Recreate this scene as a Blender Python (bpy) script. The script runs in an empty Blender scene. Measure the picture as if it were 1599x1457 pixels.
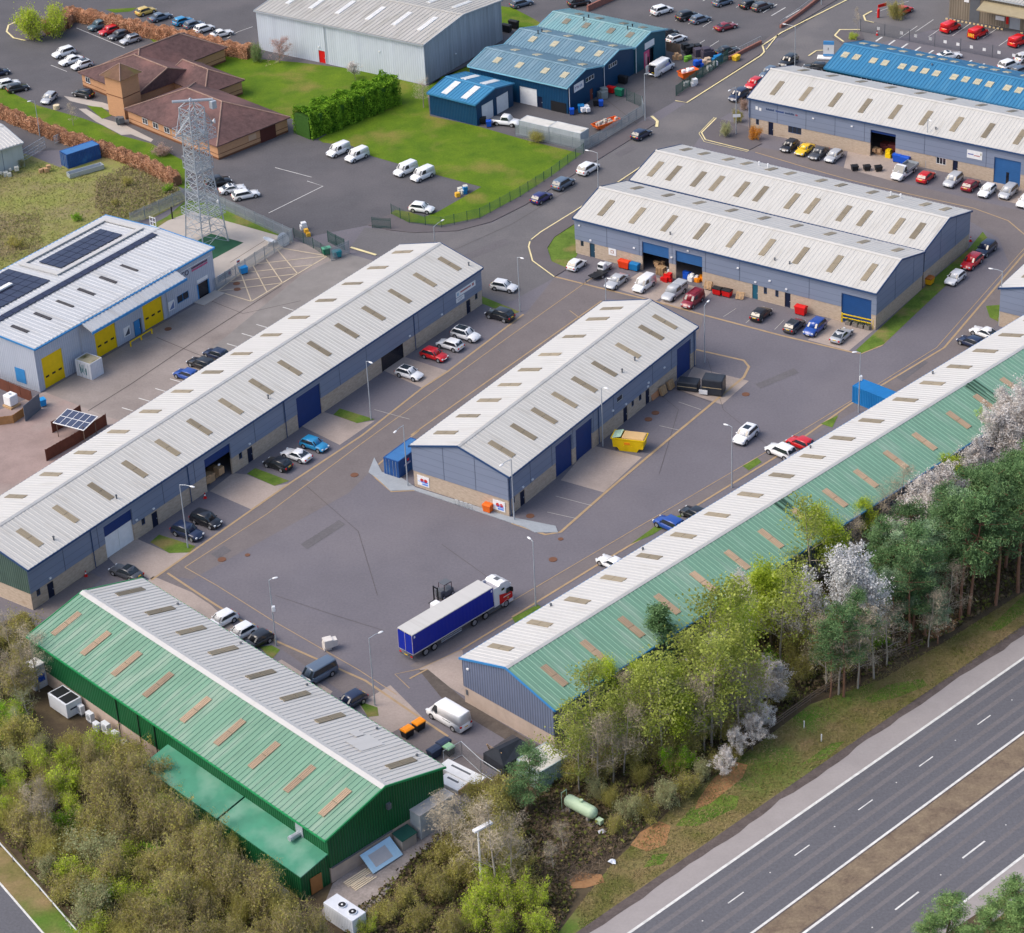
import bpy, bmesh, math, random
import numpy as np
from mathutils import Vector, Matrix
R = math.radians
# ---------------------------------------------------------------- camera, sky, sun, exposure
SC = bpy.context.scene
COL = SC.collection
FPX, PITCH, ROLL, CAMZ = 3872.224, 0.53776786, -0.05109564, 169.4408
SUN_EL, SUN_AZ = 50.0, 262.0          # degrees; azimuth clockwise from +Y, light comes from there
cam = bpy.data.cameras.new('camera'); cam_o = bpy.data.objects.new('camera', cam); COL.objects.link(cam_o)
cam.sensor_fit = 'HORIZONTAL'; cam.sensor_width = 36.0; cam.lens = 36.0 * FPX / 1599.0
cam.clip_start = 1.0; cam.clip_end = 6000.0
_fw = Vector((0, math.cos(PITCH), -math.sin(PITCH))); _r = Vector((1, 0, 0)); _u = _r.cross(_fw)
RT = _r * math.cos(ROLL) + _u * math.sin(ROLL); UP = _u * math.cos(ROLL) - _r * math.sin(ROLL)
cam_o.matrix_world = Matrix(((RT.x, UP.x, -_fw.x, 0), (RT.y, UP.y, -_fw.y, 0), (RT.z, UP.z, -_fw.z, CAMZ), (0, 0, 0, 1)))
SC.camera = cam_o
w = bpy.data.worlds.new('World'); SC.world = w; w.use_nodes = True
nt = w.node_tree; nt.nodes.clear()
sky = nt.nodes.new('ShaderNodeTexSky'); sky.sky_type = 'NISHITA'; sky.sun_disc = False
sky.sun_elevation = R(SUN_EL); sky.sun_rotation = R(SUN_AZ); sky.air_density = 1.0; sky.dust_density = 4.0; sky.ozone_density = 0.6
bg = nt.nodes.new('ShaderNodeBackground'); bg.inputs['Strength'].default_value = 0.15
out = nt.nodes.new('ShaderNodeOutputWorld')
nt.links.new(sky.outputs[0], bg.inputs[0]); nt.links.new(bg.outputs[0], out.inputs[0])
sl = bpy.data.lights.new('sun', 'SUN'); sl.energy = 0.85; sl.angle = R(40); sl.color = (1.0, 0.93, 0.84)
sun = bpy.data.objects.new('sun', sl); COL.objects.link(sun)
_d = Vector((math.sin(R(SUN_AZ)) * math.cos(R(SUN_EL)), math.cos(R(SUN_AZ)) * math.cos(R(SUN_EL)), math.sin(R(SUN_EL))))
sun.rotation_euler = _d.to_track_quat('Z', 'Y').to_euler()
sun.location = (0, 300, 200)
vs = SC.view_settings; vs.view_transform = 'Standard'; vs.look = 'None'; vs.gamma = 1.0; vs.use_curve_mapping = False
vs.exposure = 0.62

# ---------------------------------------------------------------- survey: photo pixel -> point of the ground
def P(px, py, z=0.0):
    d = _fw + RT * ((px - 800) / FPX) - UP * ((py - 728.5) / FPX)
    t = (z - CAMZ) / d.z
    return Vector((d.x * t, d.y * t, z))
def PX(v):
    d = Vector(v) - Vector((0, 0, CAMZ)); zz = d.dot(_fw)
    return (800 + FPX * d.dot(RT) / zz, 728.5 - FPX * d.dot(UP) / zz)
def height_to(base, topy):
    b = P(*base); lo, hi = 0.0, 60.0
    for _ in range(40):
        m = (lo + hi) / 2
        if PX((b.x, b.y, m))[1] > topy: lo = m
        else: hi = m
    return lo

# ---------------------------------------------------------------- mesh builder and object helpers
class MB:
    def __init__(s): s.v = []; s.f = []; s.m = []
    def face(s, pts, mi=0):
        n = len(s.v); s.v += [tuple(p) for p in pts]; s.f.append(tuple(range(n, n + len(pts)))); s.m.append(mi)
    def raw(s, v, f, mi=0):
        n = len(s.v); s.v += [tuple(p) for p in v]
        for q in f: s.f.append(tuple(i + n for i in q)); s.m.append(mi)
    def box(s, x0, x1, y0, y1, z0, z1, mi=0, top=1.0, M=None):
        cx, cy = (x0 + x1) / 2, (y0 + y1) / 2; v = []
        for z, k in ((z0, 1.0), (z1, top)):
            for x, y in ((x0, y0), (x1, y0), (x1, y1), (x0, y1)): v.append(Vector((cx + (x - cx) * k, cy + (y - cy) * k, z)))
        if M: v = [M @ p for p in v]
        s.raw(v, [(3, 2, 1, 0), (4, 5, 6, 7), (0, 1, 5, 4), (1, 2, 6, 5), (2, 3, 7, 6), (3, 0, 4, 7)], mi)
    def rbox(s, x0, x1, y0, y1, z0, z1, b=.05, mi=0, M=None):   # box with bevelled vertical and top edges
        bm = bmesh.new(); bmesh.ops.create_cube(bm, size=1)
        for q in bm.verts: q.co = Vector(((x0 + x1) / 2 + q.co.x * (x1 - x0), (y0 + y1) / 2 + q.co.y * (y1 - y0), (z0 + z1) / 2 + q.co.z * (z1 - z0)))
        bmesh.ops.bevel(bm, geom=list(bm.edges), offset=b, segments=2, affect='EDGES', profile=.5)
        bm.verts.index_update(); s.raw([(M @ q.co if M else q.co) for q in bm.verts], [[q.index for q in f.verts] for f in bm.faces], mi); bm.free()
    def tube(s, p0, p1, r0, r1=None, n=6, mi=0, cap=True):
        r1 = r0 if r1 is None else r1; p0 = Vector(p0); p1 = Vector(p1); d = (p1 - p0)
        if d.length < 1e-6: return
        d.normalize(); a = d.orthogonal().normalized(); b = d.cross(a); v = []
        for p, r in ((p0, r0), (p1, r1)):
            for i in range(n):
                t = 2 * math.pi * i / n; v.append(p + a * (r * math.cos(t)) + b * (r * math.sin(t)))
        f = [(i, (i + 1) % n, n + (i + 1) % n, n + i) for i in range(n)]
        if cap: f += [tuple(range(n - 1, -1, -1)), tuple(range(n, 2 * n))]
        s.raw(v, f, mi)
    def bar(s, p0, p1, wd, ht, mi=0):                               # rectangular bar standing on its lower line
        p0 = Vector(p0); p1 = Vector(p1); d = (p1 - p0); h = Vector((d.x, d.y, 0))
        n = Vector((-h.y, h.x, 0)).normalized() * (wd / 2) if h.length > 1e-6 else Vector((0, wd / 2, 0)); up = Vector((0, 0, ht))
        v = [p0 - n, p1 - n, p1 + n, p0 + n]; v = v + [q + up for q in v]
        s.raw(v, [(3, 2, 1, 0), (4, 5, 6, 7), (0, 1, 5, 4), (1, 2, 6, 5), (2, 3, 7, 6), (3, 0, 4, 7)], mi)
    def prism(s, poly, z0, z1, mi=0):
        n = len(poly); a = sum(poly[i][0] * poly[(i + 1) % n][1] - poly[(i + 1) % n][0] * poly[i][1] for i in range(n))
        if a < 0: poly = poly[::-1]
        v = [(p[0], p[1], z0) for p in poly] + [(p[0], p[1], z1) for p in poly]
        s.raw(v, [tuple(range(n - 1, -1, -1)), tuple(range(n, 2 * n))] + [(i, (i + 1) % n, n + (i + 1) % n, n + i) for i in range(n)], mi)
    def loft(s, rings, mi=0, closed=True, caps=True):
        n = len(rings[0]); b = len(s.v)
        for r in rings: s.v += [tuple(p) for p in r]
        for i in range(len(rings) - 1):
            for j in range(n if closed else n - 1):
                k = (j + 1) % n; s.f.append((b + i * n + j, b + i * n + k, b + (i + 1) * n + k, b + (i + 1) * n + j)); s.m.append(mi)
        if caps:
            s.f.append(tuple(b + j for j in range(n - 1, -1, -1))); s.m.append(mi)
            e = b + (len(rings) - 1) * n; s.f.append(tuple(e + j for j in range(n))); s.m.append(mi)
    def mesh(s, name, mats=None, smooth=False):
        me = bpy.data.meshes.new(name); me.from_pydata(s.v, [], s.f)
        for m in (mats if isinstance(mats, (list, tuple)) else [mats]):
            if m: me.materials.append(m)
        if any(s.m): me.polygons.foreach_set('material_index', s.m)
        if smooth: me.polygons.foreach_set('use_smooth', [True] * len(me.polygons))
        me.update(); return me
    def build(s, name, mats, parent=None, smooth=False):
        o = bpy.data.objects.new(name, s.mesh(name, mats, smooth)); COL.objects.link(o); o.parent = parent; return o
def tag(o, label=None, cat=None, group=None, kind=None):
    if label: o['label'] = label
    if cat: o['category'] = cat
    if group: o['group'] = group
    if kind: o['kind'] = kind
    return o
def thing(name, label, cat, loc=(0, 0, 0), yaw=0, group=None):
    o = bpy.data.objects.new(name, None); COL.objects.link(o); o.location = loc; o.rotation_euler = (0, 0, R(yaw)); o.empty_display_size = .3
    return tag(o, label, cat, group)
def dup(o, loc=None, yaw=None, label=None, group=None, scale=None, parent=None):
    c = o.copy(); COL.objects.link(c)
    if parent: c.parent = parent
    if loc is not None: c.location = loc
    if yaw is not None: c.rotation_euler = (0, 0, R(yaw))
    if scale is not None: c.scale = scale
    if label: c['label'] = label
    if group: c['group'] = group
    for ch in KIDS.get(o.name, list(o.children)):
        dup(ch, parent=c)
    return c
KIDS = {}
def one(mb, name, mats, label, cat, loc=None, yaw=0, group=None, smooth=False):
    o = mb.build(name, mats, None, smooth)
    if loc is not None: o.location = loc; o.rotation_euler = (0, 0, R(yaw))
    return tag(o, label, cat, group)

# ---------------------------------------------------------------- materials
def s2l(c): return tuple(((x / 255) / 12.92 if x <= 10 else (((x / 255) + .055) / 1.055) ** 2.4) for x in c)
MATS = {}
def mat(name, col, rough=.75, var=.12, sc=1.0, col2=None, stretch=(1, 1, 1), bump=0., metal=0., coat=0., spec=.3, ribs=None, bands=None, world=False, rnd=0., patch=None, trans=0., contrast=.25, grain=0.):
    """noise-varied surface; ribs=(wavelength, painted groove shade) vertical corrugation, bands=(step, dark) horizontal panel joints"""
    if name in MATS: return MATS[name]
    m = bpy.data.materials.new(name); m.use_nodes = True; n = m.node_tree.nodes; L = m.node_tree.links
    bs = n['Principled BSDF']; bs.inputs['Roughness'].default_value = rough; bs.inputs['Metallic'].default_value = metal
    bs.inputs['Coat Weight'].default_value = coat; bs.inputs['Coat Roughness'].default_value = .08; bs.inputs['Specular IOR Level'].default_value = spec
    if trans: bs.inputs['Subsurface Weight'].default_value = 0
    if world: src = n.new('ShaderNodeNewGeometry').outputs['Position']
    else: src = n.new('ShaderNodeTexCoord').outputs['Object']
    mp = n.new('ShaderNodeMapping'); mp.inputs['Scale'].default_value = stretch; L.new(src, mp.inputs[0])
    nz = n.new('ShaderNodeTexNoise'); nz.inputs['Scale'].default_value = sc; nz.inputs['Detail'].default_value = 7; nz.inputs['Roughness'].default_value = .62
    L.new(mp.outputs[0], nz.inputs['Vector'])
    rp = n.new('ShaderNodeValToRGB'); e = rp.color_ramp.elements
    c1 = tuple(max(0, x * (1 - var)) for x in col) + (1,); c2 = (tuple(col2) if col2 else tuple(min(1, x * (1 + var)) for x in col)) + (1,)
    e[0].position = .5 - contrast; e[1].position = .5 + contrast; e[0].color = c1; e[1].color = c2
    L.new(nz.outputs['Fac'], rp.inputs[0]); cur = rp.outputs[0]
    def mix(a, fac, colr, mode='MIX'):
        x = n.new('ShaderNodeMix'); x.data_type = 'RGBA'; x.blend_type = mode
        if isinstance(fac, float): x.inputs[0].default_value = fac
        else: L.new(fac, x.inputs[0])
        L.new(a, x.inputs[6])
        if isinstance(colr, tuple): x.inputs[7].default_value = colr
        else: L.new(colr, x.inputs[7])
        return x.outputs[2]
    def math_(op, a, b=None):
        x = n.new('ShaderNodeMath'); x.operation = op
        for i, q in enumerate((a, b)):
            if q is None: continue
            if isinstance(q, (int, float)): x.inputs[i].default_value = q
            else: L.new(q, x.inputs[i])
        return x.outputs[0]
    if patch:                                                      # larger stains of another colour
        pc, psc, th = patch
        n2 = n.new('ShaderNodeTexNoise'); n2.inputs['Scale'].default_value = psc; n2.inputs['Detail'].default_value = 5; L.new(mp.outputs[0], n2.inputs['Vector'])
        r2 = n.new('ShaderNodeMapRange'); r2.inputs[1].default_value = th; r2.inputs[2].default_value = th + .18; L.new(n2.outputs['Fac'], r2.inputs[0])
        cur = mix(cur, r2.outputs[0], tuple(pc) + (1,))
    if grain:
        n3 = n.new('ShaderNodeTexNoise'); n3.inputs['Scale'].default_value = 3.2; n3.inputs['Detail'].default_value = 5; n3.inputs['Roughness'].default_value = .75; L.new(src, n3.inputs['Vector'])
        g = math_('ADD', math_('MULTIPLY', n3.outputs['Fac'], grain * 2), 1 - grain)
        cur = mix(cur, 1.0, g, 'MULTIPLY')
    height = nz.outputs['Fac']
    if ribs or bands:
        sp = n.new('ShaderNodeSeparateXYZ'); L.new(src, sp.inputs[0])
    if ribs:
        wl, groove_shade = ribs
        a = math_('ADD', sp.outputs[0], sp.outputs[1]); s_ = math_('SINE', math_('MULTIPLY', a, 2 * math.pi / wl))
        fac = math_('MULTIPLY', math_('LESS_THAN', s_, -.35), groove_shade)  # shade of the rib grooves, darkened into the base colour
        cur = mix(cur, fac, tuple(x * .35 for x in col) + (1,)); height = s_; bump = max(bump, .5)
    if bands:
        st, dk = bands
        fr = math_('FRACT', math_('DIVIDE', sp.outputs[2], st)); fac = math_('MULTIPLY', math_('LESS_THAN', fr, .07), dk)
        cur = mix(cur, fac, tuple(x * .4 for x in col) + (1,))
    if rnd:
        oi = n.new('ShaderNodeObjectInfo'); h = n.new('ShaderNodeHueSaturation')
        v = n.new('ShaderNodeMapRange'); v.inputs[3].default_value = 1 - rnd; v.inputs[4].default_value = 1 + rnd; L.new(oi.outputs['Random'], v.inputs[0])
        L.new(v.outputs[0], h.inputs['Value']); L.new(cur, h.inputs['Color']); cur = h.outputs[0]
    L.new(cur, bs.inputs['Base Color'])
    if bump:
        b = n.new('ShaderNodeBump'); b.inputs['Strength'].default_value = bump; b.inputs['Distance'].default_value = .05
        L.new(height, b.inputs['Height']); L.new(b.outputs[0], bs.inputs['Normal'])
    if trans:
        tr = n.new('ShaderNodeBsdfTranslucent'); L.new(cur, tr.inputs[0]); mx = n.new('ShaderNodeMixShader'); mx.inputs[0].default_value = trans
        L.new(bs.outputs[0], mx.inputs[1]); L.new(tr.outputs[0], mx.inputs[2]); L.new(mx.outputs[0], n['Material Output'].inputs[0])
    MATS[name] = m; return m
def paint(name, col): return mat(name, col, rough=.28, var=.03, sc=.6, coat=.7, spec=.5)
def plain(name, col, rough=.6, **k): return mat(name, col, rough=rough, var=k.pop('var', .08), sc=k.pop('sc', 1.5), **k)
ASPH = (.146, .138, .157)
m_asph = mat('tarmac', ASPH, .9, .09, .13, world=True, patch=((.17, .158, .174), .05, .52), grain=.34)
m_asph_dk = mat('dark_tarmac', (.10, .097, .105), .9, .12, .2, world=True, patch=((.125, .118, .125), .07, .5), grain=.36)
m_road = mat('road_tarmac', (.135, .13, .135), .9, .1, .16, world=True, patch=((.165, .155, .155), .08, .53), grain=.34)
m_hwy = mat('highway_tarmac', (.115, .116, .131), .9, .1, 1.0, world=True, stretch=(.05, .05, .05), grain=.42)
m_shoulder = mat('hard_shoulder_tarmac', (.31, .285, .28), .9, .1, .25, world=True, grain=.14)
m_block = mat('block_paving', (.162, .143, .143), .9, .1, .3, world=True, grain=.34)
m_conc = mat('concrete_apron', (.36, .30, .265), .9, .12, .3, world=True, patch=((.27, .23, .205), .12, .5), grain=.28)
m_conc_yard = mat('concrete_yard', (.275, .24, .222), .9, .18, .14, world=True, patch=((.20, .172, .16), .10, .49), grain=.3)
m_conc_lt = mat('pale_concrete', (.42, .38, .34), .9, .12, .3, world=True, grain=.1)
m_slab = mat('grey_slabs', (.30, .33, .36), .9, .1, .8, world=True, grain=.1)
m_pave = mat('pavement_tarmac', (.12, .108, .115), .9, .1, .3, world=True, grain=.12)
m_gravel = mat('reddish_gravel', (.30, .225, .205), .95, .2, .25, world=True, patch=((.34, .30, .275), .08, .5), grain=.2)
m_kerb = mat('kerb_stone', (.30, .225, .16), .85, .15, .8, world=True)
m_line_tan = mat('faded_yellow_line', (.37, .265, .155), .85, .15, 1.0, world=True)
m_line_y = mat('pale_yellow_line', (.72, .62, .34), .8, .14, 1.0, world=True)
m_line_w = mat('white_line', (.62, .62, .60), .8, .25, 1.2, world=True, grain=.1)
m_line_f = mat('faded_white_line', (.40, .38, .36), .85, .15, 1.0, world=True)
m_grass = mat('mown_grass', (.072, .165, .003), .95, .3, .22, col2=(.13, .205, .006), world=True, patch=((.185, .175, .035), .13, .52), grain=.65)
m_grass_dk = mat('verge_grass', (.085, .165, .018), .95, .35, .4, col2=(.14, .22, .03), world=True, patch=((.20, .17, .06), .25, .52), grain=.4)
m_rough = mat('rough_grass_ground', (.34, .30, .125), .95, .3, .25, col2=(.23, .26, .06), world=True, patch=((.24, .185, .115), .08, .50), grain=.7, contrast=.18)
m_verge = mat('highway_verge', (.17, .18, .04), .95, .35, .22, col2=(.24, .175, .085), world=True, patch=((.07, .17, .015), .09, .54), grain=.6, contrast=.15)
m_earth = mat('woodland_floor', (.085, .06, .045), .95, .4, .5, col2=(.13, .10, .055), world=True, grain=.4)
m_orange = mat('orange_soil', (.42, .20, .085), .95, .25, .6, col2=(.36, .21, .10), world=True, grain=.35)
m_reserv = mat('central_reservation_soil', (.19, .14, .105), .95, .3, .5, col2=(.25, .195, .13), world=True, patch=((.12, .085, .065), .35, .55), grain=.7)
m_manhole = plain('rusty_iron', (.16, .075, .045), .8)
m_green_pad = mat('green_matting', (.02, .085, .045), .9, .2, .5, world=True)
# buildings
m_clad = mat('grey_panel_cladding', (.205, .245, .335), .45, .07, .35, stretch=(.3, .3, 1.5), bands=(1.02, .45), spec=.4)
m_joint = plain('panel_joint', (.10, .125, .18), .6)
m_brick = mat('buff_blockwork', (.46, .36, .275), .9, .2, 1.6, col2=(.56, .46, .36), stretch=(1, 1, 3.0), patch=((.30, .215, .15), .25, .66))
m_white_roof = mat('weathered_white_roof', (.52, .51, .485), .5, .05, .5, stretch=(1.6, .12, 1), patch=((.455, .44, .41), .7, .56), spec=.4)
m_grey_roof = mat('off_white_roof', (.505, .495, .465), .5, .05, .5, stretch=(1.6, .12, 1), patch=((.44, .425, .39), .7, .55), spec=.4)
m_bright_roof = mat('bright_white_roof', (.505, .50, .485), .45, .04, .5, stretch=(1.6, .12, 1), patch=((.455, .445, .42), .7, .58), spec=.4)
m_green_roof = mat('faded_green_roof', (.155, .295, .205), .5, .16, .6, stretch=(1.6, .10, 1), patch=((.24, .35, .265), .5, .50), spec=.35)
m_green_roof2 = mat('dull_green_roof', (.15, .295, .215), .5, .10, .6, stretch=(1.6, .10, 1), patch=((.215, .335, .265), .5, .52), spec=.35)
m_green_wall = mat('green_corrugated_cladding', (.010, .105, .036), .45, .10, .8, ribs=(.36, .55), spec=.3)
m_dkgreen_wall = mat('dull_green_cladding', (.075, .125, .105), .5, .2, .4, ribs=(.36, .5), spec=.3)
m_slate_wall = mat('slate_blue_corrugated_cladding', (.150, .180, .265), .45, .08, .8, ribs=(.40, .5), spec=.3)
m_green_flat = mat('green_sheet_roof', (.05, .235, .145), .55, .2, .4, patch=((.135, .30, .215), .25, .48), spec=.4)
m_navy = plain('navy_trim', (.025, .065, .165), .45)
m_navy_door = mat('navy_roller_shutter', (.012, .040, .170), .45, .08, 1, bands=(.30, .5))
m_blue_door = mat('blue_roller_shutter', (.030, .115, .30), .45, .08, 1, bands=(.30, .4))
m_dark = plain('dark_glass_and_opening_shade', (.012, .014, .022), .15, spec=.6)  # door glass, and painted darkness where openings are only shade
m_glass = plain('window_glass', (.02, .026, .038), .08, spec=.7)
m_white = plain('white_paint', (.76, .77, .78), .5)
m_grey = plain('galvanised_steel', (.42, .46, .50), .45, metal=.3)
m_grey_dk = plain('dark_grey_steel', (.11, .12, .135), .5)
m_black = plain('black_plastic', (.016, .017, .02), .45)
m_rlight = mat('tan_roof_light', (.245, .205, .14), .4, .2, .9, stretch=(6, .6, 1), spec=.4, rnd=.22)
m_rlight2 = mat('orange_tan_roof_light', (.35, .255, .17), .4, .22, .9, stretch=(6, .6, 1), spec=.4, rnd=.18)
m_rlight_w = mat('white_roof_light', (.74, .74, .72), .4, .08, 1)
m_rlight_c = mat('cream_roof_light', (.50, .46, .33), .4, .12, 1)
m_yellow = plain('yellow_paint', (.80, .54, .004), .45)
m_blue_wall = mat('blue_cladding', (.004, .052, .130), .45, .10, .6, ribs=(.34, .35), spec=.4)
m_blue_wall2 = mat('teal_blue_cladding', (.025, .115, .165), .45, .10, .6, ribs=(.34, .35), spec=.4)
m_blue_roof = mat('weathered_blue_roof', (.135, .235, .30), .5, .17, .5, stretch=(1.6, .15, 1), patch=((.20, .31, .38), .4, .5), spec=.4)
m_teal_roof = mat('weathered_teal_roof', (.18, .335, .355), .5, .13, .5, stretch=(1.6, .15, 1), patch=((.27, .40, .41), .4, .5), spec=.4)
m_bblue_roof = mat('bright_blue_roof', (.035, .185, .345), .5, .12, .5, stretch=(1.6, .15, 1), patch=((.06, .225, .38), .4, .52), spec=.4)
m_gblue_roof = mat('garage_blue_roof', (.045, .215, .385), .45, .10, .5, stretch=(1.6, .15, 1), spec=.4)
m_teal_wall = mat('dark_teal_cladding', (.010, .105, .135), .45, .1, .6, ribs=(.4, .3))
m_pale_clad = mat('pale_blue_white_cladding', (.56, .62, .70), .45, .09, .5, stretch=(1.2, 1.2, .05), ribs=(.5, .12), patch=((.47, .52, .62), .3, .58))
m_streak_clad = mat('shaded_streaked_cladding', (.38, .42, .46), .5, .30, .9, stretch=(1.5, 1.5, .06), ribs=(.5, .15))  # real streaks; side-wall shade is put into the darker grey
m_solar_clad = mat('light_blue_grey_cladding', (.42, .47, .56), .45, .06, .5, ribs=(.4, .12), stretch=(1, 1, .1))
m_wh_roof = mat('fibre_cement_roof', (.42, .41, .385), .8, .14, .5, stretch=(1.6, .3, 1), patch=((.35, .34, .31), .4, .5))
m_solar_roof = mat('light_grey_roof', (.47, .49, .515), .5, .14, .5, stretch=(1.6, .15, 1), patch=((.40, .41, .42), .5, .5))
m_pv = mat('solar_panel_glass', (.018, .020, .050), .12, .2, .4, spec=.6)
m_tile = mat('brown_roof_tiles', (.088, .050, .050), .85, .22, 1.2, col2=(.145, .085, .08), patch=((.20, .105, .095), .10, .54), grain=.25)
m_orange_brick = mat('orange_brick', (.52, .285, .155), .9, .12, 2.0, stretch=(1, 1, 4))
m_plinth_brick = mat('brown_brick_band', (.17, .075, .04), .9, .1, 2.0)
m_skyblue = plain('sky_blue_trim', (.04, .22, .50), .5)
m_cont_blue = mat('container_blue', (.018, .075, .25), .5, .15, .8, patch=((.03, .13, .34), .5, .55))
m_cont_blue_top = mat('container_blue_roof', (.045, .16, .38), .5, .12, .8)
m_cont_bright = mat('bright_container_blue', (.012, .165, .43), .5, .1, .8)
m_cont_grey = mat('container_grey', (.40, .44, .47), .55, .12, .6, stretch=(1, 1, .4))
m_cont_white = mat('container_white', (.62, .65, .70), .55, .1, .6)
m_cont_top = mat('rusty_white_container_roof', (.58, .57, .53), .7, .12, .6, patch=((.22, .18, .10), .35, .58))
m_moss_top = mat('mossy_container_roof', (.40, .36, .24), .8, .2, .6, patch=((.10, .095, .03), .5, .48))
m_wood = mat('pallet_wood', (.47, .31, .17), .85, .2, 1.5)
m_fence_brown = mat('stained_timber_fence', (.14, .05, .032), .85, .22, 1.5, stretch=(1, 1, .2))
m_fence_tan = mat('new_timber_fence', (.36, .185, .07), .85, .2, 1.5)
m_wood_grey = mat('weathered_timber', (.17, .125, .095), .9, .2, 1.5)
m_red = plain('red_paint', (.62, .012, .012), .4)
m_orange_p = plain('orange_plastic', (.85, .27, .01), .45)
m_blue_p = plain('blue_plastic', (.01, .085, .50), .45)
m_green_p = plain('green_plastic', (.01, .16, .09), .5)
m_teal_p = plain('teal_plastic', (.02, .22, .27), .45)
m_tarp = mat('black_tarpaulin', (.03, .035, .045), .35, .3, .9, bump=.4)
m_pgreen = plain('pale_green_paint', (.42, .55, .38), .45)
m_tyre = plain('tyre_rubber', (.016, .016, .017), .8)
m_rim = plain('alloy_rim', (.45, .46, .48), .3, metal=.6)
m_glass_car = plain('car_glass', (.022, .030, .038), .06, spec=.8)
m_lamp_w = plain('headlamp_glass', (.62, .66, .70), .12)
m_lamp_r = plain('tail_lamp_red', (.50, .012, .012), .2)
m_plate_y = plain('yellow_number_plate', (.75, .48, .02), .5)
m_plate_w = plain('white_number_plate', (.72, .72, .72), .5)
m_curtain = mat('blue_trailer_curtain', (.006, .022, .33), .45, .08, .5)
m_galv_mesh = plain('fence_steel', (.26, .30, .33), .6)
m_green_mesh = plain('green_fence_steel', (.03, .085, .075), .6)
m_red_brick = mat('red_brick_wall', (.30, .13, .10), .9, .15, 2)
# ---------------------------------------------------------------- ground sheets
ZL = [0.0]
def sheet(name, pts, m, z, kind='structure', px=True, kerb=0.0, label=None):
    ZL[0] += .00007; z += ZL[0]; kerb = kerb + ZL[0] if kerb else 0
    poly = [P(*p) if px else Vector((p[0], p[1], 0)) for p in pts]
    mb = MB()
    if kerb: mb.prism([(p.x, p.y) for p in poly], 0.0, kerb)
    else:
        a = sum(poly[i].x * poly[(i + 1) % len(poly)].y - poly[(i + 1) % len(poly)].x * poly[i].y for i in range(len(poly)))
        if a < 0: poly = poly[::-1]
        mb.face([(p.x, p.y, z) for p in poly])
    o = mb.build(name, m); o['kind'] = kind
    return o
def strip(mb, pts, wd, z, dash=None, px=True, ht=None):
    q = [P(*p) if px else Vector(p) for p in pts]
    def seg(a, b):
        d = (b - a).normalized(); n = Vector((-d.y, d.x, 0)) * wd / 2
        if ht: mb.bar((a.x, a.y, 0), (b.x, b.y, 0), wd, ht)
        else: mb.face([(p.x, p.y, z) for p in (a - n, b - n, b + n, a + n)])
    if dash:
        on, off = dash
        for a, b in zip(q, q[1:]):
            L = (b - a).length; t = 0; d = (b - a).normalized()
            while t < L: seg(a + d * t, a + d * min(L, t + on)); t += on + off
    else:
        n = []
        for i, p in enumerate(q):
            a = q[max(0, i - 1)]; b = q[min(len(q) - 1, i + 1)]; d = (b - a); d.z = 0; d.normalize(); n.append(Vector((-d.y, d.x, 0)) * wd / 2)
        for i in range(len(q) - 1):
            if ht: seg(q[i], q[i + 1])
            else: mb.face([(p.x, p.y, z) for p in (q[i] - n[i], q[i + 1] - n[i + 1], q[i + 1] + n[i + 1], q[i] + n[i])])
def lines(name, m, specs, z):
    mb = MB()
    for sp in specs: strip(mb, sp[0], sp[1], z, sp[2] if len(sp) > 2 else None)
    o = mb.build(name, m); o['kind'] = 'structure'; return o
g = MB(); g.face([(-1500, -600, 0), (1500, -600, 0), (1500, 2500, 0), (-1500, 2500, 0)]); o = g.build('ground', m_earth); o['kind'] = 'structure'
sheet('tarmac_yard', [(-700, -300), (2200, -300), (2200, 320), (1720, 480), (1440, 652), (880, 1182), (760, 1215), (690, 1252), (520, 1372), (60, 985), (40, 955), (-60, 1000), (-700, 1100)], m_asph, .004)
# top road and the tarmac of the far car parks
sheet('far_tarmac', [(-700, -300), (2200, -300), (2200, 60), (1345, 45), (1210, 60), (1060, 155), (1000, 190), (930, 250), (760, 345), (690, 362), (610, 360), (575, 352), (470, 372), (340, 325), (290, 280), (230, 230), (-700, 260)], m_asph_dk, .008)
sheet('main_road', [(1020, 195), (1225, 58), (1330, -10), (1520, -10), (1480, 40), (1345, 75), (1290, 90), (1240, 120), (1120, 188), (1096, 210), (1080, 235), (900, 329), (846, 362), (826, 385), (830, 407), (866, 434), (800, 470), (745, 470), (690, 420), (590, 400), (548, 386), (570, 355), (620, 362), (690, 364), (770, 348), (845, 306), (980, 222)], m_road, .012)
# estate roads in slightly browner blockwork
sheet('estate_road', [(866, 434), (942, 452), (1028, 473), (1100, 493), (1085, 545), (1030, 480), (950, 466), (600, 735), (575, 740), (545, 770), (300, 905), (262, 898), (240, 906), (455, 752), (566, 679), (700, 580), (822, 489)], m_block, .012)
sheet('estate_road', [(1170, 235), (1094, 212), (1240, 240), (1420, 288), (1599, 330), (1900, 420), (1900, 620), (1540, 560), (1600, 470), (1560, 372), (1480, 325)], m_block, .012)
sheet('estate_road', [(800, 940), (1180, 719), (1327, 630), (1470, 545), (1600, 398), (1650, 420), (1500, 560), (1330, 645), (1210, 716), (1070, 801), (947, 874), (800, 964), (655, 1046), (640, 1040)], m_block, .012)
sheet('estate_road', [(262, 895), (420, 995), (570, 1062), (700, 1150), (770, 1190), (745, 1222), (640, 1165), (540, 1085), (400, 985), (250, 905)], m_block, .014)
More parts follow.
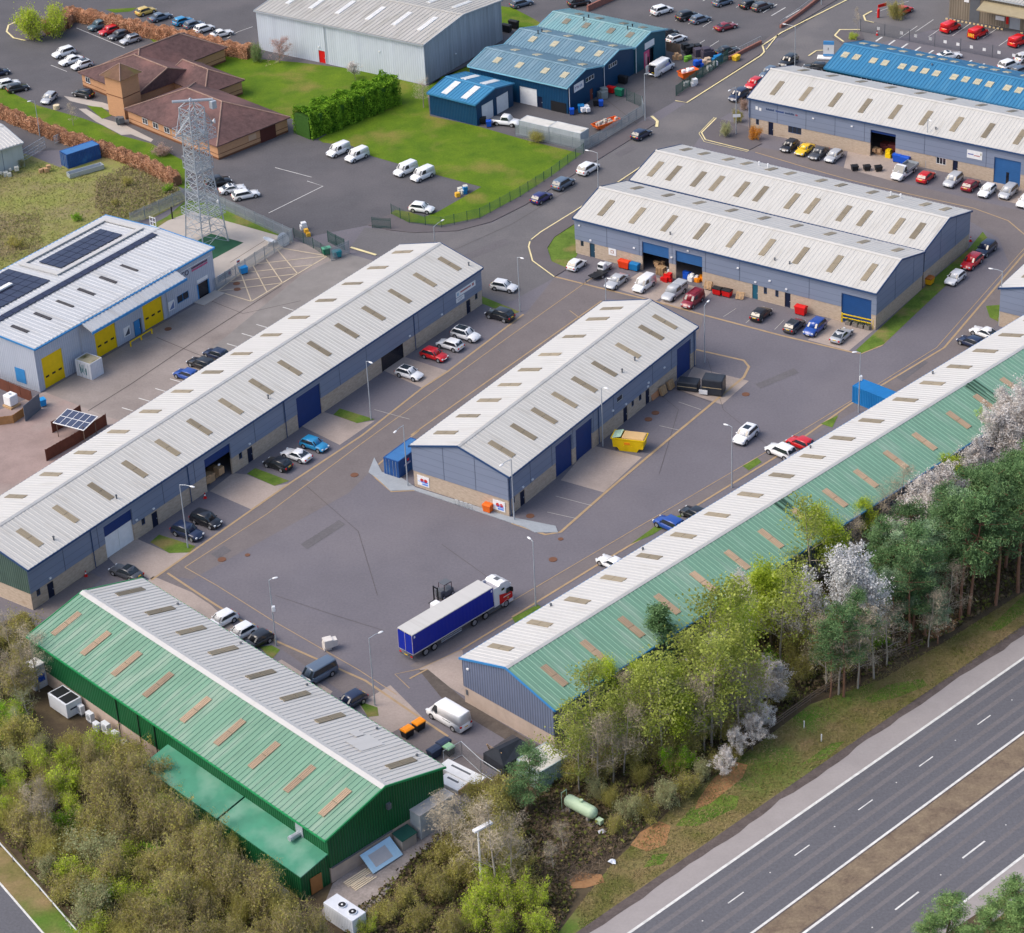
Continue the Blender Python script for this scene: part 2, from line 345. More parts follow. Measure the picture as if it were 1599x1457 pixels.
# aprons in front of the shutters, bays
AP = [[(168, 869), (211, 840), (236, 851), (265, 864), (299, 862), (239, 906), (215, 896), (178, 880)], [(328, 767), (364, 739), (386, 741), (429, 759), (452, 755), (394, 796)],
      [(468, 664), (501, 642), (521, 648), (558, 661), (586, 657), (531, 695)], [(600, 579), (631, 557), (699, 579), (660, 606)],
      [(876, 750), (904, 718), (918, 694), (1003, 714), (943, 769)], [(1083, 573), (1170, 595), (1128, 632), (1062, 610)],
      [(1000, 425), (1062, 445), (1025, 470), (960, 450)], [(1065, 442), (1112, 455), (1080, 487), (1030, 472)],
      [(1312, 487), (1372, 510), (1326, 548), (1262, 531)], [(1330, 215), (1420, 250), (1402, 285), (1318, 262)], [(1545, 275), (1620, 300), (1640, 330), (1560, 312)],
      [(655, 1045), (722, 1014), (740, 1095), (700, 1072)], [(610, 1070), (660, 1120), (600, 1150), (560, 1100)], [(330, 945), (300, 925), (240, 900), (225, 912), (330, 985), (390, 1000)], [(440, 1030), (520, 1080), (500, 1100), (420, 1040)]]
mb = MB()
for a in AP:
    q = [P(*p) for p in a]
    ar = sum(q[i].x * q[(i + 1) % len(q)].y - q[(i + 1) % len(q)].x * q[i].y for i in range(len(q)))
    if ar < 0: q = q[::-1]
    mb.face([(p.x, p.y, .018) for p in q])
mb.build('concrete_apron', m_conc)['kind'] = 'structure'
sheet('paved_bay', [(1060, 520), (1085, 548), (1162, 563), (1170, 572), (1162, 588), (1110, 572), (1084, 572)], m_asph, .016)
sheet('paved_bay', [(868, 838), (800, 815), (878, 750), (943, 770)], m_asph, .016)
# solar unit's yard and the gravel below it
sheet('concrete_yard', [(70, 612), (340, 455), (333, 446), (405, 405), (458, 376), (480, 382), (590, 412), (560, 470), (300, 650), (235, 672), (165, 650), (100, 624)], m_conc_yard, .016)
sheet('concrete_yard_patch', [(470, 430), (540, 395), (600, 412), (380, 560), (330, 545)], m_conc_lt if False else mat('grey_concrete_bay', (.225, .21, .20), .9, .15, .3, world=True, grain=.1), .020)
sheet('gravel_track', [(-500, 690), (0, 640), (70, 612), (100, 624), (165, 650), (240, 672), (150, 760), (0, 850), (-500, 1100)], m_gravel, .016)
sheet('concrete_pad', [(236, 352), (262, 340), (300, 325), (420, 362), (458, 376), (340, 450), (333, 420), (250, 375)], m_conc_lt, .020)
sheet('matting', [(330, 365), (381, 379), (333, 405), (285, 388)], m_green_pad, .024)
# pavements (raised) and lay-bys
sheet('pavement', [(575, 352), (610, 360), (647, 364), (715, 361), (768, 347), (820, 321), (905, 268), (981, 221), (1026, 193), (1012, 186), (913, 240), (813, 308), (752, 341), (690, 355), (640, 349), (612, 335), (583, 345)], m_pave, 0, kerb=.11)
sheet('pavement', [(1055, 158), (1073, 160), (1194, 81), (1191, 71), (1220, 53), (1324, -10), (1290, -10), (1218, 44), (1188, 69), (1135, 96), (1056, 150)], m_pave, 0, kerb=.11)
sheet('pavement', [(900, 329), (845, 363), (825, 383), (829, 407), (866, 433), (887, 420), (862, 409), (855, 388), (866, 371), (898, 350)], m_pave, 0, kerb=.11)
sheet('pavement', [(1119, 185), (1094, 210), (1101, 218), (1170, 235), (1190, 225), (1173, 200)], m_pave, 0, kerb=.11)
sheet('pavement', [(585, 715), (576, 738), (589, 747), (610, 767), (647, 766), (820, 824), (836, 832), (872, 832), (868, 822), (798, 808), (650, 762), (625, 745), (597, 738)], m_slab, 0, kerb=.10)
sheet('pavement', [(1345, 50), (1312, 45), (1300, 58), (1318, 70), (1350, 62)], m_pave, 0, kerb=.11)
sheet('pavement', [(33, 31), (16, 40), (13, 50), (24, 60), (42, 64), (60, 60), (105, 44), (112, 30), (80, 20), (50, 24)], m_pave, 0, kerb=.11)
sheet('footpath', [(123, 170), (135, 170), (160, 185), (195, 195), (240, 218), (236, 222), (205, 210), (190, 211), (160, 195), (150, 190)], m_conc_lt, .03)
sheet('footpath', [(100, 150), (160, 160), (176, 165), (170, 172), (110, 158)], m_conc_lt, .03)
# grass
sheet('lawn', [(497, 218), (547, 189), (618, 165), (671, 181), (749, 198), (818, 218), (908, 240), (860, 276), (813, 306), (750, 340), (690, 352), (640, 347), (618, 344), (610, 333), (618, 328), (639, 331), (663, 339), (684, 331), (752, 292), (681, 273), (581, 244), (550, 228), (505, 223)], m_grass, .03)
sheet('lawn', [(335, 95), (350, 78), (400, 92), (470, 98), (536, 106), (600, 118), (668, 135), (720, 108), (738, 100), (742, 112), (690, 120), (668, 150), (672, 182), (618, 166), (547, 190), (450, 185), (400, 165), (350, 145), (330, 130)], m_grass, .028)
sheet('lawn', [(-300, 20), (0, 136), (60, 165), (130, 185), (160, 196), (190, 212), (236, 224), (285, 250), (300, 300), (276, 290), (180, 243), (60, 200), (-300, 100)], m_grass, .028)
sheet('lawn', [(165, 15), (215, 12), (205, 18), (180, 20)], m_grass, .03)
sheet('lawn', [(226, 52), (260, 50), (262, 66), (240, 66)], m_grass, .03)
sheet('lawn', [(136, 165), (160, 168), (176, 180), (160, 186)], m_grass, .034)
sheet('lawn', [(770, 8), (800, 12), (835, 30), (850, 40), (800, 45), (780, 35)], m_grass, .028)
sheet('field', [(-500, 300), (-60, 262), (40, 240), (95, 262), (130, 235), (180, 240), (276, 288), (292, 312), (240, 340), (180, 352), (60, 440), (-20, 520), (-500, 700)], m_rough, .026)
sheet('grass_verge', [(236, 352), (262, 338), (292, 312), (345, 318), (460, 375), (420, 364), (300, 330), (262, 345), (245, 356)], m_grass_dk, .03)
GV = [[(898, 350), (866, 371), (855, 388), (862, 409), (887, 420), (902, 398)], [(249, 835), (306, 853), (297, 863), (265, 864), (235, 847)], [(386, 740), (399, 731), (452, 751), (429, 759)],
      [(531, 638), (586, 655), (558, 661), (521, 648)], [(751, 462), (812, 487), (800, 492), (752, 474)], [(1337, 547), (1372, 515), (1440, 452), (1470, 425), (1512, 390), (1535, 362), (1545, 375), (1500, 425), (1420, 500), (1380, 538), (1345, 552)],
      [(1540, 478), (1566, 476), (1562, 504), (1546, 496)], [(70, 985), (96, 965), (110, 962), (80, 1000)], [(1070, 803), (1020, 835), (985, 850), (1040, 810)], [(560, 1095), (590, 1105), (592, 1118), (575, 1120)],
      [(405, 1010), (425, 1008), (438, 1015), (425, 1030)], [(1183, 715), (1160, 728), (1170, 735), (1190, 722)], [(840, 944), (800, 965), (806, 975), (850, 952)], [(1310, 648), (1282, 662), (1300, 668)]]
mb = MB()
for a in GV:
    q = [P(*p) for p in a]
    ar = sum(q[i].x * q[(i + 1) % len(q)].y - q[(i + 1) % len(q)].x * q[i].y for i in range(len(q)))
    if ar < 0: q = q[::-1]
    mb.face([(p.x, p.y, .034) for p in q])
mb.build('grass_island', m_grass_dk)['kind'] = 'structure'
sheet('gravel_strip', [(655, 1047), (668, 1045), (735, 1100), (868, 1180), (872, 1190), (840, 1185), (740, 1125), (690, 1090)], mat('dark_gravel', (.10, .085, .075), .95, .3, 1., world=True, grain=.3), .022)
sheet('gravel_yard', [(520, 1380), (690, 1250), (740, 1222), (780, 1240), (720, 1290), (640, 1345), (570, 1440), (500, 1430)], mat('grey_gravel', (.30, .265, .25), .95, .25, .8, world=True, grain=.35), .018)
sheet('slab_path', [(51, 956), (120, 905), (140, 893), (160, 903), (140, 920), (78, 968)], m_block, .016)
# highway
def ext(a, b, k=3.0):
    A, B = P(*a), P(*b); return A - (B - A) * k, B + (B - A) * k
def band(name, m, l0, l1, z):
    a, b = l0; c, d = l1; mb = MB(); mb.face([(p.x, p.y, z) for p in ((a, c, d, b) if True else 0)])
    me = mb.build(name, m); me['kind'] = 'structure'
    return me
Lg = ext((909, 1457), (1510, 1043)); Lw1 = ext((983, 1457), (1581.6, 1040)); Lw2 = ext((1180, 1453), (1600, 1143)); Lw3 = ext((1254.6, 1458), (1600, 1200.6)); Lw4 = ext((1518.5, 1398.6), (1600, 1335.5))
off = Lw4[0] + (Lw4[0] - Lw3[0]).normalized() * 3, Lw4[1] + (Lw4[1] - Lw3[1]).normalized() * 3
Lf = ((Lg[0] + Lg[0] - Lw1[0]) , (Lg[1] + Lg[1] - Lw1[1]))
def lerp(l0, l1, t): return (l0[0].lerp(l1[0], t), l0[1].lerp(l1[1], t))
vg = sheet('verge', [(862, 1470), (900, 1420), (960, 1345), (1075, 1240), (1180, 1165), (1266, 1100), (1380, 1060), (1480, 1000), (1599, 925), (1900, 720), (1900, 770), (1599, 985), (1510, 1046), (909, 1460), (860, 1500)], m_verge, .02)
band('hard_shoulder', m_shoulder, Lg, Lw1, .024)
band('carriageway', m_hwy, Lw1, Lw2, .028)
band('central_reservation', m_reserv, Lw2, Lw3, .024)
band('carriageway', m_hwy, Lw3, Lw4, .028)
off = lerp(Lw3, Lw4, 1.45); band('hard_shoulder', m_shoulder, Lw4, off, .024)
far = lerp(Lw3, Lw4, 6.0); band('verge', m_verge, off, far, .02)
def hl(mb, l, wd, z, dash=None): strip(mb, l, wd, z, dash, px=False)
mb = MB(); hl(mb, Lw1, .32, .036); hl(mb, Lw2, .28, .036); hl(mb, Lw3, .30, .036); hl(mb, Lw4, .30, .036)
A, B, C_, D = P(1537, 1124.6), P(1446.8, 1189), P(1355, 1256.6), P(1253, 1328); st = (D - A) / 3
for k in range(-8, 9):
    c = A + st * k; d = st.normalized(); hl(mb, (c - d * 1.2, c + d * 1.2), .14, .036)
A = P(1521, 1327); B = P(1416.7, 1407); st = B - A
for k in range(-8, 5):
    c = A + st * k; d = st.normalized(); hl(mb, (c - d * 1.9, c + d * 1.9), .2, .036)
mb.build('road_marking', m_line_w)['kind'] = 'structure'
# wheel-polished bands worn into the lanes, and the dirt between shoulder and verge
mb = MB()
for t in (.16, .34, .62, .80): hl(mb, lerp(Lw1, Lw2, t), .55, .031)
for t in (.15, .33, .62, .82): hl(mb, lerp(Lw3, Lw4, t), .5, .031)
mb.build('worn_wheel_track', mat('worn_highway_tarmac', (.148, .140, .147), .9, .14, .6, world=True, stretch=(.2, .2, .2), grain=.4))['kind'] = 'structure'
mb = MB(); rg = random.Random(3)
q = [Lg[0].lerp(Lg[1], i / 240) for i in range(241)]; nn = (Lw1[0] - Lg[0]).normalized()
wv = [.35 + .5 * abs(math.sin(i * .37) * math.cos(i * .11)) + rg.random() * .35 for i in range(241)]
for i in range(240): mb.face([(p.x, p.y, .032) for p in (q[i] - nn * .5, q[i] + nn * wv[i], q[i + 1] + nn * wv[i + 1], q[i + 1] - nn * .5)])
mb.build('road_edge_dirt', mat('dark_road_dirt', (.105, .085, .08), .95, .3, .8, world=True, grain=.35))['kind'] = 'structure'
mb = MB()
for t0, t1 in ((.0, .10), (.88, 1.0)):
    l0, l1 = lerp(Lw2, Lw3, t0 + .02), lerp(Lw2, Lw3, t1 - .02); mb.face([(p.x, p.y, .031) for p in (l0[0], l1[0], l1[1], l0[1])])
mb.build('reservation_edge', mat('dark_road_dirt', (.105, .085, .08)))['kind'] = 'structure'
mb = MB()
for ln, a_, b_, st in ((lerp(Lw1, Lw2, .5), P(1537, 1124.6), P(1446.8, 1189), .5), (lerp(Lw3, Lw4, .5), P(1521, 1327), P(1416.7, 1407), .5)):
    for k in range(-6, 6): c = a_ + (b_ - a_) * (k + st); mb.tube((c.x, c.y, .03), (c.x, c.y, .06), .09, .06, 6)
mb.build('road_stud', m_line_w)['kind'] = 'structure'
for pts in ([(1055, 1290), (1080, 1262), (1130, 1240), (1155, 1244), (1150, 1262), (1090, 1290)], [(1350, 1092), (1385, 1070), (1440, 1060), (1450, 1070), (1400, 1090), (1360, 1098)], [(1540, 985), (1599, 930), (1640, 910), (1640, 930), (1560, 985)], [(1005, 1355), (1020, 1335), (1045, 1333), (1035, 1350)], [(1250, 1195), (1300, 1160), (1320, 1158), (1290, 1185)]): sheet('verge_grass_patch', pts, mat('vivid_verge_grass', (.085, .19, .015), .95, .35, .5, col2=(.15, .21, .035), world=True, grain=.7), .036)
for pts in ([(985, 1320), (1000, 1300), (1030, 1283), (1048, 1290), (1040, 1320), (1010, 1330)], [(1090, 1250), (1115, 1215), (1150, 1190), (1168, 1195), (1160, 1215), (1110, 1255), (1085, 1265)], [(890, 1375), (905, 1362), (940, 1366), (945, 1378), (915, 1387), (893, 1388)], [(1440, 990), (1460, 975), (1500, 965), (1490, 985), (1455, 1000)]):
    sheet('bare_soil', pts, m_orange, .04)
# side road bottom left
sheet('side_road', [(-120, 1260), (0, 1379), (70, 1460), (110, 1540), (-200, 1540)], m_hwy, .02)
sheet('verge', [(-120, 1190), (0, 1310), (128, 1457), (170, 1540), (110, 1540), (70, 1460), (0, 1379), (-120, 1262)], m_verge, .018)
lines('edge_line', m_line_w, [([(-120, 1262), (0, 1379), (70, 1460), (108, 1540)], .22)], .026)
# estate markings
lines('bay_line', m_line_tan, [
    ([(237, 906), (300, 862), (394, 796), (455, 753.5), (566, 680), (660, 606), (700, 580), (818, 491)], 0.315), ([(289, 886), (420, 801), (558, 698), (794, 527), (945, 420)], 0.150),
    ([(1087, 546), (1162, 563), (1170, 573), (1162, 589), (1028, 700), (945, 770), (876, 831), (852, 835), (800, 817)], 0.375), ([(866, 432), (942, 451), (1028, 472), (1099, 492), (1220, 524), (1330, 550), (1345, 552), (1376, 540), (1468, 452), (1545, 376)], 0.375),
    ([(800, 964), (947, 874), (1070, 801), (1210, 715), (1327, 632), (1475, 543), (1600, 396)], 0.300), ([(760, 962), (800, 939), (1202, 703), (1327, 628), (1463, 543), (1600, 388)], 0.120),
    ([(262, 895), (330, 940), (420, 996), (571, 1063), (640, 1110), (700, 1150)], 0.300), ([(289, 886), (340, 915), (424, 968), (560, 1046), (620, 1085)], 0.120), ([(722, 1014), (655, 1045), (617, 1053), (640, 1075)], 0.120), ([(720, 1015), (806, 963)], 0.262),
    ([(1180, 238), (1260, 262), (1330, 282), (1420, 303), (1520, 325), (1575, 345), (1640, 400)], 0.225), ([(655, 672), (600, 718), (578, 737), (589, 748), (612, 768), (648, 766)], 0.262), ([(642, 680), (940, 470)], 0.225), ([(890, 485), (910, 500)], 0.150),
    ([(640, 1060), (668, 1045)], 0.225), ([(950, 640), (1010, 600)], 0.375)], 0.032)
lines('yellow_line', m_line_y, [
    ([(828, 378), (826, 386), (832, 408), (866, 433)], .22), ([(1000, 262), (900, 329), (845, 363), (830, 375)], .22), ([(548, 387), (588, 399)], .5), ([(1119, 185), (1096, 208), (1102, 219), (1170, 236)], .25), ([(1116, 184), (1092, 209), (1100, 222), (1168, 238)], .12),
    ([(1026, 199), (1027, 190), (1018, 182)], .5), ([(1055, 158), (1073, 161), (1188, 88), (1194, 82), (1191, 72), (1220, 52), (1324, 0), (1345, -12)], .3), ([(1263, 88), (1275, 80), (1288, 79)], .3), ([(1344, 47), (1312, 47), (1304, 56), (1318, 66)], .35), ([(1362, 18), (1349, 25), (1352, 33), (1365, 36)], .35),
    ([(33, 31), (14, 40), (11, 50), (22, 60), (40, 64)], .35), ([(1197, 78), (1215, 55)], .2)], .12)
lines('bay_marking', m_line_w, [
    ([(430, 262), (487, 277)], .12), ([(480, 283), (505, 291), (420, 333)], .14), ([(340, 282), (318, 290)], .1), ([(120, 44), (195, 75)], .14), ([(80, 102), (105, 112)], .12), ([(355, 60), (372, 50), (395, 42)], .12), ([(1368, 20), (1400, 8), (1420, 2)], .1)] +
    [([(1368 + 20 * i, 65 + 5.2 * i), (1378 + 20 * i, 58 + 5.2 * i)], .35) for i in range(10)] + [([(x, y), (x + 28, y - 19)], .12) for x, y in ((1405, 60), (1430, 50), (1450, 58), (1488, 56), (1535, 60), (1560, 72))] + [([(x, y), (x + 14, y - 9)], .12) for x, y in ((1052, 70), (1087, 72), (1109, 73), (1015, 25), (1055, 33), (1075, 38), (1098, 42), (1113, 46), (1150, 12), (1130, 8), (1098, 2))] +
    [([(x, y), (x + 22, y - 13)], .2) for x, y in ((1192, 20), (1205, 25), (1228, 28))] + [([(p, q), (p + 17, q + 5)], .16) for p, q in ((243, 607), (266, 592), (217, 622), (191, 637), (355, 537), (378, 521), (401, 507), (442, 480))], .046)
lines('faint_bay_marking', m_line_f, [([(868, 775), (925, 790)], .1), ([(855, 800), (900, 810)], .1), ([(1060, 628), (1095, 640)], .1), ([(1030, 665), (1060, 672)], .1), ([(1130, 495), (1150, 482)], .1), ([(1165, 505), (1182, 490)], .1), ([(1210, 515), (1225, 500)], .1), ([(585, 640), (640, 655)], .1)], .044)
# hatched box in the concrete yard
q = [P(340, 455), P(393, 471), P(512, 400), P(430, 386)]
mb = MB()
for a, b in zip(q, q[1:] + q[:1]): strip(mb, [a, b], .22, .05, px=False)
for i in range(1, 5):
    t = i / 5
    strip(mb, [q[1].lerp(q[2], t - .2), q[0].lerp(q[3], min(1, t + .2))], .18, .05, px=False); strip(mb, [q[0].lerp(q[3], t - .2), q[1].lerp(q[2], min(1, t + .2))], .18, .05, px=False)
mb.build('hatched_marking', mat('cream_line', (.55, .46, .33), .85, .2, 1, world=True))['kind'] = 'structure'
# dark joints and repairs in the concrete yard and the tarmac
lines('surface_joint', mat('dark_joint', (.085, .072, .068), .95, .3, 1.5, world=True), [([(138, 642), (205, 600), (300, 536), (440, 446)], .16), ([(245, 527), (305, 552), (330, 561)], .1), ([(360, 410), (420, 372)], .1), ([(330, 470), (380, 490), (470, 470)], .1), ([(1060, 609), (1110, 628)], .09), ([(940, 150), (1010, 205)], .1), ([(960, 160), (1020, 130)], .08), ([(700, 395), (800, 350), (900, 290)], .06), ([(1260, 745), (1130, 640), (1105, 560)], .05), ([(480, 760), (560, 830), (590, 930)], .05), ([(690, 850), (760, 900)], .05), ([(430, 930), (520, 960), (600, 985)], .05), ([(1000, 590), (1060, 640), (1030, 740)], .05)], .03)
mr = mat('tarmac_repair', (.128, .121, .129), .9, .12, .3, world=True, grain=.4)
for a in ([(720, 400), (790, 372), (798, 380), (728, 408)], [(960, 240), (990, 225), (998, 231), (968, 246)], [(1180, 600), (1240, 575), (1248, 582), (1188, 607)], [(470, 850), (530, 812), (540, 819), (480, 858)], [(1400, 590), (1440, 560), (1450, 566), (1410, 596)], [(330, 865), (350, 852), (362, 860), (341, 873)]): sheet('tarmac_repair', a, mr, .022)
# drain covers
for i, (x, y, lb) in enumerate([(554, 742, 'rusty drain cover in the open yard left of the dark blue container'), (347, 874, 'larger rusty drain cover beyond the dark cars of the long west unit'), (387, 867, 'smaller rusty drain cover beyond the dark cars of the long west unit'), (828.5, 806, 'rusty drain cover at the near tip of the centre block'), (864, 874, 'rusty drain cover in the road near the lorry cab'), (876, 842, 'small rusty drain cover past the near tip of the centre block'), (1013, 655, 'rusty drain cover in the tarmac bay nearer the yellow skip'), (1024, 645, 'rusty drain cover in the tarmac bay farther from the yellow skip'), (1165, 616, 'rusty drain cover beside the black covered units'), (263, 514, 'rusty drain cover in front of the yellow bollard rail'), (370, 443, 'rusty drain cover in the hatched box, farther from the solar unit'), (371, 452, 'rusty drain cover in the hatched box, nearer the solar unit')]):
    p = P(x, y); mb = MB(); s_ = .55 if i not in (2, 5) else .35
    mb.tube((0, 0, 0), (0, 0, .05), s_, s_, 12); mb.tube((0, 0, .05), (0, 0, .055), s_ * .8, s_ * .8, 12)
    one(mb, 'drain_cover', m_manhole, lb, 'drain cover', (p.x, p.y, 0.012), 54, 'drain covers in the tarmac')
# ---------------------------------------------------------------- portal-frame sheds
def text_part(txt, size, m, parent, loc, rot, name='lettering', ext=.015, align='LEFT'):
    cu = bpy.data.curves.new(name, 'FONT'); cu.body = txt; cu.size = size; cu.extrude = ext; cu.align_x = align
    tmp = bpy.data.objects.new(name, cu); me = bpy.data.meshes.new_from_object(tmp); bpy.data.objects.remove(tmp); bpy.data.curves.remove(cu)
    me.materials.clear(); me.materials.append(m)
    o = bpy.data.objects.new(name, me); COL.objects.link(o); o.parent = parent; o.location = loc; o.rotation_euler = rot; return o
class Shed:
    """gabled shed: local x along the ridge, v across (v0 wall at v=0), parts hang on an Empty at its corner"""
    def __init__(s, name, label, x, y, yaw, L, W, sgn, he, hr, cat='industrial unit', group=None):
        s.L, s.W, s.sg, s.he, s.hr = L, W, sgn, he, hr
        s.root = thing(name, label, cat, (x, y, 0), yaw, group)
    def pt(s, u, v, z): return Vector((u, s.sg * v, z))
    def world(s, u, v, z=0):
        t = s.root.rotation_euler.z; l = s.root.location
        return Vector((l.x + u * math.cos(t) - s.sg * v * math.sin(t), l.y + u * math.sin(t) + s.sg * v * math.cos(t), z))
    def fpt(s, face, a, d, z):        # a along the face, d out of it
        return {'v0': s.pt(a, -d, z), 'v1': s.pt(a, s.W + d, z), 'u0': s.pt(-d, a, z), 'u1': s.pt(s.L + d, a, z)}[face]
    def fbox(s, mb, face, a0, a1, d0, d1, z0, z1, mi=0):
        p = s.fpt(face, a0, d0, z0); q = s.fpt(face, a1, d1, z1)
        mb.box(min(p.x, q.x), max(p.x, q.x), min(p.y, q.y), max(p.y, q.y), z0, z1, mi)
    def walls(s, name, z0, z1, m, off=0.0, holes=(), gable=False, label=None, joints=0, faces=('v0', 'v1', 'u0', 'u1'), th=.12):
        mb = MB()
        for fc in faces:
            ln = s.L if fc[0] == 'v' else s.W
            H = [h for h in holes if h[0] == fc]
            a0, a1 = (-off, ln + off) if fc[0] == 'v' else (-off + .001, ln + off - .001)
            xs = sorted({a0, a1} | {h[1] for h in H} | {h[2] for h in H}); zs = sorted({z0, z1} | {min(z1, max(z0, h[3])) for h in H} | {min(z1, max(z0, h[4])) for h in H})
            for xa, xb in zip(xs, xs[1:]):
                for za, zb in zip(zs, zs[1:]):
                    cx, cz = (xa + xb) / 2, (za + zb) / 2
                    if any(h[1] < cx < h[2] and h[3] < cz < h[4] for h in H): continue
                    mb.face([s.fpt(fc, xa, off, za), s.fpt(fc, xb, off, za), s.fpt(fc, xb, off, zb), s.fpt(fc, xa, off, zb)])
            for h in H:                                   # reveals
                za, zb = max(z0, h[3]), min(z1, h[4])
                if zb <= za: continue
                for a in (h[1], h[2]): mb.face([s.fpt(fc, a, off, za), s.fpt(fc, a, off - .25, za), s.fpt(fc, a, off - .25, zb), s.fpt(fc, a, off, zb)])
                if h[4] < z1: mb.face([s.fpt(fc, h[1], off, zb), s.fpt(fc, h[2], off, zb), s.fpt(fc, h[2], off - .25, zb), s.fpt(fc, h[1], off - .25, zb)])
            if gable and fc[0] == 'u':
                mb.face([s.fpt(fc, a0, off, z1), s.fpt(fc, a1, off, z1), s.fpt(fc, s.W / 2, off, z1 + s.hr)])
            if joints:
                k = joints
                while k < ln - .5:
                    if not any(h[1] - .2 < k < h[2] + .2 for h in H):
                        zt = z1 + (s.hr * (1 - abs(k - s.W / 2) / (s.W / 2)) if fc[0] == 'u' else 0)
                        s.fbox(mb, fc, k - .04, k + .04, off, off + .02, z0 + .01, zt - .15, 1)
                    k += joints
        o = mb.build(name, [m, m_joint], s.root)
        if label: o['label'] = label
        return o
    def slope(s, side, m, lights=(), lv=(1.5, 5.3), lw=.95, ml=None, pitch=.66, rib=.075, over=.35, ends=.15, label=None, lname='roof_light'):
        h = s.W / 2; mb = MB(); n = Vector((0, -1 if side == 0 else 1, 0)); k = math.hypot(h, s.hr); dy, dz = h / k, s.hr / k
        def sp(u, t, up):     # t distance up the slope from the eave line
            v = t * dy; v = v if side == 0 else s.W - v; o_ = -up * dz if side == 0 else up * dz
            return s.pt(u, v + o_, s.he + t * dz + up * dy)
        prof = []; u = -ends
        while u < s.L + ends - pitch * .9:
            prof += [(u, 0), (u + pitch * .62, 0), (u + pitch * .70, rib), (u + pitch * .92, rib)]; u += pitch
        prof += [(u, 0), (s.L + ends, 0)]
        T = [-over, k * .5, k]
        rings = [[sp(a, t, .16 + b) for a, b in prof] for t in T]
        mb.loft(rings, closed=False, caps=False)
        lo = [[sp(a, t, .10) for a in (-ends, s.L + ends)] for t in (-over, k)]
        mb.face([lo[0][0], lo[0][1], lo[1][1], lo[1][0]])
        mb.face([lo[0][0], lo[0][1], rings[0][-1], rings[0][0]])
        for e in (0, -1): mb.face([lo[0][e], lo[1][e], rings[2][e], rings[0][e]])
        o = mb.build('roof_slope', m, s.root)
        if label: o['label'] = label
        for a in lights:
            lb = MB(); u0 = a - lw / 2; nr = 4; pr = []
            for i in range(nr): q = u0 + lw * i / nr; pr += [(q, .0), (q + lw * .12, 0), (q + lw * .17, rib), (q + lw * .22, rib)]
            pr += [(u0 + lw, 0)]
            t0, t1 = lv[0] / dy, lv[1] / dy; tm = (t0 + t1) / 2
            for ta, tb in ((t0, tm - .03), (tm + .03, t1)):
                top = [[sp(x, t, .20 + rib + y * .5) for x, y in pr] for t in (ta, tb)]; bot = [[sp(x, t, .15) for x, y in pr] for t in (ta, tb)]
                lb.loft(top, closed=False, caps=False)
                for e in (0, 1): lb.loft([bot[e], top[e]], closed=False, caps=False)
                for e in (0, -1): lb.face([bot[0][e], bot[1][e], top[1][e], top[0][e]])
            lb.build(lname, ml or m_rlight, o)
        return o
    def trim(s, m, mr=None, gut=.16, verge=.2, ridge=.35, name='gutter'):
        k = math.hypot(s.W / 2, s.hr); dy, dz = s.W / 2 / k, s.hr / k
        for v, sd in ((0, -1), (s.W, 1)):
            mb = MB(); p = s.pt(-.18, v + sd * .40 * dy, s.he - .40 * dz - .02); q = s.pt(s.L + .18, v + sd * .40 * dy, 0)
            mb.box(p.x, q.x, p.y - .09, p.y + .09, p.z - gut * .4, p.z + gut); mb.build(name, m, s.root)
        for u in (-.20, s.L + .20):
            mb = MB()
            for a, b in ((-.42 * dy, s.W / 2), (s.W + .42 * dy, s.W / 2)):
                za = s.he - .42 * dz + .06; zb = s.he + s.hr + .08
                mb.bar(s.pt(u, a, za - verge * .4), s.pt(u, b, zb - verge * .4), .10, verge + .06)
            mb.build('verge_flashing', m, s.root)
        if mr:
            mb = MB(); z = s.he + s.hr
            r = [[s.pt(u, s.W / 2 - ridge, z + .24 - ridge * s.hr / (s.W / 2)), s.pt(u, s.W / 2, z + .29), s.pt(u, s.W / 2 + ridge, z + .24 - ridge * s.hr / (s.W / 2)), s.pt(u, s.W / 2, z + .12)] for u in (-.16, s.L + .16)]
            mb.loft(r); mb.build('ridge_cap', mr, s.root)
    def part(s, name, face, a0, a1, z0, z1, m, d0=-.2, d1=-.12, label=None):
        mb = MB(); s.fbox(mb, face, a0, a1, d0, d1, z0, z1); o = mb.build(name, m, s.root)
        if label: o['label'] = label
        return o
    def shutter(s, face, a0, a1, z1=4.85, m=None, open_to=0, name='roller_shutter', label=None):
        return s.part(name, face, a0, a1, open_to, z1, m or m_navy_door, -.22, -.14, label)
    def door(s, face, a0, z1=2.15, wd=1.0, m=None, label=None):
        o = s.part('door', face, a0, a0 + wd, 0, z1, m or m_navy_dk, -.16, -.10, label)
        mb = MB(); s.fbox(mb, face, a0 + wd * .82, a0 + wd * .92, -.10, -.05, .95, 1.1); mb.build('handle', m_grey, o)
        return o
    def window(s, face, a0, a1, z0, z1, frame=None, mull=1):
        mb = MB(); f = .07
        s.fbox(mb, face, a0, a1, -.10, -.02, z0, z0 + f); s.fbox(mb, face, a0, a1, -.10, -.02, z1 - f, z1)
        for i in range(mull + 1):
            x = a0 + (a1 - a0 - f) * i / max(1, mull); s.fbox(mb, face, x, x + f, -.099, -.021, z0 + f, z1 - f)
        o = mb.build('window', frame or m_navy, s.root)
        p = MB(); s.fbox(p, face, a0 + .02, a1 - .02, -.09, -.06, z0 + .02, z1 - .02); p.build('pane', m_glass, o); return o
    def pipe(s, face, a, z1=None, m=None):
        mb = MB(); p = s.fpt(face, a, .14, 0); mb.tube((p.x, p.y, .05), (p.x, p.y, (z1 or s.he) - .05), .06, n=6); mb.build('downpipe', m or m_navy, s.root)
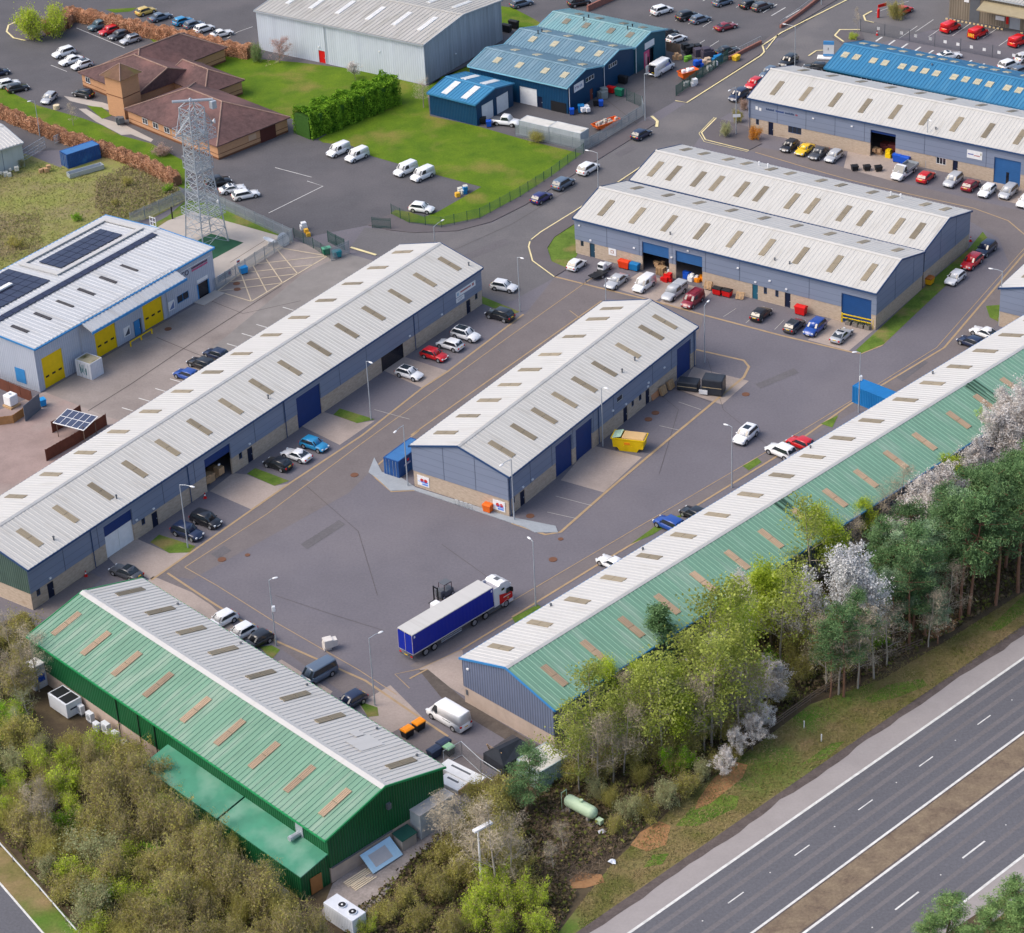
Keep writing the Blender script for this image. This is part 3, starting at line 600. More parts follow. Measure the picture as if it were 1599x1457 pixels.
    def lamp(s, face, a, z, m=None):
        mb = MB(); s.fbox(mb, face, a - .16, a + .16, .061, .22, z, z + .2); mb.build('wall_lamp', m or m_white, s.root)
    def sign(s, face, a0, a1, z0, z1, m=None, d=.07, name='sign', label=None):
        mb = MB(); s.fbox(mb, face, a0, a1, d, d + .05, z0, z1); o = mb.build(name, m or m_white, s.root)
        if label: o['label'] = label
        return o
    def mark(s, par, face, a0, a1, z0, z1, m, d=.12, name='emblem'):
        mb = MB(); s.fbox(mb, face, a0, a1, d, d + .012, z0, z1); return mb.build(name, m, par)
    def letters(s, par, face, a, z, txt, size, m, d=.125):
        """upright lettering on a face, reading left to right for someone facing it"""
        p = s.fpt(face, a, d, z); rz = {('v0', 1): 0, ('v0', -1): 180, ('v1', -1): 0, ('v1', 1): 180, ('u0', 1): -90, ('u0', -1): -90, ('u1', 1): 90, ('u1', -1): 90}[(face, s.sg)]
        return text_part(txt, size, m, par, p, (R(90), 0, R(rz)))
    def vent(s, side, u, t, h=.5, m=None):
        h_ = s.W / 2; k = math.hypot(h_, s.hr); v = t * h_ / k; v = v if side == 0 else s.W - v; z = s.he + t * s.hr / k + .15
        p = s.pt(u, v, z); mb = MB(); mb.tube(p, p + Vector((0, 0, h)), .10, .10, 8); mb.tube(p + Vector((0, 0, h)), p + Vector((0, 0, h + .12)), .18, .12, 8); mb.build('roof_vent', m or m_grey_dk, s.root)
m_navy_dk = plain('dark_navy_door', (.010, .016, .042), .4)
def grey_unit(s, holes, roof0, roof1, lights0, lights1, lv0=(1.5, 5.3), lv1=(1.5, 5.3), joints=6.1, ml=None, gcap=None):
    s.walls('brick_base', 0, 2.42, m_brick, 0.0, holes)
    s.walls('panel_cladding', 2.42, s.he, m_clad, .06, holes, gable=True, joints=joints)
    s.slope(0, roof0, lights0, lv0, ml=ml, rib=.035); s.slope(1, roof1, lights1, lv1, ml=ml, rib=.035); s.trim(m_navy, gcap or m_white_roof)

# long unit on the west side of the yard
W = Shed('industrial_unit', 'long grey unit with six bays of shutters down the west side of the yard', -71.857, 264.237, 53.501, 95.355, 14.851, -1, 6.06, 2.09, group=None)
WR = [4.24, 10.66, 17.05, 23.43, 29.79, 36.1, 42.5, 48.85, 54.98, 61.48, 67.71, 73.92, 80.1, 86.19, 92.32]
wh = [('v1', 2.8, 3.9, 0, 2.2), ('v1', .95, 1.6, 1.45, 2.42), ('v1', 13.4, 18.6, 0, 4.85), ('v1', 22.0, 23.1, 0, 2.2), ('v1', 20.1, 20.8, 1.45, 2.42), ('v1', 32.7, 37.9, 0, 4.85), ('v1', 41.1, 42.2, 0, 2.2), ('v1', 39.4, 40.1, 1.45, 2.42),
      ('v1', 51.8, 57.0, 0, 4.85), ('v1', 70.7, 75.9, 0, 2.42), ('v1', 91.4, 92.45, 0, 2.2), ('v1', 93.65, 94.3, 1.45, 2.42)]
W.walls('brick_base', 0, 2.42, m_brick, 0, wh)
W.walls('panel_cladding', 2.42, 6.06, m_clad, .06, wh, joints=6.13, faces=('v0', 'v1'))
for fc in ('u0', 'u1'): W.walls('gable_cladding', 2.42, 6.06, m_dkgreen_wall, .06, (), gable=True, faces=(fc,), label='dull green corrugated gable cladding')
W.slope(0, m_bright_roof, WR, (1.0, 4.5), rib=.035); W.slope(1, m_grey_roof, WR, (1.55, 5.3), rib=.035); W.trim(m_navy, m_bright_roof)
o = W.shutter('v1', 13.4, 18.6, open_to=3.2, label='roller shutter part raised over white inner doors'); W.part('inner_door', 'v1', 13.4, 16.0, 0, 3.2, m_white, -.30, -.24); W.part('inner_door', 'v1', 16.05, 18.6, 0, 3.2, m_white, -.30, -.24)
W.shutter('v1', 32.7, 37.9, open_to=3.5, label='roller shutter part raised over a dark interior')
W.shutter('v1', 51.8, 57.0); W.part('shop_front', 'v1', 70.7, 75.9, 0, 2.42, m_dark, -.14, -.08)
for a in (2.8, 22.0, 41.1, 91.4): W.door('v1', a, wd=1.1)
for a in (.95, 20.1, 39.4, 93.65): W.window('v1', a, a + .65, 1.45, 2.4)
for a in (11.1, 29.4, 49.2, 78.6): W.pipe('v1', a)
for a in (3.4, 19.2, 22.4, 35.3, 41.6, 77.4, 85.2): W.lamp('v1', a, 2.75)
for a in (6.1, 17.5, 47.6): W.vent(1, a, 1.2)
W.vent(1, 94.2, 1.3)
sg = W.sign('v1', 88.9, 93.8, 3.85, 4.75, label='long white sign with a red line and a small blue emblem'); W.mark(sg, 'v1', 90.0, 92.6, 4.25, 4.5, plain('faded_red', (.42, .16, .17), .6)); W.mark(sg, 'v1', 92.9, 93.4, 4.15, 4.55, plain('faded_red', (.42, .16, .17), .6)); W.mark(sg, 'v1', 89.1, 89.6, 4.05, 4.5, plain('pale_blue', (.35, .50, .62), .6))
sg = W.sign('v1', 88.9, 90.9, 3.0, 3.7, label='small white sign with grey lines'); W.mark(sg, 'v1', 89.2, 90.6, 3.42, 3.5, m_grey); W.mark(sg, 'v1', 89.2, 90.3, 3.22, 3.3, m_grey)

# centre unit
C = Shed('industrial_unit', 'grey unit standing alone in the middle of the yard beside the dark blue container', -12.976, 280.425, 54.238, 47.089, 15.162, -1, 6.06, 2.168)
ch = [('v1', 2.6, 3.7, 0, 2.2), ('v1', .8, 1.4, 1.4, 2.42), ('v1', 11.0, 14.95, 0, 4.85), ('v1', 15.9, 19.9, 0, 4.85), ('v1', 27.75, 28.85, 0, 2.3), ('v1', 29.9, 30.5, 1.5, 2.42), ('v1', 31.8, 32.5, 1.5, 2.42), ('v1', 33.55, 34.6, 0, 2.3), ('v1', 26.2, 27.7, 3.9, 4.75), ('v1', 41.9, 45.7, 0, 4.85)]
CR = [3.75, 8.8, 13.7, 18.6, 23.5, 28.5, 34.6, 40.7, 44.35]
grey_unit(C, ch, m_bright_roof, m_grey_roof, CR, CR, (1.2, 4.7), (1.55, 5.3), 5.05)
for a, b in ((11.0, 14.95), (15.9, 19.9), (41.9, 45.7)): C.shutter('v1', a, b)
for a in (2.6, 27.75, 33.55): C.door('v1', a, 2.25, 1.08)
for a, b in ((.8, 1.4), (29.9, 30.5), (31.8, 32.5)): C.window('v1', a, b, 1.5, 2.4)
C.window('v1', 26.2, 27.7, 3.9, 4.75, m_white)
for a, z in ((5.4, 2.7), (3.2, 2.7), (28.3, 2.7), (25.0, 3.3), (34.2, 3.2), (34.0, 2.7), (38.4, 3.6)): C.lamp('v1', a, z)
C.pipe('v1', 46.5); C.pipe('v1', .25); C.pipe('v1', 21.4)
C.vent(1, 33.4, 1.6); C.vent(1, 29.8, 1.4)
for a, lb in ((.6, 'white sign with a red figure over blue lettering, farther from the orange bin'), (12.7, 'white sign with a red figure over blue lettering, beside the orange bin')):
    sg = C.sign('u0', a, a + 1.9, .45, 1.95, d=.02, label=lb)
    for k in (.75, 1.35):
        mb = MB(); p = C.fpt('u0', a + k, .075, 1.3); mb.tube(p, p + Vector((-.012, 0, 0)), .27, .27, 12); mb.build('emblem', m_red, sg)
    C.mark(sg, 'u0', a + .55, a + 1.65, 1.28, 1.42, plain('pale_pink', (.70, .42, .50), .6), .075); 
    C.mark(sg, 'u0', a + .6, a + 1.7, .95, 1.17, plain('sign_blue', (.10, .25, .72), .6), .075); C.mark(sg, 'u0', a + .75, a + 1.7, .62, .86, plain('sign_blue', (.10, .25, .72), .6), .075); C.mark(sg, 'u0', a + .12, a + .55, 1.0, 1.15, plain('sign_lblue', (.35, .50, .82), .6), .075)

# long white and green unit along the woodland
E_ = Shed('industrial_unit', 'longest unit with a white front slope and a dull green rear slope against the woodland', -6.758, 231.772, 43.604, 128.0, 14.412, -1, 6.06, 2.098)
ER = [3.5, 9.9, 16.2, 22.4, 28.7, 34.9, 41.1, 47.4, 53.5, 59.6, 65.7, 71.7, 79.0, 84.9, 90.9, 96.8, 102.8, 108.7, 114.6, 120.5]
eh = [('v0', a, a + 5, 0, 4.85) for a in (6, 25, 44, 63, 82, 101)] + [('v0', a, a + 1.1, 0, 2.2) for a in (13, 32, 51, 70, 89, 108)]
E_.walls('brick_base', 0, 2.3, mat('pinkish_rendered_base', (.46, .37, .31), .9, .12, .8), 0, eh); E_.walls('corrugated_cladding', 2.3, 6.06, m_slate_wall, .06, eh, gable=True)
E_.slope(0, m_bright_roof, ER, (1.0, 4.55), lw=1.0, rib=.04, label='bright white roof slope facing the yard'); E_.slope(1, m_green_roof2, ER, (1.45, 4.95), lw=.95, rib=.05, ml=m_rlight2, label='dull green roof slope facing the woodland'); E_.trim(m_skyblue, m_bright_roof)
for a in (6, 25, 44, 63, 82, 101): E_.shutter('v0', a, a + 5)
for a in (13, 32, 51, 70, 89, 108): E_.door('v0', a, wd=1.1)
E_.part('vent_grille', 'u0', .25, .6, 1.2, 1.9, m_grey_dk, .01, .06); E_.lamp('u0', .9, 5.0)
for a in (14, 30, 62, 88): E_.vent(0, a, .5, .3)
# soot and moss streaks where the roof sheets overlap
for a in (47.5, 86.5):
    mb = MB(); rg = random.Random(int(a))
    for i in range(9):
        u = a + rg.uniform(-1.3, 1.3); t0 = rg.uniform(.1, .5); t1 = t0 + rg.uniform(1.5, 6.0); k = math.hypot(7.2, 2.1); dy, dz = 7.206 / k, 2.098 / k
        q = []
        for t, wd in ((t0, .16), (t1, .05)):
            tt = k - t; v = 14.412 - tt * dy
            for sgn in (-1, 1): q.append(E_.pt(u + sgn * wd, v + .24 * dz, 6.06 + tt * dz + .235 * dy))
        mb.face([q[0], q[1], q[3], q[2]])
    mb.build('roof_stain', plain('dark_roof_stain', (.055, .12, .085), .7), E_.root)

# green unit bottom left
G = Shed('industrial_unit', 'green clad unit with one green and one white roof slope nearest the shrubs', -45.572, 251.837, -47.684, 54.11, 16.073, -1, 5.95, 2.14)
GR = [2.6, 8.5, 14.5, 20.5, 27.4, 33.5, 39.5, 45.5, 51.3]
gh = [('v0', a, a + 4.6, 0, 4.6) for a in (5, 18, 31)] + [('v0', a, a + 1.1, 0, 2.2) for a in (11, 25, 38)]
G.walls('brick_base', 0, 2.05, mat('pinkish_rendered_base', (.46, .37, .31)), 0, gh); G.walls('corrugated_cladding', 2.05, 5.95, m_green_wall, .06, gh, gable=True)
G.slope(0, m_white_roof, [a for a in GR if a != 45.5], (1.45, 5.2), pitch=.68, rib=.07, label='white ribbed roof slope facing the yard'); G.slope(1, m_green_roof, GR, (1.6, 5.6), ml=m_rlight2, pitch=.68, rib=.07, label='faded green ribbed roof slope facing the shrubs')
G.trim(plain('bright_green_trim', (.02, .26, .09), .45), m_bright_roof, ridge=.55)
for a in (5, 18, 31): G.shutter('v0', a, a + 4.6)
for a in (11, 25, 38): G.door('v0', a, wd=1.1)
G.window('u1', 11.9, 12.9, 2.9, 3.7, plain('bronze_frame', (.12, .085, .06), .5)); G.part('vent_hood', 'u1', 7.6, 8.1, 5.2, 5.9, m_grey_dk, .07, .4); G.part('ledge', 'u1', 7.6, 16.0, 2.0, 2.12, m_grey_dk, .07, .22)
for a in (50.9,): G.vent(0, a, .7, .2)
for a in (8, 20, 32, 44): G.vent(0, a, .4, .15)
for a in (17.0, 21.1, 24.2): G.pipe('v1', a, 5.6, m_black)
# repaired patch on the white slope, lean-to down the shrub side
k = math.hypot(8.04, 2.14); mb = MB()
for (u0, u1, t0, t1) in ((44.6, 47.2, 2.2, 5.6), (43.2, 44.4, 2.6, 3.9)):
    q = [G.pt(u, t * 8.04 / k - .26 * 2.14 / k, 5.95 + t * 2.14 / k + .255) for u, t in ((u0, t0), (u1, t0), (u1, t1), (u0, t1))]
    mb.face(q)
mb.build('roof_patch', m_bright_roof, G.root)
def lean(u0, u1, z_in=3.75, z_out=2.95, v1=19.9):
    mb = MB(); a = [G.pt(u0, 16.16, z_in), G.pt(u1, 16.16, z_in), G.pt(u1, v1, z_out), G.pt(u0, v1, z_out)]; b = [p + Vector((0, 0, .14)) for p in a]
    mb.raw(a + b, [(3, 2, 1, 0), (4, 5, 6, 7), (0, 1, 5, 4), (1, 2, 6, 5), (2, 3, 7, 6), (3, 0, 4, 7)]); mb.build('lean_to_roof', m_green_flat, G.root)
    mb = MB()
    for p, q in ((a[1], a[2]), (a[2], a[3])):
        d = (q - p); mb.face([Vector((p.x, p.y, 0)), Vector((q.x, q.y, 0)), q, p])
    mb.build('lean_to_wall', m_green_wall, G.root)
lean(26.5, 40.0); lean(40.25, 54.0)
G.part('plywood_panel', 'u1', 17.3, 18.8, .1, 2.2, plain('orange_plywood', (.34, .15, .05), .7), -.05, .03)
mb = MB(); p = G.pt(49.5, 16.2, 4.2); mb.tube(p, p + Vector((0, -1.1, 0)), .32, .32, 10); mb.tube(p + Vector((0, -1.1, 0)), p + Vector((0, -1.4, .0)), .36, .30, 10); mb.box(p.x - .6, p.x + .6, p.y - .02, p.y + .1, 3.7, 5.6); mb.build('extract_duct', m_grey, G.root)

# pair of units across the top of the yard
M = Shed('industrial_unit', 'grey unit with two half raised blue shutters, nearer of the joined pair', 11.615, 347.833, -35.91, 51.857, 14.896, 1, 6.06, 1.993)
mh = [('v0', .95, 1.5, 1.5, 2.42), ('v0', 2.6, 3.55, 0, 2.35), ('v0', 12.2, 16.95, 0, 4.9), ('v0', 18.15, 22.8, 0, 4.8), ('v0', 31.4, 32.35, 0, 2.4), ('v0', 33.35, 33.9, 1.3, 2.42), ('v0', 35.3, 35.85, 1.3, 2.42), ('v0', 36.9, 37.85, 0, 2.4), ('v0', 46.25, 51.1, 0, 4.65)]
MR = [3.64, 9.3, 15.0, 20.7, 26.4, 32.0, 37.65, 43.3, 48.9]
grey_unit(M, mh, m_grey_roof, m_white_roof, MR, MR, (1.5, 5.3), (1.2, 4.0), 5.85)
M.shutter('v0', 12.2, 16.95, 4.9, m_blue_door, 3.0, label='blue shutter half raised, left of the pair'); M.shutter('v0', 18.15, 22.8, 4.8, m_blue_door, 3.0, label='blue shutter half raised, right of the pair'); M.shutter('v0', 46.25, 51.1, 4.65, mat('deep_blue_shutter', (.015, .07, .22), .45, .08, 1, bands=(.3, .4)))
M.door('v0', 2.6, 2.35, .95, plain('teal_navy_door', (.02, .06, .10), .4)); M.door('v0', 31.4, 2.4, .95, plain('teal_door', (.02, .11, .17), .4)); M.door('v0', 36.9, 2.4, .95)
for a, b in ((.95, 1.5), (33.35, 33.9), (35.3, 35.85)): M.window('v0', a, b, 1.4, 2.4)
for a, z in ((.9, 4.9), (2.9, 2.8), (10.8, 3.4), (20.4, 5.2), (32.0, 2.8), (29, 4.4), (34.4, 3.6), (37.2, 2.9), (17.5, 3.4)): M.lamp('v0', a, z)
sg = M.sign('v0', 6.1, 7.5, 1.25, 2.4, d=.02, label='square white sign with an orange frame'); M.mark(sg, 'v0', 6.5, 7.05, 1.6, 2.1, plain('dull_orange', (.40, .20, .12), .6), .075); M.mark(sg, 'v0', 6.6, 6.95, 1.7, 2.0, m_white, .09)
for a in (16.5, 37, 34.5): M.vent(0, a, 1.2, .35)
M2 = Shed('industrial_unit', 'grey unit with paired roof lights, farther of the joined pair', 21.277, 360.834, -36.278, 51.441, 15.195, 1, 6.06, 1.946)
M2R = [2.4, 5.8, 10.35, 13.7, 18.2, 21.6, 27.1, 30.6, 36.1, 39.6, 45.1, 48.5]
grey_unit(M2, [], m_grey_roof, m_white_roof, M2R, M2R, (1.5, 5.3), (1.2, 4.0), 5.15)
for a in (15.6, 17.2, 38.9, 40.6): M2.vent(1, a, 2.0, .6, m_white)
# unit at the top right
N = Shed('industrial_unit', 'grey unit with an open shutter and dark lettering beside the bright blue roof', 43.332, 391.964, -35.29, 62.0, 15.568, 1, 6.06, 2.256)
nh = [('v0', 1.35, 1.95, 1.4, 2.42), ('v0', 3.75, 4.7, 0, 2.35), ('v0', 7.55, 10.05, 1.2, 2.42), ('v0', 22.9, 27.5, 0, 4.8), ('v0', 34.85, 36.6, 1.2, 2.42), ('v0', 37.8, 38.7, 0, 2.35), ('v0', 45.0, 49.6, 0, 4.5)]
NR = [3.57 + 5.52 * i for i in range(11)]
grey_unit(N, nh, m_grey_roof, m_white_roof, NR, NR, (1.5, 5.2), (1.3, 4.4), 5.45)
N.door('v0', 3.75, 2.35, .95); N.door('v0', 37.8, 2.35, .9)
N.window('v0', 1.35, 1.95, 1.4, 2.4); N.window('v0', 7.55, 10.05, 1.2, 2.4, mull=3); N.window('v0', 34.85, 36.6, 1.2, 2.4, m_white, 3)
N.shutter('v0', 45.0, 49.6, 4.5, m_blue_door, label='blue shutter with buckled panels'); N.part('gap_shade_plate', 'v0', 47.1, 47.6, .1, 2.2, m_dark, -.139, -.13)  # dark plate on the shutter paints the shade of a gap
N.shutter('v0', 22.9, 27.5, 4.8, m_navy_door, 4.3, label='rolled up shutter over an open doorway')
for i, (a, tx, mm) in enumerate(((1.3, 'N', m_white),)): pass
lt = N.mark(N.root, 'v0', 1.3, 1.75, 4.15, 4.75, m_white, .07); N.mark(N.root, 'v0', 1.95, 2.4, 4.05, 4.6, m_white, .07)
ink = plain('sign_ink', (.03, .06, .14), .5)
for a0, a1, mm in ((3.3, 5.0, ink), (5.15, 6.75, plain('sign_ink_blue', (.02, .06, .22), .5)), (6.95, 8.75, ink), (8.95, 9.45, plain('sign_ink_red', (.30, .03, .05), .5))):
    x = a0; rg = random.Random(int(a0 * 10))
    while x < a1 - .12:                    # unreadably small letters of the photo, as short strokes of letter size
        wd = rg.uniform(.12, .2); N.mark(N.root, 'v0', x, x + wd, 4.45, 4.45 + rg.choice((.26, .26, .34)), mm, .07, 'lettering'); x += wd + .05
sg = N.sign('v0', 40.25, 42.9, 3.45, 4.85, label='white sign with a blue and red line'); N.mark(sg, 'v0', 40.4, 41.4, 4.05, 4.25, plain('sign_blue_dk', (.16, .18, .40), .6)); N.mark(sg, 'v0', 41.5, 42.5, 3.95, 4.12, plain('faded_red', (.42, .16, .17))); N.mark(sg, 'v0', 42.6, 42.75, 4.2, 4.6, plain('olive_mark', (.3, .27, .15), .6))
for a in (12.3, 19.5): N.lamp('v0', a, 4.6)
N.vent(0, 34, 1.2, .35); N.pipe('v0', .2)
# unit just entering on the right
K_ = P(1564, 450.5, 6.06)
K = Shed('industrial_unit', 'grey gable end of a unit entering the right edge of the photo', K_.x, K_.y, 54.2, 20, 14.9, -1, 6.06, 2.0)
grey_unit(K, [], m_bright_roof, m_grey_roof, [4], [4], joints=5)

# blue units at the top
def blue_unit(S, wall, roof, lights, lv, trim, ml=m_rlight_c, lw=1.2):
    S.slope(0, roof, lights, lv, lw, ml); S.slope(1, roof, lights, lv, lw, ml); S.trim(trim, roof)
m_bt = plain('pale_blue_flashing', (.22, .48, .60), .5)
B1 = Shed('industrial_unit', 'dark blue unit with a white sign, nearest of the three joined blue units', -3.924, 415.519, -36.387, 21.014, 11.122, 1, 5.0, 1.3)
bh = [('v0', 10.7, 14.4, 0, 3.3), ('v0', 14.55, 15.55, 0, 2.1), ('u1', 6.9, 7.9, 0, 2.1), ('u1', 5.7, 8.4, 3.75, 4.6)]
B1.walls('cladding', 0, 5.0, m_blue_wall, 0, bh, gable=True); blue_unit(B1, m_blue_wall, m_blue_roof, [4.2, 9.0, 14.5, 18.6], (2.0, 3.6), m_bt)
B1.shutter('v0', 10.7, 14.4, 3.3, m_white, name='roller_shutter'); B1.door('v0', 14.55, 2.1, 1.0); B1.door('u1', 6.9, 2.1, 1.0, plain('brown_door', (.22, .06, .04), .5)); B1.window('u1', 5.7, 8.4, 3.75, 4.6, m_white, 3)
sg = B1.sign('u1', 1.9, 4.9, 3.3, 4.7, d=.02, label='white sign with purple and blue letters'); B1.letters(sg, 'u1', 2.15, 3.75, 'TTR', .68, plain('sign_purple', (.10, .06, .22), .5), .08); B1.letters(sg, 'u1', 3.55, 3.75, 'GR', .68, plain('sign_steel_blue', (.12, .22, .42), .5), .08)
B1.pipe('u1', .25, 5, m_white); B1.part('dark_lattice', 'v0', 17.4, 20.6, 0, 1.9, m_black, .03, .08)
B2 = Shed('industrial_unit', 'dark blue unit with white framed gable windows, middle of three joined blue units', 2.697, 425.02, -37.0, 21.245, 9.951, 1, 4.9, 1.27)
B2.walls('cladding', 0, 4.9, m_blue_wall, 0, [('u1', 1.8, 4.5, 3.7, 4.5)], gable=True); blue_unit(B2, m_blue_wall, m_blue_roof, [4.2, 9.0, 14.5, 18.6], (2.0, 3.6), m_bt)
B2.window('u1', 1.8, 4.5, 3.7, 4.5, m_white, 4); B2.pipe('u1', .15, 4.9, m_white)
B2.vent(0, 4.2, 4.6, .6, m_black); B2.vent(1, 4.2, 4.4, .5, m_black)
B3 = Shed('industrial_unit', 'teal blue unit with a pink poster, farthest of the three joined blue units', 9.025, 432.923, -37.2, 21.131, 10.132, 1, 4.94, 1.2)
B3.walls('cladding', 0, 4.94, m_blue_wall2, 0, [('u1', 2.9, 6.3, 0, 3.1)], gable=True); blue_unit(B3, m_blue_wall2, m_teal_roof, [4.2, 8.6, 14.0, 18.2], (2.2, 3.8), m_bt, mat('brown_roof_light', (.24, .22, .17), .5, .15, 1))
B3.sign('u1', 3.2, 6.3, 3.45, 4.65, d=.02, label='plain white sign above the doorway'); B3.part('doorway_shade_panel', 'u1', 4.6, 6.3, 0, 3.1, m_dark, -.5, -.42)  # doorway is a dark panel painting the unlit inside
pz = B3.part('poster', 'u1', 2.9, 4.7, 0, 3.1, plain('pink_poster', (.60, .09, .20), .6), -.1, .02); B3.mark(pz, 'u1', 3.3, 3.9, .5, 2.6, plain('poster_rose', (.62, .35, .40), .6), .03); B3.mark(pz, 'u1', 4.0, 4.5, .2, 1.8, m_black, .03)
B3.pipe('u1', .15, 4.9, m_white)
for a in (7.2, 16.8): B3.vent(0, a, 4.4, .6, m_black); B3.vent(1, a, 4.4, .5, m_black)
GA = Shed('garage', 'small bright blue double garage with white doors beside the mown lawn', -11.142, 406.185, -38.0, 10.333, 10.575, 1, 4.04, .98, 'garage')
GA.walls('cladding', 0, 4.04, m_blue_wall, 0, [('u1', 1.5, 4.9, 0, 3.25), ('u1', 5.8, 9.3, 0, 3.25)], gable=True)
GA.slope(0, m_gblue_roof, [3.0, 7.3], (.5, 4.6), 1.3, m_rlight_w); GA.slope(1, m_gblue_roof, [3.0, 7.3], (.5, 4.6), 1.3, m_rlight_w); GA.trim(m_bblue_roof, m_gblue_roof)
GA.part('garage_door', 'u1', 1.5, 4.9, 0, 3.25, m_white); GA.part('garage_door', 'u1', 5.8, 9.3, 0, 3.25, m_white)
NB = Shed('industrial_unit', 'long bright blue roofed unit with small square roof lights at the top right', 58.277, 406.071, -36.852, 52, 14, 1, 5.0, 1.9)
nbw = [6.95 + 5.05 * i for i in range(9)]
NB.walls('cladding', 0, 5.0, m_teal_wall, 0, [('v0', a, a + 2.1, 3.75, 4.65) for a in nbw], gable=True)
NBR = [1.63, 3.87, 7.17, 9.43, 12.75, 14.92, 17.11, 19.31, 22.65, 24.83, 27.04, 29.27, 32.54, 34.7, 38.0, 40.2, 42.4, 44.6]
NB.slope(0, m_bblue_roof, NBR, (3.3, 4.75), 1.2, m_rlight_c); NB.slope(1, m_bblue_roof, NBR, (2.6, 4.0), 1.2, m_rlight_c); NB.trim(m_bblue_roof, m_bblue_roof)
for a in nbw: NB.window('v0', a, a + 2.1, 3.75, 4.65, m_white, 2)
NB.vent(0, 17.5, 6.0, .3)
# large white warehouse at the top
WH = Shed('warehouse', 'large pale warehouse with a red door and a fibre cement roof', -43.373, 441.679, -34.924, 38.345, 24.949, 1, 7.66, 1.39, 'warehouse')
WH.walls('front_cladding', 0, 7.66, m_pale_clad, 0, [('v0', 14.1, 15.6, 0, 2.4)], faces=('v0', 'v1')); [WH.walls('gable_cladding', 0, 7.66, m_streak_clad, 0, (), gable=True, faces=(fc,), label='streaked gable cladding with side shade in its grey') for fc in ('u0', 'u1')]
WH.slope(0, m_wh_roof, [4.2, 9.7, 15.8, 22.7, 28.7, 34.4], (4.2, 9.7), 1.0, m_rlight_w, pitch=.9, over=.2); WH.slope(1, m_wh_roof, [4.2, 9.7, 15.8, 22.7, 28.7, 34.4], (4.2, 9.7), 1.0, m_rlight_w, pitch=.9, over=.2); WH.trim(m_grey, m_wh_roof)
WH.door('v0', 14.1, 2.4, 1.5, m_red); WH.lamp('v0', 14.4, 3.0); WH.pipe('v0', 16.0, 7.6, m_grey); WH.lamp('u1', 9.5, 2.6); WH.lamp('v0', 28.3, 4.6)
# unit with solar panels on the left
S = Shed('industrial_unit', 'pale blue unit with yellow doors and solar panels on its roof', -66.754, 311.453, 52.747, 37.841, 22.039, 1, 7.0, .45)
sh = [('v0', 1.1, 5.2, 0, 4.9), ('v0', 11.75, 16.05, 0, 4.6), ('v0', 21.9, 26.1, 0, 4.6), ('v0', 19.7, 21.4, 0, 2.5), ('v0', 29.25, 31.8, 1.25, 2.5), ('v0', 33.7, 36.45, 0, 2.5)]
S.walls('cladding', 0, 7.0, m_solar_clad, 0, sh, gable=True); S.slope(0, m_solar_roof, [2.9, 7.5, 12.0, 16.5, 21.1, 25.6], (3.9, 7.2), .55, plain('dark_roof_light', (.035, .035, .045), .4), pitch=.8, over=.25)
s1 = S.slope(1, m_solar_roof, [], pitch=.8, over=.25); S.trim(m_skyblue, m_solar_roof)
def on_roof(name, side, u0, u1, v0, v1, up, th, m, par=None, ncol=0, nrow=0):
    mb = MB()
    def q(u, v, z):
        t = v if v < S.W / 2 else S.W - v; return S.pt(u, v, S.he + t / (S.W / 2) * S.hr + z)
    nu, nv = max(1, ncol), max(1, nrow); gp = .05 if ncol else 0
    for i in range(nu):
        for j in range(nv):
            a0 = u0 + (u1 - u0) * i / nu + gp; a1 = u0 + (u1 - u0) * (i + 1) / nu - gp; b0 = v0 + (v1 - v0) * j / nv + gp; b1 = v0 + (v1 - v0) * (j + 1) / nv - gp
            lo = [q(a0, b0, up), q(a1, b0, up), q(a1, b1, up), q(a0, b1, up)]; hi = [p + Vector((0, 0, th)) for p in lo]
            mb.raw(lo + hi, [(3, 2, 1, 0), (4, 5, 6, 7), (0, 1, 5, 4), (1, 2, 6, 5), (2, 3, 7, 6), (3, 0, 4, 7)])
    return mb.build(name, m, par or S.root)
fr = [(17.85, 36.7, 20.35, 21.2), (17.85, 36.7, 12.8, 13.6), (17.85, 18.7, 13.6, 20.35), (35.85, 36.7, 13.6, 20.35)]
for u0, u1, v0, v1 in fr: on_roof('roof_guard_frame', 1, u0, u1, v0, v1, .32, .18, m_bright_roof)
on_roof('solar_array', 1, 20.0, 33.4, 14.2, 19.0, .30, .08, m_pv, None, 8, 3); on_roof('solar_array', 1, 1.0, 16.1, 12.5, 21.4, .30, .08, m_pv, None, 9, 5); on_roof('solar_array', 0, .8, 36.1, 9.35, 10.6, .30, .08, m_pv, None, 22, 1)
on_roof('roof_hatch', 1, 9.0, 12.2, 16.4, 17.2, .45, .25, m_white); on_roof('roof_hatch', 1, 4.0, 6.0, 15.6, 16.4, .45, .25, m_white)
for a, b, z in ((1.1, 5.2, 4.9), (11.75, 16.05, 4.6), (21.9, 26.1, 4.6)):
    o = S.shutter('v0', a, b, z, m_yellow, name='sectional_door')
    for i in range(3): S.mark(o, 'v0', a + (b - a) * (.12 + .31 * i), a + (b - a) * (.28 + .31 * i), 1.55, 1.85, m_black, -.14, 'vision_panel')
S.door('v0', 19.9, 2.4, 1.2, m_skyblue); S.window('v0', 29.25, 31.8, 1.25, 2.5, m_skyblue, 2); S.part('entrance', 'v0', 33.7, 36.45, 0, 2.5, m_dark, -.2, -.12)
mb = MB(); S.fbox(mb, 'v0', 33.7, 33.95, -.1, .03, 0, 2.5); S.fbox(mb, 'v0', 36.2, 36.45, -.1, .03, 0, 2.5); mb.build('entrance_frame', m_skyblue, S.root)
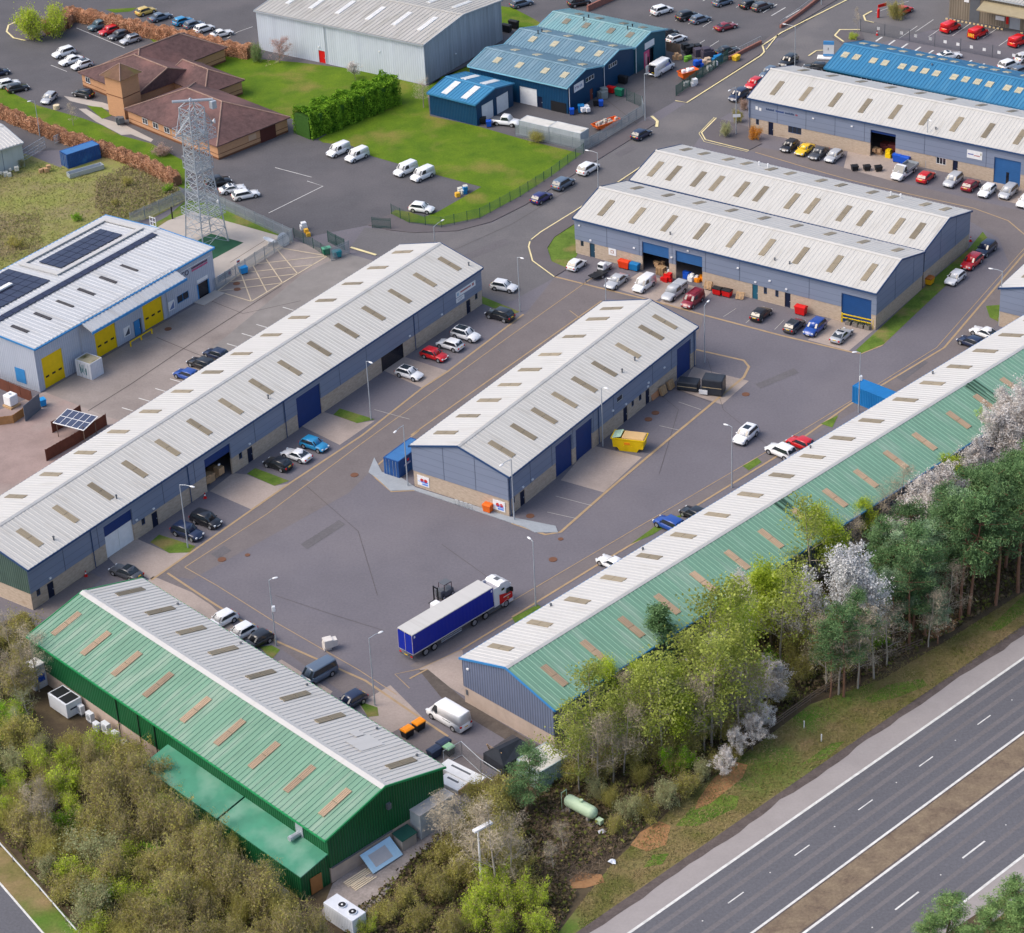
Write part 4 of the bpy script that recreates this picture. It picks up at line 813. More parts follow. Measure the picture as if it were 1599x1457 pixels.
# canopy lean-to over the middle doors
mb = MB(); a = [S.pt(9.3, .4, 7.06), S.pt(29.3, .4, 7.06), S.pt(29.3, -2.4, 6.0), S.pt(9.3, -2.4, 6.0)]; b = [p + Vector((0, 0, .22)) for p in a]
mb.raw(a + b, [(3, 2, 1, 0), (4, 5, 6, 7), (0, 1, 5, 4), (1, 2, 6, 5), (2, 3, 7, 6), (3, 0, 4, 7)])
for i in range(26): u = 9.4 + i * .78; mb.bar(S.pt(u, .35, 7.27), S.pt(u, -2.4, 6.23), .28, .07)
cp = mb.build('canopy_roof', m_solar_roof, S.root); mb = MB(); p = S.pt(9.3, -2.46, 0); mb.box(9.2, 29.4, p.y - .06, p.y + .06, 5.82, 6.2); mb.build('canopy_gutter', m_skyblue, cp)
for a in (17.5, 27.2):
    o = S.sign('v0', a, a + 1.35, .9, 2.4, d=.02, name='poster'); mb = MB()
    mb.face([S.fpt('v0', a + .15, .085, 1.05), S.fpt('v0', a + 1.2, .085, 1.05), S.fpt('v0', a + 1.2, .085, 2.2)]); mb.build('dark_triangle', plain('poster_slate', (.06, .07, .10), .5) if a < 20 else plain('poster_blue', (.14, .20, .38), .5), o)
bar_ = S.sign('v0', 29.9, 37.2, 5.95, 6.05, m_white, .03, 'sign_rail')
S.letters(S.root, 'v0', 30.0, 5.0, 'TCO', 1.1, plain('sign_indigo', (.02, .01, .05), .5), .05)
for z, mm in ((5.45, plain('sign_plum', (.09, .02, .06), .5)), (5.05, plain('sign_pink', (.55, .07, .20), .5))):
    x = 33.0
    while x < 36.3: S.mark(S.root, 'v0', x, x + .22, z, z + .3, mm, .03, 'lettering'); x += .3
S.sign('v0', 33.8, 36.2, 2.75, 3.25, m_white, .03, 'door_sign')
S.pipe('v0', 27.0, 6, m_grey); S.pipe('v0', 8.9, 6.9, m_grey)
mb = MB(); S.fbox(mb, 'v0', 32.6, 37.4, .1, 2.1, 0, .12); mb.build('entrance_ramp', m_conc_lt, S.root)
S.part('side_door', 'u0', 2.6, 4.6, .6, 2.9, m_skyblue, -.02, .05)
mb = MB()
for i in range(3): mb.tube(S.pt(38.1 + .0, 11.6 + i * .6, 7.2), S.pt(38.1, 11.6 + i * .6, 9.2), .05)
for z in (7.7, 8.4, 9.1): mb.tube(S.pt(38.1, 11.6, z), S.pt(38.1, 12.8, z), .05)
mb.build('roof_ladder_cage', m_white, S.root)
# far left pale building and the dark timber-clad building top right
FL_ = P(34, 223, 4.4); ca, sa = math.cos(R(35)), math.sin(R(35))
FL = Shed('industrial_unit', 'corner of a pale unit with a white roof at the left edge', FL_.x - 14 * ca, FL_.y - 14 * sa, 35, 14, 14, 1, 4.4, .8)
FL.walls('cladding', 0, 4.4, mat('mossy_pale_cladding', (.44, .49, .49), .6, .18, .4, stretch=(1, 1, .3), patch=((.27, .33, .27), .3, .56)), 0, (), gable=True, joints=3.4); FL.slope(0, m_bright_roof, [5], (2, 5)); FL.slope(1, m_bright_roof, [5], (2, 5)); FL.trim(m_grey, m_bright_roof)
TR_ = P(1482, 27)
TR = Shed('depot', 'timber clad depot with a canopy at the top right corner', TR_.x, TR_.y, -36.5, 40, 16, 1, 5.2, 1.3, 'depot')
TR.walls('cladding', 0, 5.2, mat('weathered_board_cladding', (.22, .185, .14), .8, .25, .6, stretch=(1, 1, .15), ribs=(.5, .4)), 0, [('v0', 12.2, 14.4, 0, 2.4)], gable=True); TR.slope(0, m_wh_roof, [9, 22], (3, 6), 1.0); TR.slope(1, m_wh_roof, [9, 22], (3, 6), 1.0); TR.trim(m_grey, m_wh_roof)
TR.part('doorway', 'v0', 12.2, 14.4, 0, 2.4, m_grey); TR.part('panel', 'v0', 4.2, 6.2, 0, 5.0, m_grey_dk, .02, .06); TR.part('poster', 'v0', 11.6, 12.1, .8, 2.2, m_red, .02, .05); TR.sign('v0', 9.5, 11.3, 1.3, 2.1); TR.sign('v0', 3.0, 4.0, 3.6, 4.6)
mb = MB(); a = [TR.pt(7, -.0, 4.3), TR.pt(22, 0, 4.3), TR.pt(22, -3.2, 3.6), TR.pt(7, -3.2, 3.6)]; b = [p + Vector((0, 0, .2)) for p in a]; mb.raw(a + b, [(3, 2, 1, 0), (4, 5, 6, 7), (0, 1, 5, 4), (1, 2, 6, 5), (2, 3, 7, 6), (3, 0, 4, 7)]); mb.build('canopy', mat('khaki_canopy', (.33, .28, .18), .7), TR.root)
mb = MB()
for i in range(36):
    if 14.5 > i * .8 > 11.5: continue
    TR.fbox(mb, 'v0', i * .8, i * .8 + .4, 1.2, 1.32, .02, .3)
mb.build('kerb_blocks', mat('yellow_white_kerb', (.70, .55, .30), .7), TR.root)

# ---------------------------------------------------------------- brick offices with hipped tile roofs
BR = thing('brick_office', 'orange brick office with hipped brown tile roofs and a square tower', 'office', P(250, 170), 0)
def loc(v): return Vector(v) - BR.location
def hip(A, B, Cc, ez, hr, hipA=True, hipB=True, name='roof', wall=True, ov=.45, m=m_tile):
    """A,B,C pixel corners at eave height: long eave A-B, end B-C"""
    a, b, c = P(*A, ez), P(*B, ez), P(*Cc, ez); ux = (b - a); L = ux.length; ux.normalize(); vy = (c - b); vy -= ux * vy.dot(ux); Wd = vy.length; vy.normalize()
    d = a + vy * Wd; c = b + vy * Wd; h = Wd / 2; up = Vector((0, 0, hr))
    r0 = a + vy * h + ux * (h if hipA else 0) + up; r1 = b + vy * h - ux * (h if hipB else 0) + up
    mb = MB(); q = [loc(p) for p in (a, b, c, d, r0, r1)]; lo = [p - Vector((0, 0, .18)) for p in q[:4]]
    mb.face([q[0], q[1], q[5], q[4]]); mb.face([q[2], q[3], q[4], q[5]]); mb.face([q[1], q[2], q[5]]); mb.face([q[3], q[0], q[4]])
    mb.face(lo[::-1])
    for i in range(4): j = (i + 1) % 4; mb.face([lo[i], lo[j], q[j], q[i]])
    ro = mb.build(name, m, BR)
    rb = MB()
    for p, s_ in ((q[4], q[5]), (q[0], q[4]), (q[3], q[4]), (q[1], q[5]), (q[2], q[5])):
        if (p - s_).length > .3: rb.tube(p + Vector((0, 0, .03)), s_ + Vector((0, 0, .03)), .13, .13, 6)
    rb.build('ridge_tiles', mat('ridge_tiles', (.30, .20, .16), .85, .2, 2), ro)
    if wall:
        w_ = [a + ux * ov + vy * ov, b - ux * ov + vy * ov, c - ux * ov - vy * ov, d + ux * ov - vy * ov]; mb = MB(); pl = MB()
        for i in range(4):
            p, s_ = loc(w_[i]), loc(w_[(i + 1) % 4]); z0 = -BR.location.z
            mb.face([(p.x, p.y, 0), (s_.x, s_.y, 0), (s_.x, s_.y, ez - .15), (p.x, p.y, ez - .15)])
            for za, zb in ((0, .35), (.95, 1.05)): pl.bar((p.x, p.y, za), (s_.x, s_.y, za), .05, zb - za)
        mb.build('wall', m_orange_brick, BR); pl.build('brick_band', m_plinth_brick, BR)
    return a, b, c, d, ux, vy
def bwin(a, ux, vy, t, wd, z0=1.15, z1=2.25, ov=.45, frame=m_white, off=.04, n=2):
    p = loc(a + ux * t + vy * ov) - vy * off; mb = MB(); gl = MB(); r = Matrix(((ux.x, -ux.y, 0, p.x), (ux.y, ux.x, 0, p.y), (0, 0, 1, 0), (0, 0, 0, 1)))
    for x0, x1, za, zb in [(0, wd, z0, z0 + .08), (0, wd, z1 - .08, z1)] + [((wd - .08) * i / n, (wd - .08) * i / n + .08, z0 + .08, z1 - .08) for i in range(n + 1)]: mb.box(x0, x1, -.04, .06, za, zb, M=r)
    gl.box(.04, wd - .04, .0, .04, z0 + .04, z1 - .04, M=r); o = mb.build('window', frame, BR); gl.build('pane', m_glass, o)
a, b, c, d, ux, vy = hip((194, 170), (339, 229), (449, 181), 2.75, 3.4, True, True)
for t in (4.6, 7.6, 10.8): bwin(a, ux, vy, t, 1.5)
e = (c - b).normalized(); mb = MB(); p = loc(b + e * 9.8 - ux * .38); q = loc(b + e * 13.2 - ux * .38); mb.bar((p.x, p.y, 0), (q.x, q.y, 0), .1, 2.4); mb.build('timber_door', plain('maroon_boarding', (.09, .025, .02), .7), BR)
mb = MB(); p = loc(b + e * 7.2 - ux * .42); q = loc(b + e * 8.9 - ux * .42); mb.bar((p.x, p.y, 1.2), (q.x, q.y, 1.2), .06, 1.0); mb.build('wall_panel', m_orange_p if False else plain('peach_panel', (.55, .36, .24), .6), BR)
a, b, c, d, ux, vy = hip((214, 130), (356, 74), (301, 47), 2.75, 3.2, True, True)
for t in (2.0, 8.0, 11.6): bwin(a, ux, vy, t, 2.6, 1.5, 2.4, frame=m_plinth_brick, n=1)
a, b, c, d, ux, vy = hip((122, 113), (212, 150), (300, 105), 2.75, 3.0, True, False)
for t in (1.6,): bwin(a, ux, vy, t, 1.4)
hip((256, 122), (320, 148), (366, 118), 2.7, 2.2, False, True, wall=True)
hip((262, 120), (300, 135), (347, 118), 2.7, 1.9, True, True)
# tower
t0 = P(196.5, 187); tx = (P(230, 172) - t0); tx.normalize(); ty = Vector((-tx.y, tx.x, 0)); tl = t0 - ty * 0; mb = MB(); z1 = height_to((196.5, 187), 124)
fp = [t0, t0 + tx * 4.2, t0 + tx * 4.2 + ty * 4.2, t0 + ty * 4.2]
mb.prism([tuple(loc(p))[:2] for p in fp], 0, z1); mb.build('tower', m_orange_brick, BR)
pl = MB()
for z in (z1 - .35, z1 * .52):
    for i in range(4): p, q = loc(fp[i]), loc(fp[(i + 1) % 4]); pl.bar((p.x, p.y, z), (q.x, q.y, z), .08, .14)
pl.build('brick_band', m_plinth_brick, BR)
cc = loc(sum(fp, Vector()) / 4); ap = Vector((cc.x, cc.y, z1 + 1.9)); ev = [Vector((cc.x + (loc(p).x - cc.x) * 1.28, cc.y + (loc(p).y - cc.y) * 1.28, z1 - .05)) for p in fp]; mb = MB()
for i in range(4): mb.face([ev[i], ev[(i + 1) % 4], ap])
mb.face([p - Vector((0, 0, .01)) for p in ev[::-1]]); tr_ = mb.build('tower_roof', mat('mossy_roof_tiles', (.15, .085, .055), .85, .25, 1.2, patch=((.14, .115, .04), .4, .5)), BR)
mb = MB(); p = loc(t0 + tx * 4.25); mb.bar((p.x, p.y, z1 - .3), tuple(loc(fp[2]))[:2] + (z1 - .3,), .12, .3); 
rb = MB()
for p in ev: rb.tube(p, ap, .1, .1, 6)
rb.build('ridge_tiles', mat('ridge_tiles', (.30, .20, .16)), tr_)
# ---------------------------------------------------------------- vehicles
def car_parts(L, W, H, belt, hood, x1, x2, x3, x4, deck=None, nose=.52, side=(None, None), r=.33, wb=.6, tumble=.80, cargo=False, ride=.24):
    """stations from the front bumper (x=+L/2) to the rear: x1 windscreen foot, x2 roof front, x3 roof rear, x4 rear window foot (fractions of L)"""
    X = lambda f: L / 2 - f * L
    w2 = W / 2; zb = ride; deck = deck if deck is not None else belt
    st = [(0.0, .74, zb + .12, nose - .06), (.015, .86, zb + .03, nose), (.06, .96, zb, hood - .12), (.14, 1.0, zb, hood - .04), (x1, 1.0, zb, hood + .02), (x1 + .02, 1.0, zb, belt), ((x1 + x4) / 2, 1.0, zb, belt), (x4, 1.0, zb, deck), (min(.97, x4 + .02) if x4 < .95 else .965, .99, zb, deck - .01), (.985, .93, zb + .02, deck - .07), (1.0, .84, zb + .14, min(deck - .14, .80 if not cargo else deck - .1))]
    def ring(f, k, z0, z1):
        w_ = w2 * k; x = X(f); m_ = z0 + (z1 - z0) * .45
        return [(x, -w_ * .86, z0), (x, -w_, z0 + .10), (x, -w_ * 1.0, m_), (x, -w_ * .97, z1 - .07), (x, -w_ * .86, z1), (x, 0, z1 + .015), (x, w_ * .86, z1), (x, w_ * .97, z1 - .07), (x, w_, m_), (x, w_, z0 + .10), (x, w_ * .86, z0)]
    b = MB(); b.loft([ring(*q) for q in st])
    # greenhouse
    zt = H; a = w2 * .93; t = w2 * tumble; X1, X2, X3, X4 = X(x1 + .005), X(x2), X(x3), X(x4)
    def ghr(x0, x1_, hw, z, cr=0): return [(x0, -hw, z), (x0 + .02, 0, z + cr), (x0, hw, z), ((x0 + x1_) / 2, hw * 1.01, z + cr * .4), (x1_, hw, z), (x1_ - .02, 0, z + cr), (x1_, -hw, z), ((x0 + x1_) / 2, -hw * 1.01, z + cr * .4)]
    lv = [(X1, X4, a, belt - .05), (X1 + (X2 - X1) * .9, X4 + (X3 - X4) * .9, t + (a - t) * .14, belt + (zt - belt) * .88), (X2, X3, t * .95, zt - .015), (X2 - .12, X3 + .12, t * .80, zt + .012)]
    b.loft([ghr(p, q, h, z, .02) for p, q, h, z in lv])
    gl = []
    def quad(fr, name):
        mb = MB(); mb.face(fr); gl.append((name, mb))
    zA, zB = belt + .05, belt + (zt - belt) * .86
    def at(z): k = (z - (belt - .05)) / ((belt + (zt - belt) * .88) - (belt - .05)); return X1 + (lv[1][0] - X1) * k, X4 + (lv[1][1] - X4) * k, a + (lv[1][2] - a) * k
    (fA, rA, hA), (fB, rB, hB) = at(zA), at(zB); e = .018
    quad([(fA + e, -hA * .90, zA), (fA + e, hA * .90, zA), (fB + e, hB * .88, zB), (fB + e, -hB * .88, zB)], 'windscreen')
    if not cargo: quad([(rA - e, hA * .88, zA + .05), (rA - e, -hA * .88, zA + .05), (rB - e, -hB * .86, zB), (rB - e, hB * .86, zB)], 'rear_window')
    s0, s1 = side; s1A = rA + .14 if s1 is None else X(s1); s1B = rB + .12 if s1 is None else X(s1)
    for sg in (-1, 1):
        q = [(fA - .16, sg * (hA + e), zA), (s1A, sg * (hA + e), zA), (s1B, sg * (hB + e), zB), (fB - .10, sg * (hB + e), zB)]
        quad(q if sg > 0 else q[::-1], 'side_window')
    wh = []
    for f in (.5 - wb / 2 - .01, .5 + wb / 2 - .01):
        for sg in (-1, 1): wh.append((X(f), sg * (w2 - .085), r))
    for x, y, r_ in wh:
        sg = 1 if y > 0 else -1
        b.tube((x, sg * (w2 - .25), r_ + .02), (x, sg * (w2 + .004), r_ + .02), r_ + .065, r_ + .065, 16, 1)
    return dict(body=b, glass=gl, wheels=wh, r=r, L=L, W=W, hood=hood, nose=nose, deck=deck, H=H, roof=(X2, X3, t), belt=belt, X=X)
KINDS = {
 'hatchback': dict(L=4.15, W=1.78, H=1.47, belt=.93, hood=.88, x1=.27, x2=.44, x3=.84, x4=.965, side=(0, None)),
 'small_car': dict(L=3.65, W=1.66, H=1.49, belt=.92, hood=.86, x1=.26, x2=.44, x3=.82, x4=.96, r=.30),
 'saloon': dict(L=4.70, W=1.83, H=1.43, belt=.90, hood=.86, x1=.30, x2=.46, x3=.70, x4=.86, deck=.93),
 'coupe': dict(L=4.45, W=1.84, H=1.33, belt=.86, hood=.80, x1=.31, x2=.48, x3=.66, x4=.90, deck=.88, tumble=.74, r=.34),
 'estate': dict(L=4.65, W=1.82, H=1.48, belt=.92, hood=.88, x1=.28, x2=.44, x3=.87, x4=.97),
 'suv': dict(L=4.50, W=1.86, H=1.68, belt=1.04, hood=1.0, x1=.26, x2=.41, x3=.86, x4=.965, nose=.62, r=.36, ride=.28, tumble=.82),
 'people_carrier': dict(L=4.40, W=1.82, H=1.66, belt=1.0, hood=.95, x1=.20, x2=.40, x3=.88, x4=.97, nose=.58, r=.33, tumble=.82),
 'small_van': dict(L=4.40, W=1.84, H=1.84, belt=1.08, hood=1.0, x1=.22, x2=.36, x3=.955, x4=.985, nose=.62, side=(0, .52), cargo=True, tumble=.86),
 'panel_van': dict(L=5.9, W=2.02, H=2.45, belt=1.25, hood=1.12, x1=.15, x2=.29, x3=.965, x4=.985, nose=.68, side=(0, .36), cargo=True, tumble=.86, r=.36, wb=.6),
 'camper_van': dict(L=5.0, W=1.92, H=1.98, belt=1.12, hood=1.02, x1=.16, x2=.30, x3=.955, x4=.985, nose=.66, tumble=.86, r=.35),
}
CARM = {}
def paint_of(c):
    return {'white': paint('white_car_paint', (.80, .81, .82)), 'black': paint('black_car_paint', (.012, .013, .017)), 'navy': paint('navy_car_paint', (.012, .022, .062)), 'grey': paint('dark_grey_car_paint', (.055, .06, .072)),
            'silver': paint('silver_car_paint', (.42, .44, .47)), 'red': paint('red_car_paint', (.56, .008, .012)), 'dkred': paint('dark_red_car_paint', (.23, .012, .025)), 'blue': paint('blue_car_paint', (.012, .065, .32)), 'azure': paint('azure_car_paint', (.02, .25, .50)),
            'yellow': paint('yellow_car_paint', (.80, .50, .01)), 'teal': paint('teal_grey_car_paint', (.075, .135, .165)), 'slate': paint('slate_blue_car_paint', (.10, .14, .20)), 'gold': paint('gold_car_paint', (.62, .44, .10)), 'indigo': paint('indigo_car_paint', (.02, .018, .13)), 'vanred': paint('bright_red_van_paint', (.70, .006, .008))}[c]
WHEELS = {}
def wheel_meshes(r):
    if r not in WHEELS:
        t = MB(); n = 18; rings = []
        for y, k in ((-.10, .80), (-.10, .97), (-.06, 1.0), (.06, 1.0), (.10, .97), (.10, .80)): rings.append([(r * k * math.cos(2 * math.pi * i / n), y, r * k * math.sin(2 * math.pi * i / n)) for i in range(n)])
        t.loft(rings); rim = MB(); rim.tube((0, -.106, 0), (0, .106, 0), r * .66, r * .66, 14)
        for sg in (-1, 1):
            rim.tube((0, sg * .106, 0), (0, sg * .118, 0), r * .16, r * .16, 8)
        WHEELS[r] = (t.mesh('wheel', m_tyre), rim.mesh('rim', m_rim))
    return WHEELS[r]
def wheel(parent, x, y, z, r):
    t, rm = wheel_meshes(r); o = bpy.data.objects.new('wheel', t); COL.objects.link(o); o.parent = parent; o.location = (x, y, z)
    q = bpy.data.objects.new('rim', rm); COL.objects.link(q); q.parent = o; return o
def child(parent, name, me):
    o = bpy.data.objects.new(name, me); COL.objects.link(o); o.parent = parent; return o
PROTO = {}
def proto(kind):
    if kind in PROTO: return PROTO[kind]
    d = car_parts(**KINDS[kind]); L, W = d['L'], d['W']; X = d['X']
    p = {'body': d['body'].mesh('body', [paint_of('white'), m_black], True), 'glass': [(n, mb.mesh(n, m_glass_car)) for n, mb in d['glass']], 'wheels': d['wheels'], 'r': d['r']}
    lamps = []
    for nm, m_, x, z0, z1, y0, y1, dx in (('headlight', m_lamp_w, L / 2 - .13, d['nose'] - .02, d['nose'] + .16, W * .29, W * .44, .14), ('tail_light', m_lamp_r, -L / 2 + .05, d['deck'] - .34, d['deck'] - .10, W * .32, W * .455, .08)):
        for sg in (-1, 1):
            mb = MB(); mb.rbox(x - dx, x + dx * .75, min(sg * y0, sg * y1), max(sg * y0, sg * y1), z0, z1, .03); lamps.append((nm, mb.mesh(nm, m_)))
    p['lamps'] = lamps
    mb = MB(); mb.box(L / 2 - .05, L / 2 + .012, -.26, .26, .42, .53); p['fplate'] = mb.mesh('number_plate', m_plate_w)
    mb = MB(); z = min(.78, d['deck'] - .22); mb.box(-L / 2 - .012, -L / 2 + .05, -.26, .26, z, z + .12); p['rplate'] = mb.mesh('number_plate', m_plate_y)
    mb = MB(); mb.box(L / 2 - .06, L / 2 + .006, -W * .30, W * .30, .30, .41); mb.box(-L / 2 - .004, -L / 2 + .06, -W * .36, W * .36, .26, .36); p['trim'] = mb.mesh('bumper_trim', m_black)
    ms = []
    xm = X(KINDS[kind]['x1'] + .06)
    for sg in (-1, 1):
        mb = MB(); mb.rbox(xm - .06, xm + .06, min(sg * W * .47, sg * W * .57), max(sg * W * .47, sg * W * .57), d['belt'] - .02, d['belt'] + .14, .03); ms.append(mb.mesh('wing_mirror', paint_of('white')))
    p['mirrors'] = ms
    x2, x3, t = d['roof']; mb = MB(); k = .92; mb.face([(x2 - .14, -t * .78, d['H'] + .03), (x2 - .14, t * .78, d['H'] + .03), (x3 + .14, t * .78, d['H'] + .03), (x3 + .14, -t * .78, d['H'] + .03)][::-1]); p['roofpanel'] = mb.mesh('black_roof', m_glass_car)
    mb = MB(); mb.face([(x2 - .2, -t * .6, d['H'] + .035), (x2 - .2, t * .6, d['H'] + .035), (x2 - (x2 - x3) * .62, t * .6, d['H'] + .035), (x2 - (x2 - x3) * .62, -t * .6, d['H'] + .035)][::-1]); p['sunroof'] = mb.mesh('sunroof', m_glass_car)
    PROTO[kind] = p; return p
def vehicle(kind, colr, px, py, yaw, label, cat='car', group=None, roof=None, name=None, far=False, z=.7):
    p = proto(kind); g_ = P(px, py, z); nm = name or ('parked_van' if 'van' in kind else 'parked_car')
    t = thing(nm, label, cat, (g_.x, g_.y, .018), yaw, group); pm = paint_of(colr)
    def painted(n, me):
        o = child(t, n, me); o.material_slots[0].link = 'OBJECT'; o.material_slots[0].material = pm; return o
    painted('body', p['body'])
    for n, me in p['glass']: child(t, n, me)
    for x, y, z_ in p['wheels']: wheel(t, x, y, z_, p['r'])
    for n, me in p['lamps']: child(t, n, me)
    child(t, 'number_plate', p['fplate']); child(t, 'number_plate', p['rplate']); child(t, 'bumper_trim', p['trim'])
    for me in p['mirrors']: painted('wing_mirror', me)
    if roof: child(t, 'black_roof' if roof == 'panel' else 'sunroof', p['roofpanel' if roof == 'panel' else 'sunroof'])
    return t
GW = 'cars parked along the west unit'; GM = 'vehicles parked in front of the joined grey units'; GN = 'vehicles parked in front of the lettered grey unit'; GRD = 'cars parked along the top road'; GE = 'cars parked behind the white and green unit'; GG = 'cars parked behind the green unit'; GO = 'cars in the brick office car park'; GF = 'cars in the far car parks'
